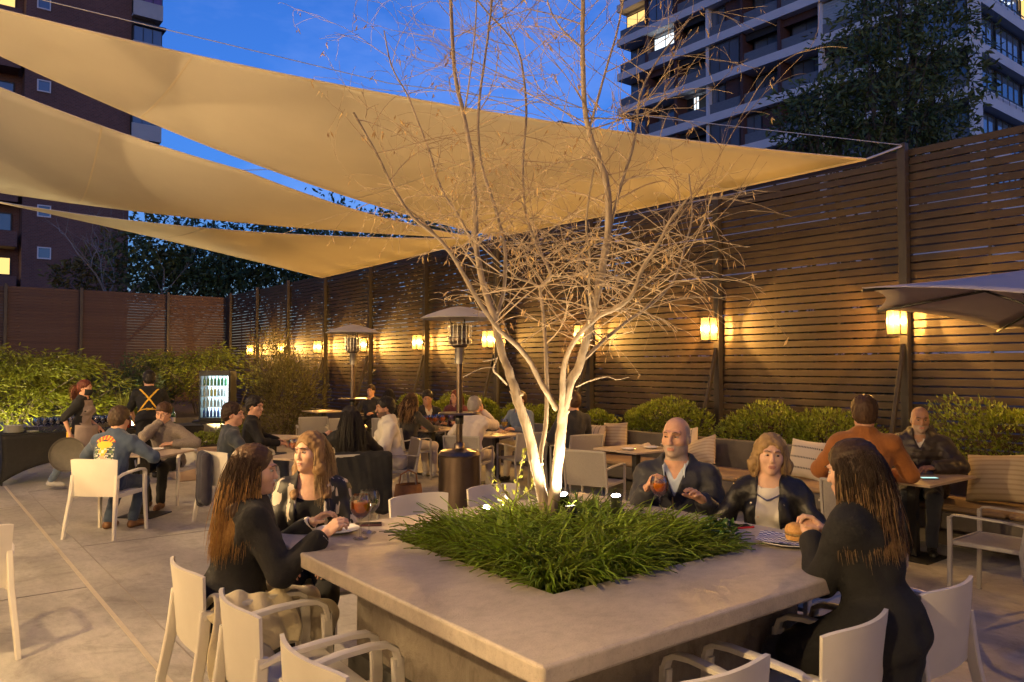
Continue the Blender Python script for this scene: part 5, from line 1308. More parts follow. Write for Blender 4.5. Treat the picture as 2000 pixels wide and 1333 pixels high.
def wrinkle(seed,amp=.005,wl=.075,anis=(1,1,1)):
    r=np.random.RandomState(seed); K=r.normal(size=(6,3)); K/=np.linalg.norm(K,axis=1,keepdims=True); K*=np.array(anis); K*=(2*pi/(wl*r.uniform(.7,1.8,6)))[:,None]; ph=r.uniform(0,6.28,6); K2=r.normal(size=(6,3))*9
    def f(F,X,Y,Z_):
        m=np.abs(F)<.05; N=0
        for i in range(6):
            N=N+np.sin(K[i,0]*X+K[i,1]*Y+K[i,2]*Z_+ph[i]+1.4*np.sin(K2[i,0]*X+K2[i,1]*Y+K2[i,2]*Z_))
        R_=0
        for i in range(3): R_=R_+np.abs(np.sin(.55*(K[i,0]*X+K[i,1]*Y+K[i,2]*Z_)+ph[i]+2.2*np.sin(K2[i,0]*X+K2[i,1]*Y+K2[i,2]*Z_)))
        return F+amp*(N/3.2)+amp*.9*(R_/3-.64)
    return f

SKIN=mat('skin',(.50,.275,.18),(.58,.33,.225),rough=.58,scale=30,sub=.1,bump=.12,bscale=140,spec=.35)
SKIN2=mat('skin_tan',(.37,.20,.125),(.44,.245,.155),rough=.58,scale=30,sub=.1,bump=.12,bscale=140,spec=.35)
SKIN3=mat('skin_fair',(.57,.345,.245),(.64,.40,.29),rough=.58,scale=30,sub=.1,bump=.1,bscale=140,spec=.35)
STUB=mat('grey_stubble',(.36,.27,.22),(.43,.32,.26),rough=.7,scale=90); BEARD=mat('dark_beard',(.10,.06,.045),(.15,.09,.065),rough=.8,scale=90)
LIP=mat('lip',(.42,.185,.145),rough=.45); EYEW=mat('eye_white',(.42,.38,.35),rough=.25); IRIS=mat('iris',(.05,.03,.02),rough=.12,coat=.6)
def hairmat(n,c,c2): return mat('hair_'+n,c,c2,rough=.5,scale=16,stretch=(1,1,.18),bump=.4,bscale=120,island=.35,spec=.25)
H_black=hairmat('black',(.012,.010,.010),(.022,.018,.016)); H_brown=hairmat('brown',(.055,.030,.017),(.085,.048,.027)); H_dbrown=hairmat('dark_brown',(.030,.018,.012),(.05,.03,.019))
H_blond=hairmat('blond',(.32,.215,.11),(.43,.30,.165)); H_honey=hairmat('honey',(.17,.10,.045),(.30,.185,.085)); H_gold=hairmat('gold',(.36,.19,.055),(.48,.27,.09)); H_grey=hairmat('grey',(.30,.27,.24),(.4,.37,.33)); H_red=hairmat('red',(.10,.03,.018),(.14,.045,.025))
EYE_ME=MB().lathe([(0,-.0125),(.0065,-.0107),(.0108,-.0062),(.0125,0),(.0108,.0062),(.0065,.0107),(0,.0125)],12).mesh('eyeball',EYEW,True)
IRIS_ME=MB().lathe([(0,.0),(.0076,-.0018),(.0076,.0004),(.0045,.0016),(0,.0021)],12).mesh('iris',IRIS,True)

def hand_mesh(curl,spread=.0):
    """right hand, wrist at origin, fingers towards +y, palm down (-z), thumb towards -x"""
    s=Sdf(); s.cone((0,-.03,0),(0,.012,0),.025,.027,.02); s.ell((.0,.05,-.002),(.040,.046,.014),None,.015); s.ell((-.018,.045,-.008),(.02,.034,.014),None,.012)
    base=[(-.029,.088,0),(-.0095,.094,.002),(.0105,.09,.001),(.029,.08,-.002)]; Ls=[.072,.080,.074,.058]
    for i,(b,L) in enumerate(zip(base,Ls)):
        p=V3(b); a=.12*curl+.05; side=(i-1.5)*spread
        s.cone((b[0]*.75,.045,0),p,.011,.0098,.008)
        for j,f in enumerate((.45,.31,.24)):
            a+=curl*(.75 if j else .45); d=V3(sin(side)*cos(a),cos(side)*cos(a),-sin(a)); q=p+d*L*f; s.cone(p,q,.0095-.0009*j,.0086-.0009*j,.005); p=q
    t=V3(-.024,.022,-.006); d=nrm(V3(-.72,.62,-.25-.35*curl)); q=t+d*.042; s.cone(t,q,.0135,.0115,.012); d2=nrm(V3(-.25,.9,-.25-.45*curl)); q2=q+d2*.032; s.cone(q,q2,.011,.0095,.006); s.cone(q2,q2+nrm(V3(.05,1,-.2-.5*curl))*.022,.0095,.0082,.005)
    return s.mesh(.0046)
HANDS={}
def hand(curl):
    if curl not in HANDS: HANDS[curl]=hand_mesh(curl)
    return HANDS[curl]
def ik(S,T,a,b,pole):
    S,T=V3(S),V3(T); d=T-S; L=np.linalg.norm(d); L2=min(L,(a+b)*.998); 
    if L>L2: T=S+d/L*L2
    d=nrm(d); x=(a*a-b*b+L2*L2)/(2*L2); h=sqrt(max(0,a*a-x*x)); p=V3(pole)-S; p=p-d*(p@d); p=nrm(p); return S+d*x+p*h,T
def headsdf(fem,wide=1.0,jaw=1.0):
    s=Sdf(); w=wide
    s.ell((0,-.012,.038),(.074*w,.094,.084),None,.03)
    s.ell((0,.022,-.03),(.060*w,.068,.082),None,.04)
    s.ell((0,.052,-.078),(.036*w*jaw,.036,.032),None,.035); s.ell((0,.078,-.094),(.019*jaw,.016,.015),None,.02)
    for sx in (-1,1):
        s.ell((sx*.040*w,.052,-.020),(.024,.026,.022) if not fem else (.028,.030,.028),None,.028)
        s.ell((sx*.045*w*jaw,.005,-.066),(.018,.036,.026),None,.03)
        s.ell((sx*.031*w,.098,.010),(.019,.013,.0105),None,.014,1)
        s.cone((sx*.014,.096,.033),(sx*.048*w,.078,.034),.010 if not fem else .006,.008 if not fem else .006,.016)
        s.ell((sx*.0765*w,-.008,-.006),(.009,.020,.030),basis((0,.2,1),(0,1,0)),.008); s.ell((sx*.083*w,-.004,.0),(.006,.011,.018),None,.006,1)
        s.ell((sx*.0105,.107,-.030) if not fem else (sx*.0085,.1015,-.029),(.008,.009,.007) if not fem else (.0065,.0075,.006),None,.006)
    if fem: s.cone((0,.090,.014),(0,.1065,-.025),.0065,.0092,.014)
    else: s.cone((0,.094,.016),(0,.1135,-.026),.0085,.0118,.012)
    s.ell((0,.093,-.0555),(.0215,.0115,.0068),None,.010); s.ell((0,.0915,-.0675),(.019,.011,.0068),None,.010); s.ell((0,.106,-.0612),(.022,.009,.0022),None,.004,1)
    return s
HEADS={}
def person(label,loc,yaw,H=1.70,fem=False,seat=None,lean=0,side=0,twist=0,head=(0,0,0),hands=None,feet=None,curl=(.5,.5),elbow=None,top=None,bot=None,skin=None,hair=None,shoe=None,fat=0,det=1,group=None,seed=0,topcfg=None,shirt=None,face=True,stub=None,eyes=(0,0),z0=0):
    """seat: pelvis height when seated, None standing. hands: (right,left) wrist targets in local x right, y forward, z up. head: (yaw,pitch,roll) degrees"""
    k=H/1.70; cfg=dict(sleeve=1.0,hem=-.10,grow=.012,open=None,amp=.005,wl=.08,quilt=0,collar=None,rib=0); cfg.update(topcfg or {}); skin=skin or SKIN
    t=empty('person',(loc[0],loc[1],z0),radians(yaw),label,'person',group)
    ph=.90*k if seat is None else seat; la,ls=radians(lean),radians(side)
    pel=V3(0,0,ph); sp=nrm(V3(sin(ls),sin(la),cos(la)*cos(ls)))
    if seat is not None: pel=pel+V3(0,-.0,.0)
    tw=radians(twist); rt=V3(cos(tw),sin(tw),0); rt=nrm(rt-sp*(rt@sp)); fw=np.cross(sp,rt)
    RB=np.stack([rt,fw,sp],1)
    bend=.035*max(0,lean)/20
    L=lambda x,y,z:pel+RB@V3(x,y,z)*k
    sw=.155 if fem else .175; neck=L(0,-.012,.468); shR=L(sw,-.01,.408); shL=L(-sw,-.01,.408)
    hy,hp,hr=[radians(a) for a in head]
    nb=nrm(sp*.75+V3(0,0,.45)+fw*.12); 
    # head frame in person-local axes
    Rz=np.array([[cos(hy),-sin(hy),0],[sin(hy),cos(hy),0],[0,0,1]]); Rx=np.array([[1,0,0],[0,cos(hp),-sin(hp)],[0,sin(hp),cos(hp)]]); Ry=np.array([[cos(hr),0,sin(hr)],[0,1,0],[-sin(hr),0,cos(hr)]])
    RH=Rz@Rx@Ry; hk=k*(.97 if fem else 1.02)
    hc=neck+nb*.066*k+RH@V3(0,.012,.10)*hk
    # arms
    ua,fa=.285*k,.255*k; hands=hands or ((.25,.1,ph-.05),(-.25,.1,ph-.05)); el=elbow or ((.55,-.3,ph),( -.55,-.3,ph))
    arms=[]
    for S,T,P_ in ((shR,hands[0],el[0]),(shL,hands[1],el[1])):
        E,Wr=ik(S,T,ua,fa,P_); arms.append((S,E,Wr))
    # legs
    legs=[]; hw=.088*k
    if feet is None: feet=((.10,.46,.0),(-.10,.46,.0)) if seat is not None else ((.10,.02,0),(-.10,-.02,0))
    for i,sx in enumerate((1,-1)):
        hipj=pel+V3(sx*hw,.0,-.02); an=V3(feet[i])+V3(0,-.0,.085*k); pole=hipj+V3(sx*.12,1.0,.5 if seat is not None else .0)
        K,A=ik(hipj,an,.42*k,.41*k,pole); legs.append((hipj,K,A))
    fx=1+fat
    def torso(s,g=0,kk=.05,low=True):
        s.ell(L(0,-.005,.315),((.150 if fem else .170)*k*(1+fat*.3),.108*k*fx,.165*k),RB,kk); s.ell(L(0,0,.155),((.122 if fem else .142)*k*fx,.098*k*fx,.15*k),RB,kk)
        s.ell(L(0,-.02,.01),((.168 if fem else .158)*k*fx,.125*k*fx,.12*k),RB,kk)
        s.cone(shR,shL,.058*k,.058*k,kk); s.cone(L(.085,-.012,.422),neck+nb*.02,.052*k,.050*k,kk); s.cone(L(-.085,-.012,.422),neck+nb*.02,.052*k,.050*k,kk)
        if fem:
            for sx in (-1,1): s.ell(L(sx*.068,.085,.30),(.058*k,.052*k,.058*k),RB,.03)
        elif fat: s.ell(L(0,.05,.13),(.13*k,.09*k*fx,.12*k),RB,.05)
        return s
    def armp(s,a,r=(1,1,1),to=1.0):
        S,E,Wr=a; m=.9 if fem else 1.0
        s.cone(S,E,.053*k*m*r[0],.042*k*m*r[1],.03)
        if to>.5: q=E+(Wr-E)*min(1,(to-.5)*2); s.cone(E,q,.042*k*m*r[1],.030*k*m*r[2],.02)
        return s
    M=[];
    # --- body: fine head and bust + plain rest + hands, one mesh
    res=.0055 if det>=2 else (.0075 if det==1 else .011)
    HS=headsdf(fem,1.0 if not fem else .96,1.0 if not fem else .88); s=Sdf()
    for q in HS.p:
        if q[0]=='c': s.p.append(('c',hc+RH@q[1]*hk,hc+RH@q[2]*hk,q[3]*hk,q[4]*hk,q[5]*hk,q[6]))
        else: s.p.append(('e',hc+RH@q[1]*hk,q[2]*hk,RH@q[3],0,q[5]*hk,q[6]))
    nr=(.048 if fem else .058)*k
    s.cone(neck+nb*.01,hc+RH@V3(0,-.018,-.045)*hk,nr*1.08,nr,.03)
    hl=len(s.p); torso(s,0,.05)
    lo=np.minimum(hc-.17*k,neck-V3(.22,.2,.20)*k); hi=np.maximum(hc+.17*k,neck+V3(.22,.2,0)*k)
    V,F=s.mesh(res,cut=(lo,hi)); 
    loc_=(V[F].mean(1)-hc)@RH/hk; fm=np.zeros(len(F),int)
    if stub: 
        jaw=(loc_[:,2]<-.040)&(loc_[:,1]>.0)&(loc_[:,2]>-.13)&(np.abs(loc_[:,0])<.075); must=(loc_[:,2]<-.036)&(loc_[:,2]>-.052)&(np.abs(loc_[:,0])<.03)&(loc_[:,1]>.06)
        fm[jaw|must]=2
        if stub[1]: fm[(loc_[:,2]>-.03)&(loc_[:,2]<.075)&(loc_[:,1]<.025)&(np.abs(loc_[:,0])+.3*np.maximum(0,-loc_[:,1])>.03)]=3
    lip=(np.abs(loc_[:,0])<.021-.25*np.abs(loc_[:,2]+.0615))&(loc_[:,2]<-.0525)&(loc_[:,2]>-.0715)&(loc_[:,1]>.086); fm[lip]=1
    Vs=[V];Fs=[F];Ms=[fm]; off=len(V)
    s2=Sdf(); torso(s2,0,.05)
    for a in arms: armp(s2,a)
    for (h_,K,A) in legs: s2.cone(h_,K,.080*k*fx,.055*k,.04).cone(K,A,.052*k,.036*k,.03)
    zc=neck[2]-.17*k
    V,F=s2.mesh(.013,grow=-.004,post=lambda F_,X,Y,Z_:np.maximum(F_,-0.02+0*F_) if False else F_,pad=.02)
    keep=~((V[F].mean(1)[:,2]>zc)&(np.linalg.norm((V[F].mean(1)-neck)[:,:2],axis=1)<.13)); F=F[keep]
    Vs.append(V);Fs.append(F+off);Ms.append(np.zeros(len(F),int)); off+=len(V)
    for i,(S,E,Wr) in enumerate(arms):
        hv,hf=hand(curl[i]); hv=hv.copy(); 
        d=nrm(Wr-E); 
        if i==1: hv[:,0]*=-1; hf=hf[:,::-1]
        pd=(cfg.get('palm') or [None,None])[i]; pn=V3(pd) if pd is not None else V3((-.35 if i==0 else .35),0,-1); hd=(cfg.get('hdir') or [None,None])[i]
        if hd is not None: d=nrm(hd)
        zz=-nrm(pn-d*(pn@d)); xx=np.cross(d,zz); R=np.stack([xx,d,zz],1); hv=Wr+(hv@R.T)*k*(.95 if fem else 1.05)
        Vs.append(hv);Fs.append(hf+off);Ms.append(np.zeros(len(hf),int)); off+=len(hv)
    me=npmesh('body',np.concatenate(Vs),np.concatenate(Fs),[skin,LIP,stub[0] if stub else skin,STUB],np.concatenate(Ms)); link('body',me,t)
    MH=Matrix([[*RH[i]*hk,hc[i]] for i in range(3)]+[[0,0,0,1]])
    if face:
        for sx in (-1,1):
            e=link('eye',EYE_ME,t); e.matrix_local=MH@Matrix.Translation((sx*.0305,.0800,.0098))@Matrix.Diagonal((1.02,.95,.46 if not fem else .56,1))
            g=Matrix.Rotation(radians(eyes[0]),4,'Z')@Matrix.Rotation(radians(eyes[1]),4,'X')@Matrix.Rotation(-pi/2,4,'X')
            i_=link('iris',IRIS_ME,e); i_.matrix_local=Matrix.Diagonal((1,1,1.35,1))@g@Matrix.Translation((0,0,.0112))
            bc=hair[0] if hair else BEARD
            b=MB().tube([MH@Vector((sx*.013,.1045,.0325)),MH@Vector((sx*.032,.0995,.0365)),MH@Vector((sx*.049,.0835,.0325))],[.0022*hk,.003*hk,.0012*hk],6); b.build('eyebrow',H_dbrown if bc in (H_blond,H_honey,BEARD,H_grey) else bc,t,True)
    # --- trousers and shoes
    if bot:
        s=Sdf(); s.ell(L(0,-.02,.0),((.170 if fem else .162)*k*fx,.130*k*fx,.115*k),RB,.05)
        for (h_,K,A) in legs: s.cone(h_,K,.090*k*fx,.068*k,.05).cone(K,A+V3(0,0,.01),.064*k,.052*k,.035)
        V,F=s.mesh(.013 if det<2 else .011,post=wrinkle(seed+31,.004,.09),pad=.03); link('trousers',npmesh('trousers',smooth_v(V,F,1,.3),F,bot),t)
    sh=shoe or M_dark
    for i,(h_,K,A) in enumerate(legs):
        an=V3(feet[i]); s=Sdf(); f0=nrm(V3((.12 if i==0 else -.12),1,0)); g=an
        lift=feet[i][2]
        s.cone(A+V3(0,0,.0),g+V3(0,-.02,.045),.040,.040,.03).cone(g+V3(0,-.035,.035),g+f0*.12+V3(0,0,.03),.034,.036,.03).cone(g+f0*.12+V3(0,0,.03),g+f0*.17+V3(0,0,.028),.036,.028,.02)
        zl=lift+.002
        V,F=s.mesh(.010,post=lambda F_,X,Y,Z_:np.maximum(F_,zl-Z_)); link('shoe',npmesh('shoe',V,F,sh),t)
    # --- top garment(s)
    def garment(name,m,grow,sleeve,hem,openf=None,amp=.005,wl=.08,quilt=0,collar=0,sd=0,extra=None):
        s=Sdf(); torso(s,0,.06)
        for a in arms: armp(s,a,(1.08,1.12,1.12),sleeve)
        if collar: 
            for i in range(10):
                an=2*pi*i/10; 
                if sin(an)>.75 and collar!='turtle': continue
                p=neck+RB@V3(.062*cos(an),.055*sin(an)-.004,0)*k; s.cone(p+RB@V3(0,0,-.03),p+RB@V3(.006*cos(an),.006*sin(an),.045 if collar!='hood' else .06),.016,.012,.02)
            if collar=='hood':
                s.ell(L(0,-.10,.46),(.12*k,.06*k,.08*k),RB,.05)
        if hem<-.05 and seat is not None: s.ell(L(0,-.02,-.03),(.178*k*fx,.135*k*fx,.12*k),RB,.05)
        elif hem<-.05: s.ell(L(0,0,-.05),(.178*k*fx,.13*k*fx,.14*k),RB,.05)
        if extra: extra(s,L,RB,k,legs,arms)
        wr=wrinkle(seed+sd,amp,wl)
        def post(F_,X,Y,Z_):
            G=wr(F_,X,Y,Z_)
            lx=(X-pel[0])*RB[0,0]+(Y-pel[1])*RB[1,0]+(Z_-pel[2])*RB[2,0]; ly=(X-pel[0])*RB[0,1]+(Y-pel[1])*RB[1,1]+(Z_-pel[2])*RB[2,1]; lz=(X-pel[0])*RB[0,2]+(Y-pel[1])*RB[1,2]+(Z_-pel[2])*RB[2,2]
            lx,ly,lz=lx/k,ly/k,lz/k
            if quilt: G=G-quilt*np.abs(np.sin(pi*(lz+.12*ly)/.062))
            if not extra: G=np.maximum(G,(hem-lz)*k)
            # neck opening
            nx=np.sqrt((lx/1.0)**2+((ly+.012-.02)/.95)**2); rr_=.070 if not collar else .058
            G=np.where(lz>.385,np.maximum(G,(rr_-nx)*k-.0*G),G) if collar!='turtle' else G
            if openf is not None: G=np.maximum(G,openf(lx,ly,lz)*k)
            return G
        V,F=s.mesh(.0125 if det<2 else .0095,post=post,grow=grow,pad=.035); V=smooth_v(V,F,1,.35)
        return link(name,npmesh(name,V,F,m),t)
    out={}
    if shirt: out['shirt']=garment('shirt',shirt[0],.004,shirt[1] if len(shirt)>1 else .45,-.09,shirt[2] if len(shirt)>2 else None,.002,.1,sd=3)
    if top: out['top']=garment(cfg.get('name','jacket'),top,cfg['grow'],cfg['sleeve'],cfg['hem'],cfg['open'],cfg['amp'],cfg['wl'],cfg['quilt'],cfg['collar'],extra=cfg.get('extra'))
    # --- hair
    if hair:
        m,style=hair[0],hair[1]; s=Sdf(); th=hair[2] if len(hair)>2 else .012
        def hp(p): return hc+RH@V3(p)*hk
        s.ell(hp((0,-.018,.046)),V3(.078+th,.096+th,.086+th)*hk,RH,.02)
        if style in('short','long','wavy','bob','tail','straight'): s.ell(hp((0,-.05,-.01)),V3(.072+th*.7,.062+th*.6,.075)*hk,RH,.03)
        if style in('curly',): 
            r=np.random.RandomState(seed)
            for i in range(40):
                d=nrm(r.normal(size=3)+V3(0,-.4,.5)); 
                if d[1]>.55 and d[2]<.5: continue
                s.ell(hp(V3(0,-.018,.040)+d*V3(.082,.10,.09)),V3(.024,.024,.022)*hk,RH,.015)
        s.ell(hp((0,.110,-.022 if style!='fringe' else -.035)),V3(.068,.080,.086 if not fem else .099)*hk,RH,.02,1)   # face window
        for sx in (-1,1):
            if style not in('long','wavy','bob','straight'): s.ell(hp((sx*.088,.018,-.035)),V3(.03,.034,.058)*hk,RH,.015,1)
        if style not in('long','wavy','bob','straight','tail'): s.ell(hp((0,-.03,-.125)),V3(.09,.10,.05)*hk,RH,.02,1)
        if style in('long','wavy','straight') and len(hair)>3:
            o_=hair[5] if len(hair)>5 else {}; Lh=hair[3]; by=o_.get('by',0)
            if by<0.05:      # falls down the back
                a=hp((0,-.075,-.02)); b=neck+RB@V3(o_.get('bx',0)*.3,-.075,-.03)*k; c=pel+RB@V3(o_.get('bx',0)*.3,-.105*fx,.33)*k; tot=np.linalg.norm(b-a)+np.linalg.norm(c-b); e=c+RB@V3(0,.01,-1)*max(.01,Lh*.58-tot)
                s.cone(a,b,.058*hk,.054*hk,.05).cone(b,c,.050*hk,.026*hk,.05)
                for sx in (-1,1): s.cone(hp((sx*.062,-.04,.0)),b+RB@V3(sx*.055,0,0)*k,.028*hk,.030*hk,.05).cone(b+RB@V3(sx*.055,0,0)*k,c+RB@V3(sx*.045,.01,.06)*k,.026*hk,.012*hk,.05)
            else:            # falls in front over both shoulders
                for sx in (-1,1):
                    a=hp((sx*.074,.0,-.01)); b=hp((sx*.088,.012,-.10)); c=neck+RB@V3(sx*.095,.055,-.06)*k; e=neck+RB@V3(sx*.092,.115*fx,-max(.08,Lh*.82-.27))*k
                    s.cone(hp((sx*.066,-.01,.05)),a,.026*hk,.028*hk,.04).cone(a,b,.028*hk,.032*hk,.04).cone(b,c,.032*hk,.036*hk,.04).cone(c,e,.036*hk,.016*hk,.04)
                s.cone(hp((0,-.07,-.02)),neck+RB@V3(0,-.08,-.06)*k,.065*hk,.05*hk,.05)
        if style=='bob':
            for sx in (-1,1): s.cone(hp((sx*.066,-.02,.05)),hp((sx*.094,-.012,-.06)),.028*hk,.036*hk,.04).cone(hp((sx*.094,-.012,-.06)),hp((sx*.092,.0,-.125)),.036*hk,.022*hk,.04)
            s.cone(hp((0,-.08,0)),hp((0,-.085,-.12)),.068*hk,.055*hk,.05)
        wr=wrinkle(seed+77,.0035 if style!='curly' else .006,.03)
        V,F=s.mesh(.0068 if det>=1 else .010,post=wr); 
        ho=link('hair',npmesh('hair',V,F,m),t)
        if style in('long','wavy','bob','tail','straight'):
            strands(t,m,hc,RH,hk,style,hair[3],seed,det,(pel,RB,k,neck,fx,fem),hair[4] if len(hair)>4 else None,hair[5] if len(hair)>5 else {})
        elif det>=2 and style!='curly': pass
    return t,dict(hc=hc,RH=RH,hk=hk,pel=pel,RB=RB,k=k,neck=neck,arms=arms,legs=legs,L=L,MH=MH,out=out)
def strands(t,m,hc,RH,hk,style,length,seed,det,body,m2,opt):
    r=np.random.RandomState(seed+9); n={2:3600,1:520,0:170}[det]; S=15 if det==2 else 9; pel,RB,k,neck,fx,fem=body
    d=r.normal(size=(n*3,3)); d/=np.linalg.norm(d,axis=1,keepdims=True); ok=(d[:,2]>-.45)&~((d[:,1]>.45)&(d[:,2]<.62)); d=d[ok][:n]; n=len(d)
    A=V3(.084,.102,.092); P=d*A*(1+.03*r.uniform(0,1,(n,1)))+V3(0,-.018,.044)
    # combing direction: away from the parting, then down
    part=opt.get('part',0.0); side=np.sign(d[:,0]-part+1e-4)
    D=np.stack([side*(.25+.75*np.maximum(0,d[:,1])+.4*np.maximum(0,d[:,2])),-.55-.3*np.maximum(0,d[:,1]),-.55+0*side],1)
    if style=='tail': D=np.stack([-d[:,0]*.4,-np.ones(n)*1.0,-.15+0*side],1)
    P=hc+(P*hk)@RH.T; D=D@RH.T; D/=np.linalg.norm(D,axis=1,keepdims=True)
    L=length*(.55+.58*r.uniform(0,1,n))*(1-.25*np.maximum(0,-d[:,2])) ; st=(L/(S-1))[:,None]
    pts=[P.copy()]; cl=r.randint(0,max(8,n//12),n); coff=r.normal(size=(max(8,n//12),3))*.02; ph=r.uniform(0,6.28,max(8,n//12))
    tors=[(pel+RB@V3(0,-.005,.315)*k,V3(.172,.132*fx,.19)*k,RB),(pel+RB@V3(0,0,.155)*k,V3(.15*fx,.120*fx,.17)*k,RB),(neck-V3(0,0,.03)*k,V3(.085,.075,.09)*k,np.eye(3)),(pel+RB@V3(0,-.01,.405)*k,V3(.215,.082,.085)*k,RB)]
    heads=[(hc+RH@V3(0,-.014,.042)*hk,V3(.083,.101,.092)*hk,RH),(hc+RH@V3(0,.02,-.03)*hk,V3(.069,.075,.088)*hk,RH)]
    fwd=opt.get('fwd',0.0); bias=RB@V3(opt.get('bx',0),opt.get('by',0),0)
    tailp=hc+RH@V3(0,-.125,.03)*hk
    for i in range(1,S):
        f=i/(S-1); g=np.array([0,0,-1.0])+bias*min(1,f*1.5)
        D=D*(1-.30-.25*f)+g*(.30+.25*f)
        if style=='wavy': D=D+.45*np.stack([np.sin(ph[cl]+i*.95),np.cos(ph[cl]*1.3+i*.95),0*ph[cl]],1)*(.35+f)
        D=D+r.normal(0,.05,(n,3)); D/=np.linalg.norm(D,axis=1,keepdims=True)
        if style=='tail' and i<=S//3: 
            q=tailp-P; D=q/(np.linalg.norm(q,axis=1,keepdims=True)+1e-6); stp=np.minimum(np.linalg.norm(q,axis=1,keepdims=True),.05)*.7; P=P+D*stp
        else: P=P+D*st
        for (c,rd,R) in heads+tors:
            for _ in range(1):
                q=(P-c)@R/rd; l=np.linalg.norm(q,axis=1,keepdims=True); inn=l<1.0; P=np.where(inn,c+((q/(l+1e-6))*rd)@R.T,P)
        P=P+coff[cl]*f*.07
        q=((P-hc)@RH)/hk; fr=(q[:,1]>-.005)&(q[:,2]<.062)&(q[:,2]>-.16)&(np.abs(q[:,0])<.074)   # keep the face clear
        q[:,0]=np.where(fr,side*(.074+.012*np.maximum(0,.04-q[:,2])/.1),q[:,0]); q[:,1]=np.where(fr,np.minimum(q[:,1],.035),q[:,1]); P=np.where(fr[:,None],hc+(q*hk)@RH.T,P)
        pts.append(P.copy())
    pts=np.stack(pts,1); rad=(opt.get('r',.0015 if det==2 else .0036))*np.concatenate([np.full(S-5,1.0),np.linspace(1,.25,5)])
    T=np.gradient(pts,axis=1); T/=np.linalg.norm(T,axis=2,keepdims=True)+1e-9; ref=nrm(V3(.3,.5,.2)); U=np.cross(T,ref); U/=np.linalg.norm(U,axis=2,keepdims=True)+1e-9; W_=np.cross(T,U)
    ring=[]; 
    for a in range(3): ring.append(pts+(U*cos(2*pi*a/3)+W_*sin(2*pi*a/3))*rad[None,:,None])
    V=np.stack(ring,2).reshape(-1,3); b=(np.arange(n)*S*3)[:,None]; fs=[]
    for i in range(S-1):
        for a in range(3): a2=(a+1)%3; fs.append(b+[i*3+a,i*3+a2,(i+1)*3+a2,(i+1)*3+a])
    F=np.stack(fs,1).reshape(-1,4); fm=None; ms=[m]
    if m2: ms=[m,m2]; fr_=np.arange(S-1)[None,:,None]/(S-1); fm=((fr_+r.uniform(-.35,.35,(n,1,1))>opt.get('dip',.45))&(fr_>.22)).repeat(3,2).reshape(-1).astype(int)
    o=link('hair_strands',npmesh('hair_strands',V,F,ms,fm),t); tag(o,kind='stuff')
# ------------------------------------------------------------------ cloth
def cloth(n,c,c2,bs=160,b=.25,sheen=.15,rough=.9,sc=9,**k): return mat('cloth_'+n,c,c2,rough=rough,scale=sc,bump=b,bscale=bs,sheen=sheen,**k)
C_black=cloth('black',(.009,.009,.010),(.014,.014,.015),sheen=.0); C_blackk=cloth('black_knit',(.011,.011,.012),(.019,.018,.019),240,.4,sheen=.02)
C_denim=cloth('denim',(.035,.055,.10),(.055,.08,.135),220); C_tweed=cloth('tweed',(.13,.105,.09),(.24,.20,.175),120,.4,sc=120,detail=2); C_slate=cloth('slate_sweater',(.028,.036,.05),(.04,.05,.066),200)
C_white=cloth('white_shirt',(.56,.52,.44),(.63,.59,.50),120,.15); C_wsw=cloth('white_sweater',(.55,.48,.42),(.62,.55,.48),160,.3); C_jean=cloth('jeans',(.10,.14,.21),(.15,.19,.27),220); C_jean2=cloth('dark_jeans',(.022,.026,.04),(.035,.04,.058),220)
C_beige=cloth('beige_trousers',(.46,.40,.31),(.53,.46,.36),120,.2); C_olive=cloth('dark_olive',(.035,.03,.022),(.05,.043,.032)); C_navy=cloth('navy_shell',(.016,.017,.024),(.022,.023,.032),80,.25,rough=.62,sheen=.05); C_lblue=cloth('light_blue_shirt',(.40,.47,.58),(.47,.53,.63),140,.1)
C_rust=cloth('rust_corduroy',(.30,.105,.022),(.37,.135,.03),160,.35,stretch=(6,6,.5)); C_puff=cloth('brown_puffer',(.032,.024,.022),(.045,.034,.03),60,.15,rough=.5,sheen=.05); C_leather=mat('black_leather',(.012,.0115,.012),(.018,.017,.017),rough=.42,scale=12,bump=.45,bscale=50,spec=.5)
C_blue=cloth('blue_grey_shirt',(.11,.15,.22),(.15,.19,.27)); C_maroon=cloth('maroon',(.12,.03,.035),(.16,.045,.05)); C_suit=cloth('suit',(.014,.015,.02),(.02,.021,.028)); C_tee=cloth('white_tee',(.60,.56,.50),(.66,.62,.56),140,.15); C_apron=cloth('grey_apron',(.20,.155,.14),(.25,.195,.175),160,.25)
C_yel=cloth('yellow_strap',(.62,.36,.03),(.7,.42,.04),120,.2)
def zebra():
    m=bpy.data.materials.new('black_white_print'); m.use_nodes=True; n,l=m.node_tree.nodes,m.node_tree.links; b=n['Principled BSDF']; b.inputs['Roughness'].default_value=.55
    t=n.new('ShaderNodeTexCoord'); mp_=n.new('ShaderNodeMapping'); mp_.inputs['Scale'].default_value=(1,1,.16); mp_.inputs['Rotation'].default_value=(0,.5,.3); l.new(t.outputs['Object'],mp_.inputs[0])
    nz=n.new('ShaderNodeTexNoise'); nz.inputs['Scale'].default_value=16; nz.inputs['Detail'].default_value=2; nz.inputs['Distortion'].default_value=.6; l.new(mp_.outputs[0],nz.inputs[0])
    r=n.new('ShaderNodeValToRGB'); r.color_ramp.interpolation='CONSTANT'; r.color_ramp.elements[0].color=(.014,.013,.013,1); r.color_ramp.elements[1].position=.56; r.color_ramp.elements[1].color=(.50,.43,.36,1); l.new(nz.outputs[0],r.inputs[0]); l.new(r.outputs[0],b.inputs['Base Color']); return m
C_zebra=zebra()
BOOT=mat('brown_boot',(.16,.075,.03),(.2,.095,.04),rough=.5,scale=12); SNEAK=mat('pale_sneaker',(.45,.43,.4),rough=.6)
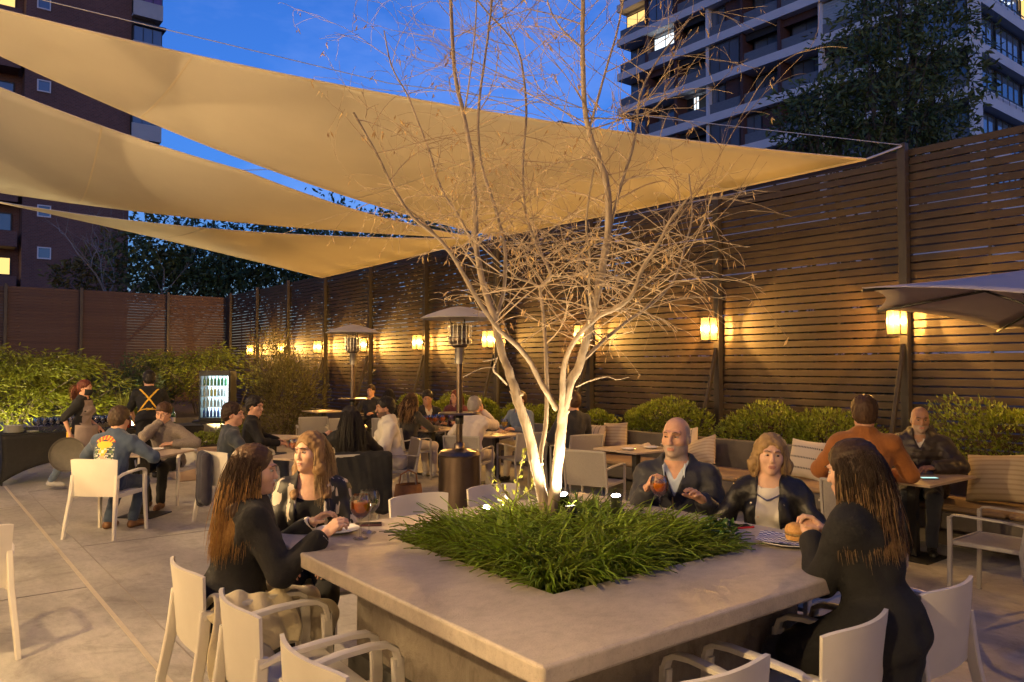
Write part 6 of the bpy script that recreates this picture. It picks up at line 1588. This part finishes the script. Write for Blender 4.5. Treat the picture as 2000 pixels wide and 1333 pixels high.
vneck=lambda top,w,y0=.0:(lambda x,y,z:np.where(y>y0,np.minimum(w*(z-top)/.1-np.abs(x),.2),-.2))
def openfront(w0,w1,zn=.10):
    """jacket left open down the front: half width w0 at the hem, w1 at the neck"""
    return lambda x,y,z: np.where(y>.0,(w0+(w1-w0)*np.clip((z-zn)/(.5-zn),0,1))-np.abs(x),-.2)
def tee(depth=.44): return lambda x,y,z: np.where(y>-.01,z-depth-x*x*3.0,-.2)

# ---- round the counter
p7,i7=person('woman in a black sweater with long honey hair at the left of the counter',(1.31,3.90),-94,1.72,True,.60,lean=9,head=(-24,-4,0),hands=((.33,.33,.94),(-.04,.40,.93)),elbow=((.42,-.05,.2),(-.5,.1,.2)),feet=((.10,.36,0),(-.14,.42,0)),curl=(.9,.6),top=C_blackk,bot=C_beige,hair=(H_brown,'long',.010,.46,H_gold,dict(dip=.40,bx=.05,by=-.14)),det=2,seed=7,fat=.10,skin=SKIN3,shoe=SNEAK,topcfg=dict(name='sweater',grow=.020,amp=.007,wl=.11,hem=-.12,sleeve=.93))
cf=MB()
for S,E,Wr in i7['arms']:
    d=nrm(Wr-E); a=Wr-d*.035; cf.tube([a,a+d*.02,a+d*.035],[.041,.043,.040],14)
cf.build('shirt_cuffs',C_tee,p7,True)
p8,i8=person('woman with long fair hair in a black and white patterned jacket at the counter',(1.97,4.50),152,1.70,True,.60,lean=2,head=(-40,2,4),hands=((.12,.30,.66),(-.14,.30,.66)),elbow=((.5,-.2,.6),(-.5,-.2,.6)),curl=(.5,.5),top=C_zebra,bot=C_black,shirt=(C_black,.45,tee(.37)),hair=(H_honey,'long',.010,.42,H_blond,dict(dip=.12,by=.16,part=.1)),det=2,seed=8,skin=SKIN3,eyes=(-16,4),fat=.12,topcfg=dict(grow=.016,open=openfront(.085,.075),hem=-.10,amp=.005,sleeve=.95))
for sx in (-1,1):
    o=MB().lathe([(0,-.009),(.005,0),(0,.009)],8).build('earring',mat('gold',(.8,.55,.2),rough=.25,metal=1),p8,True); o.matrix_local=i8['MH']@Matrix.Translation((sx*.081,.0,-.040))
p19,i19=person('bald smiling man in a navy quilted jacket holding a spritz',(4.02,3.38),122,1.84,False,.60,lean=3,head=(-12,2,0),hands=((.145,.33,.985),(-.20,.32,.935)),elbow=((.5,-.1,.2),(-.5,-.1,.2)),curl=(.95,.5),top=C_navy,bot=C_jean2,shirt=(C_lblue,.45,lambda x,y,z:np.where(y>.0,(.055*np.clip((z-.40)/.1,-1,1))-np.abs(x),-.2)),stub=(STUB,True),skin=SKIN,det=2,seed=19,eyes=(-14,3),fat=.14,topcfg=dict(grow=.020,open=lambda x,y,z:np.where((y>0)&(z>.30),.075*np.clip((z-.30)/.2,0,1)-np.abs(x),-.2),quilt=.004,amp=.006,collar='stand',hem=-.12,sleeve=.96,palm=((-.6,-.2,-.6),None)))
L=i19['L']
for sx in (-1,1):      # shirt collar points
    c=MB().grid(lambda u,v:tuple(L(sx*(.058-.012*v+.01*u),.062+.040*u+.005*v,.462-.01*u+.035*(1-v)-.055*u*v)),5,4).build('shirt_collar',C_lblue,p19,True); c.modifiers.new('t','SOLIDIFY').thickness=.004
MB().tube([tuple(L(.006*cos(i),.152+.012*sin(pi*i/7),.31-.052*i)) for i in range(8)],[.004]*8,5).build('zip',mat('brass_zip',(.45,.33,.16),rough=.35,metal=1),p19)
p20,i20=person('blonde woman in an open black leather jacket over a white tee',(4.10,2.74),116,1.68,True,.60,lean=1,head=(14,1,-3),hands=((.16,.26,.70),(-.16,.26,.70)),elbow=((.6,-.1,.7),(-.6,-.1,.7)),top=C_leather,bot=C_jean2,shirt=(C_tee,.45,tee(.45)),hair=(H_honey,'bob',.013,.25,H_blond,dict(dip=.15,part=.15,by=.0)),det=2,seed=20,skin=SKIN3,eyes=(14,-2),topcfg=dict(grow=.017,open=openfront(.075,.060,-.05),amp=.009,wl=.09,hem=-.06,sleeve=.95,collar=None))
nk=i20['L']
MB().tube([tuple(nk(.075*cos(a),.045+.075*sin(a)*1.0,.40+.035*abs(cos(a))-.02)) for a in [pi*i/12 for i in range(13)]],.0045,6).build('necklace',M_steel,p20,True)
sn=MB().lathe([(0,-.004),(.007,-.003),(.007,.003),(0,.004)],10)
for sx in (-1,1):
    for j in range(6):
        o=sn.build('snap_button',MATS['brushed_steel'],p20,True); z=.36-.07*j; o.location=tuple(nk(sx*(.092-.006*j*0),.128 if j<3 else .13,z)); o.rotation_euler=(pi/2,0,0)
def coat_extra(s,L_,RB,k,legs,arms):
    for (h,K,A) in legs: s.cone(h+V3(0,-.02,.02),h+(K-h)*.75+V3(0,0,-.02),.090,.080,.05)
    s.ell(L_(0,-.05,.0),(.15,.10,.13),RB,.05)
    for sx in (-1,0,1): s.cone((sx*.085,-.03-.02*(sx==0),.62),(sx*.095,-.02-.03*(sx==0),.22),.085,.075,.05)
p21,i21=person('woman in a long black coat with long ombre hair leaning over her sandwich',(3.21,1.64),2,1.72,True,.68,lean=8,side=0,head=(8,-12,0),hands=((.15,.30,1.0),(.05,.32,.99)),elbow=((.5,-.1,.3),(-.45,.0,.3)),feet=((.12,.42,0),(-.08,.46,0)),curl=(.9,.9),top=C_black,bot=C_jean2,hair=(H_dbrown,'long',.012,.40,H_honey,dict(dip=.50,by=-.12,bx=.04)),det=2,seed=21,skin=SKIN3,shoe=M_dark,topcfg=dict(name='coat',grow=.022,amp=.006,wl=.13,hem=-.3,sleeve=.95,extra=coat_extra))
# ---- right-hand table
p22,i22=person('man in a rust brown corduroy jacket seen from behind',(6.52,3.42),-62,1.95,False,.62,lean=10,head=(6,-2,0),hands=((.18,.42,.78),(-.22,.42,.78)),elbow=((.75,-.1,.7),(-.75,-.1,.7)),top=C_rust,bot=C_jean2,hair=(H_brown,'short',.016),det=1,seed=22,fat=.08,topcfg=dict(grow=.020,amp=.005,wl=.12,collar='stand',sleeve=.96))
p23,i23=person('bald man in a dark brown puffer jacket sitting on the bench',(7.98,3.62),112,1.76,False,.57,lean=6,head=(12,-4,0),hands=((.16,.36,.80),(-.14,.36,.80)),elbow=((.75,0,.7),(-.75,0,.7)),top=C_puff,bot=C_jean2,stub=(STUB,True),skin=SKIN2,det=1,seed=23,fat=.18,shirt=(C_tee,.45),topcfg=dict(grow=.028,quilt=.007,amp=.005,collar='hood',sleeve=.96,open=lambda x,y,z:np.where((y>0)&(z>.38),.05*np.clip((z-.38)/.1,0,1)-np.abs(x),-.2)))
# ---- left group
p3,i3=person('man in a denim jacket with a colourful back print seen from behind',(1.72,9.16),-46,1.74,False,.55,lean=18,head=(-6,-12,0),hands=((.22,.40,.78),(-.22,.40,.78)),elbow=((.8,-.1,.7),(-.8,-.1,.7)),feet=((.10,.30,0),(-.12,.2,0)),top=C_denim,bot=C_denim,hair=(H_dbrown,'short',.018),det=1,seed=3,shoe=BOOT,fat=.08,topcfg=dict(grow=.018,amp=.006,sleeve=.96))
p4,i4=person('man in a speckled tweed jacket with his hand over his mouth',(2.72,10.66),140,1.72,False,.54,lean=20,head=(4,-8,-6),hands=((-.01,.27,1.06),(-.20,.30,.79)),elbow=((.32,.42,.70),(-.7,.1,.7)),feet=((.12,.30,0),(-.10,.42,0)),curl=(.7,.6),top=C_tweed,bot=C_black,hair=(H_brown,'fringe',.016),det=1,seed=4,shoe=BOOT,topcfg=dict(grow=.018,amp=.006,sleeve=.95,collar='stand',palm=((-.3,-1,.2),None),hdir=((-.35,.1,.95),None)))
gl_=MB()
for sx in (-1,1): gl_.tube([i4['MH']@Vector((sx*.031+.021*cos(a),.104,.010+.016*sin(a))) for a in [2*pi*i/14 for i in range(15)]],.0018,5); gl_.tube([i4['MH']@Vector((sx*.05,.10,.012)),i4['MH']@Vector((sx*.08,-.005,.008))],.0016,5)
gl_.build('glasses',M_dark,p4)
p5,i5=person('man in a slate blue sweater laughing in profile',(2.92,9.02),-98,1.74,False,.55,lean=6,head=(-22,-2,0),hands=((.20,.36,.74),(-.2,.36,.74)),elbow=((.7,-.1,.7),(-.7,-.1,.7)),top=C_slate,bot=C_jean,hair=(H_dbrown,'short',.016),det=1,seed=5,topcfg=dict(name='sweater',grow=.015,amp=.006,sleeve=.96))
p6,i6=person('laughing man in black behind the slate blue sweater',(3.66,10.36),-112,1.76,False,.56,lean=5,head=(-34,-6,0),hands=((.2,.36,.74),(-.2,.36,.74)),elbow=((.7,-.1,.7),(-.7,-.1,.7)),top=C_black,bot=C_jean2,hair=(H_black,'short',.016),det=1,seed=6,topcfg=dict(name='sweater',grow=.015,sleeve=.96))
p1,i1=person('waitress in a grey apron and black mask walking with a round tray',(2.03,12.64),-122,1.60,True,None,lean=3,head=(-6,-6,0),hands=((.22,-.06,.80),(-.20,.16,.86)),elbow=((.5,-.5,1.0),(-.5,-.5,1.0)),feet=((.08,-.36,.05),(-.08,.24,0)),curl=(1.1,.7),top=C_black,bot=C_jean,hair=(H_red,'tail',.010,.40,None,dict(r=.005)),det=1,seed=1,shoe=SNEAK,topcfg=dict(name='t_shirt',grow=.012,sleeve=.42,hem=-.06))
p2,i2=person('bartender in black with yellow crossed apron straps leaning over the table',(3.06,13.22),-14,1.76,False,None,lean=27,head=(10,-10,0),hands=((.26,.46,.86),(-.22,.52,.90)),elbow=((.8,.1,1.0),(-.8,.1,1.0)),top=C_black,bot=C_black,hair=(H_black,'short',.018),det=1,seed=2,topcfg=dict(name='t_shirt',grow=.014,sleeve=.45,hem=-.08))
# ---- middle and far tables
p9,i9=person('woman in black with very long straight black hair seen from behind',(3.86,7.82),-18,1.68,True,.57,lean=2,head=(14,0,0),hands=((.20,.34,.80),(-.24,.30,.98)),elbow=((.6,0,.7),(-.6,-.1,.7)),curl=(.5,.9),top=C_black,bot=C_black,hair=(H_black,'straight',.012,.58,None,dict(by=-.1)),det=1,seed=9,topcfg=dict(grow=.016,sleeve=.95))
p10,i10=person('bearded man in a loose white shirt facing left',(4.93,8.80),70,1.78,False,.56,lean=8,head=(4,-4,0),hands=((.16,.34,.72),(-.16,.36,.72)),elbow=((.75,-.2,.7),(-.75,-.2,.7)),top=C_white,bot=C_beige,hair=(H_black,'short',.014),stub=(BEARD,False),skin=SKIN2,det=1,seed=10,topcfg=dict(name='shirt',grow=.026,amp=.010,wl=.10,collar='stand',sleeve=.95,hem=-.14))
FG='guests at the far tables'
person('far guest facing us beside the pole of the farther heater',(8.18,15.55),130,1.72,False,.56,top=C_suit,bot=C_black,hair=(H_dbrown,'short',.012),det=0,seed=11,group=FG,hands=((.2,.36,.74),(-.2,.36,.74)))
person('dark haired guest seen from behind just left of the wavy haired woman',(7.02,12.64),-40,1.72,True,.56,top=C_black,bot=C_black,hair=(H_black,'long',.012,.3,None,dict(r=.008)),det=0,seed=12,group=FG,hands=((.2,.36,.76),(-.2,.36,.76)))
person('woman with long wavy hair and white trousers seen from behind',(6.18,10.52),-80,1.72,True,.57,lean=8,head=(10,0,0),top=C_olive,bot=C_wsw,hair=(H_brown,'wavy',.014,.42,H_honey,dict(r=.006,dip=.4,by=-.2)),det=1,seed=13,group=FG,hands=((.2,.4,.78),(-.2,.4,.78)),shoe=SNEAK,elbow=((.7,-.1,.7),(-.7,-.1,.7)))
person('man in a dark suit looking down behind the spritz glasses',(7.15,11.58),172,1.74,False,.56,lean=8,head=(-25,-14,0),top=C_suit,bot=C_suit,shirt=(C_white,.45),hair=(H_black,'short',.013),det=0,seed=14,group=FG,hands=((.2,.36,.78),(-.2,.36,.78)),skin=SKIN2,topcfg=dict(open=lambda x,y,z:np.where((y>0)&(z>.28),.06*np.clip((z-.28)/.15,0,1)-np.abs(x),-.2)))
person('red haired woman at the far table',(7.79,11.60),122,1.70,True,.57,head=(-20,0,0),top=C_maroon,bot=C_black,hair=(H_red,'long',.012,.30,None,dict(r=.007,by=.1)),det=0,seed=15,group=FG,hands=((.2,.36,.78),(-.2,.36,.78)))
person('grey haired person in a white sweater resting the head on one hand',(6.16,8.82),-58,1.74,True,.57,lean=16,head=(-10,-8,0),top=C_wsw,bot=C_beige,hair=(H_grey,'short',.016),det=1,seed=16,group=FG,hands=((.06,.30,1.12),(-.2,.42,.78)),elbow=((.35,.45,.72),(-.7,0,.7)),topcfg=dict(name='sweater',grow=.022,amp=.007,sleeve=.94,hdir=((-.1,-.05,1),None)))
person('guest in a blue grey shirt partly hidden by the left trunk',(7.78,9.72),100,1.76,False,.56,lean=4,top=C_blue,bot=C_beige,hair=(H_brown,'short',.013),det=0,seed=17,group=FG,hands=((.2,.36,.78),(-.2,.36,.78)))
person('guest in dark clothes seen through the fork of the trunk',(7.40,8.08),-12,1.84,False,.57,top=C_suit,bot=C_black,hair=(H_brown,'short',.012),det=0,seed=18,group=FG,hands=((.2,.36,.78),(-.2,.36,.78)))

# ------------------------------------------------------------------ things the people wear and carry
def project(o,rows,cols,fn,origin,ux,uy,d,parent,name,mats,lift=.006):
    """print or strap laid on a garment: cells of fn(u,v)->material index or None are cast along d onto mesh o"""
    me=o.data; bv=BVHTree.FromPolygons([v.co for v in me.vertices],[p.vertices for p in me.polygons]); mb=MB(); cache={}
    def hit(i,j):
        if (i,j) in cache: return cache[(i,j)]
        p=Vector(origin)+Vector(ux)*(i/cols-.5)+Vector(uy)*(j/rows-.5); h=bv.ray_cast(p-Vector(d)*.6,Vector(d)); r=None if h[0] is None else h[0]-Vector(d)*lift; cache[(i,j)]=r; return r
    for j in range(rows):
        for i in range(cols):
            m=fn((i+.5)/cols*2-1,(j+.5)/rows*2-1)
            if m is None: continue
            q=[hit(i,j),hit(i+1,j),hit(i+1,j+1),hit(i,j+1)]
            if any(x is None for x in q): continue
            if max((q[k]-q[(k+1)%4]).length for k in range(4))>.08: continue
            mb.mat(m); mb.add(q,[(0,1,2,3)])
    o2=mb.build(name,mats,parent,True); return o2
# print on the denim back: arch of letters, yellow bloom, pale leaves, pink flower, a line of lettering
RB=i3['RB']; L=i3['L']
P_c=[mat('print_red',(.42,.08,.05),rough=.8),mat('print_yellow',(.75,.45,.05),rough=.8),mat('print_white',(.62,.62,.58),rough=.8),mat('print_pink',(.75,.36,.27),rough=.8),mat('print_green',(.10,.16,.08),rough=.8)]
def art(u,v):
    r=sqrt(u*u+(v-.15)**2*1.2)
    if .55<v<.98 and .60<r<.92 and abs(u)<.9: return 0 if (int((atan2(v-.1,u)*9)))%3 else 1
    if .18<v<.62 and (u*1.6)**2+((v-.42)*4.2)**2<1: return 1
    if (u)**2*5+((v-.02)*2.6)**2<.55: return 1 if (int(u*9)+int(v*9))%3 else 2
    if -.62<v<.45 and .30<abs(u)<.80 and (int(u*8)+int(v*11))%3!=0 and abs(v+.08)<.55-.25*abs(u): return 2 if (int(v*14))%2 else 4
    if (u+.05)**2*5+((v+.48)*3.2)**2<.75: return 3 if (int(u*8)-int(v*8))%4 else 2
    if -.93<v<-.80 and abs(u)<.9 and int((u+1)*11)%4: return 2
    return None
project(i3['out']['top'],42,34,art,tuple(L(-.02,-.2,.27)),tuple(RB@V3(-.29,0,0)),tuple(RB@V3(0,0,.36)),tuple(RB@V3(0,1,0)),p3,'back_print',P_c)
# crossed apron straps and waist tie
RB=i2['RB']; L=i2['L']
def straps(u,v):
    if abs(abs(u)*1.0-abs(v-.1)*.85)<.085 and v>-.72: return 0
    if -.82<v<-.70: return 0
    return None
project(i2['out']['top'],56,56,straps,tuple(L(0,-.2,.25)),tuple(RB@V3(-.36,0,0)),tuple(RB@V3(0,0,.42)),tuple(RB@V3(0,1,0)),p2,'apron_straps',[C_yel],.008)
MB().tube([tuple(L(.02,-.15,.085)),tuple(L(.055,-.17,.10)),tuple(L(.06,-.17,.07)),tuple(L(.02,-.155,.08)),tuple(L(-.03,-.17,.095)),tuple(L(-.03,-.17,.065)),tuple(L(.02,-.155,.08))],.008,6).build('apron_bow',C_yel,p2,True)
# waitress apron bib, skirt, mask, yellow cloth
RB=i1['RB']; L=i1['L']
project(i1['out']['top'],26,22,lambda u,v:0 if abs(u)<.95 else None,tuple(L(.0,.2,.22)),tuple(RB@V3(.30,0,0)),tuple(RB@V3(0,0,.44)),tuple(RB@V3(0,-1,0)),p1,'apron_bib',[C_apron],.008)
def skirt(u,v):
    a=-.15+u*(pi+.3); r=.205+.05*v; return tuple(L(r*cos(a),.165*sin(a)*1.15+.02+.02*v,.08-.42*v)+V3(0,0,.004*sin(14*u)))
o=MB().grid(skirt,19,10).build('apron_skirt',C_apron,p1,True); o.modifiers.new('t','SOLIDIFY').thickness=.006
def mk(u,v):
    a=radians(-80+160*u); z=-.022-.062*v; r=.076; z=-.008-.095*v; return i1['MH']@Vector((sin(a)*r*(1-.12*v),cos(a)*(.112-.022*v)+.016+.006*sin(pi*v),z))
o=MB().grid(mk,15,7).build('face_mask',C_black,p1,True); o.modifiers.new('t','SOLIDIFY').thickness=.003
o=MB().grid(lambda u,v:tuple(L(.16+.02*sin(5*v),-.13+.06*u,.02-.34*v+.02*u)),4,8).build('cleaning_cloth',C_yel,p1,True); o.modifiers.new('t','SOLIDIFY').thickness=.008
tw_=p1.matrix_world if False else Matrix.Translation(Vector((2.03,12.64,0)))@Matrix.Rotation(radians(-122),4,'Z')
wr=Vector(i1['arms'][0][2])
tc_=tw_@(wr+Vector((.06,.0,-.28)))
ty=empty('serving_tray',tuple(tc_)); tag(ty,'round dark serving tray carried edge down by the waitress','tray')
dn=(tw_.to_3x3()@Vector((.98,.10,.12))).normalized(); qm=Vector((0,0,1)).rotation_difference(dn).to_matrix().to_4x4()
MB().lathe([(0,0),(.215,0),(.22,.004),(.235,.02),(.24,.02),(.235,-.002),(.22,-.006),(0,-.006)],40,M=qm).build('tray_disc',mat('tray_rubber',(.075,.066,.052),(.095,.084,.068),rough=.6,scale=20),ty,True)
# coats left on chairs
def drape(label,name,m,prims,seed,res=.012,amp=.009,cutz=None):
    s=Sdf()
    for a,b,ra,rb in prims: s.cone(a,b,ra,rb,.05)
    V,F=s.mesh(res,post=wrinkle(seed,amp,.075,(1,1,.45))); o=link(name,npmesh(name,smooth_v(V,F,1,.3),F,m)); tag(o,label,'coat'); return o
C_cream=cloth('cream_fleece',(.72,.61,.38),(.80,.70,.47),60,.5,.4)
cc=empty('cream_coat',(1.33,3.66,.45)); tag(cc,'cream fleece coat bunched on the chair beside the woman in the black sweater','coat')
def sheet(fn,nu,nv,parent,name,th=.014):
    o=MB().grid(fn,nu,nv).build(name,C_cream,parent,True); m=o.modifiers.new('t','SOLIDIFY'); m.thickness=th; m2=o.modifiers.new('s','SUBSURF'); m2.levels=1; m2.render_levels=1; return o
def f1(u,v):      # thrown over the near armrest, hanging outside in pleats
    x=-.22+.40*u; pl=sin(u*21+1.2*sin(v*4))*.016+sin(u*9+2)*.014; v2=v*1.0
    if v<.30: w=v/.30; y=.16-.15*w; z=.10+.13*sin(w*pi/2)+.03*sin(u*7)
    else: w=(v-.30)/.70; y=.01-.045*sin(min(1,w*2.2)*pi/2)-.02*w; z=.235-w*(.30+.07*sin(u*5+.6))
    return (x+.02*sin(v*6+u*3),y-pl*(.3+v),z+pl*.6+.01*sin(u*13+v*8))
sheet(f1,42,30,cc,'body')
def f2(u,v):      # a sleeve lying across
    a=2*pi*u; r=.038+.008*sin(v*16)+.006*sin(3*a+v*9); p=Vector((-.19,.02,.20)).lerp(Vector((.02,-.075,-.06)),v); return (p.x+r*cos(a)*.8,p.y-.015+r*sin(a)*.7,p.z+r*cos(a)*.6)
sheet(f2,16,22,cc,'sleeve',.008)
def f3(u,v):      # the rest heaped behind the sitter
    x=-.20+.22*u; return (x+.015*sin(v*9),.10+.22*v,.06+.13*(1-u)*(1-.5*v)+.025*sin(u*11+v*7)+.02*sin(v*15))
sheet(f3,18,18,cc,'lining')
def panel(x0,y0,x1,y1,z0,z1,n,r):
    out=[]
    for i in range(n):
        f=i/(n-1); x=x0+(x1-x0)*f; y=y0+(y1-y0)*f; q=.03*sin(7*f+1); out.append(((x,y,z1),(x+q*.3,y+q,z0+.06*sin(5*f)),r,r*1.25))
    return out
drape('black coat hanging over the chair back of the long haired woman','black_coat',C_black,panel(3.60,7.60,4.10,7.40,.30,.80,12,.046),62,amp=.004)
drape('dark jacket hanging beside the chair of the man in the slate sweater','dark_jacket',cloth('dark_violet',(.02,.018,.03),(.03,.026,.042)),panel(2.64,8.80,2.68,9.16,.28,.76,9,.042),63,amp=.004)
bg_=empty('woven_bag',(4.95,8.42,0)); tag(bg_,'brown bag on the floor under the man in the white shirt','bag')
def bagf(u,v):
    a=2*pi*u; r=1+.12*sin(pi*v); return (.17*r*cos(a),.11*r*sin(a),.30*v)
MB().grid(bagf,24,8,True).build('body',mat('bag_leather',(.22,.10,.035),(.28,.13,.05),rough=.6,scale=20,bump=.3),bg_,True)
MB().tube([(-.13,0,.28),(-.11,0,.42),(0,0,.47),(.11,0,.42),(.13,0,.28)],.01,8).build('handle',MATS['bag_leather'],bg_,True)
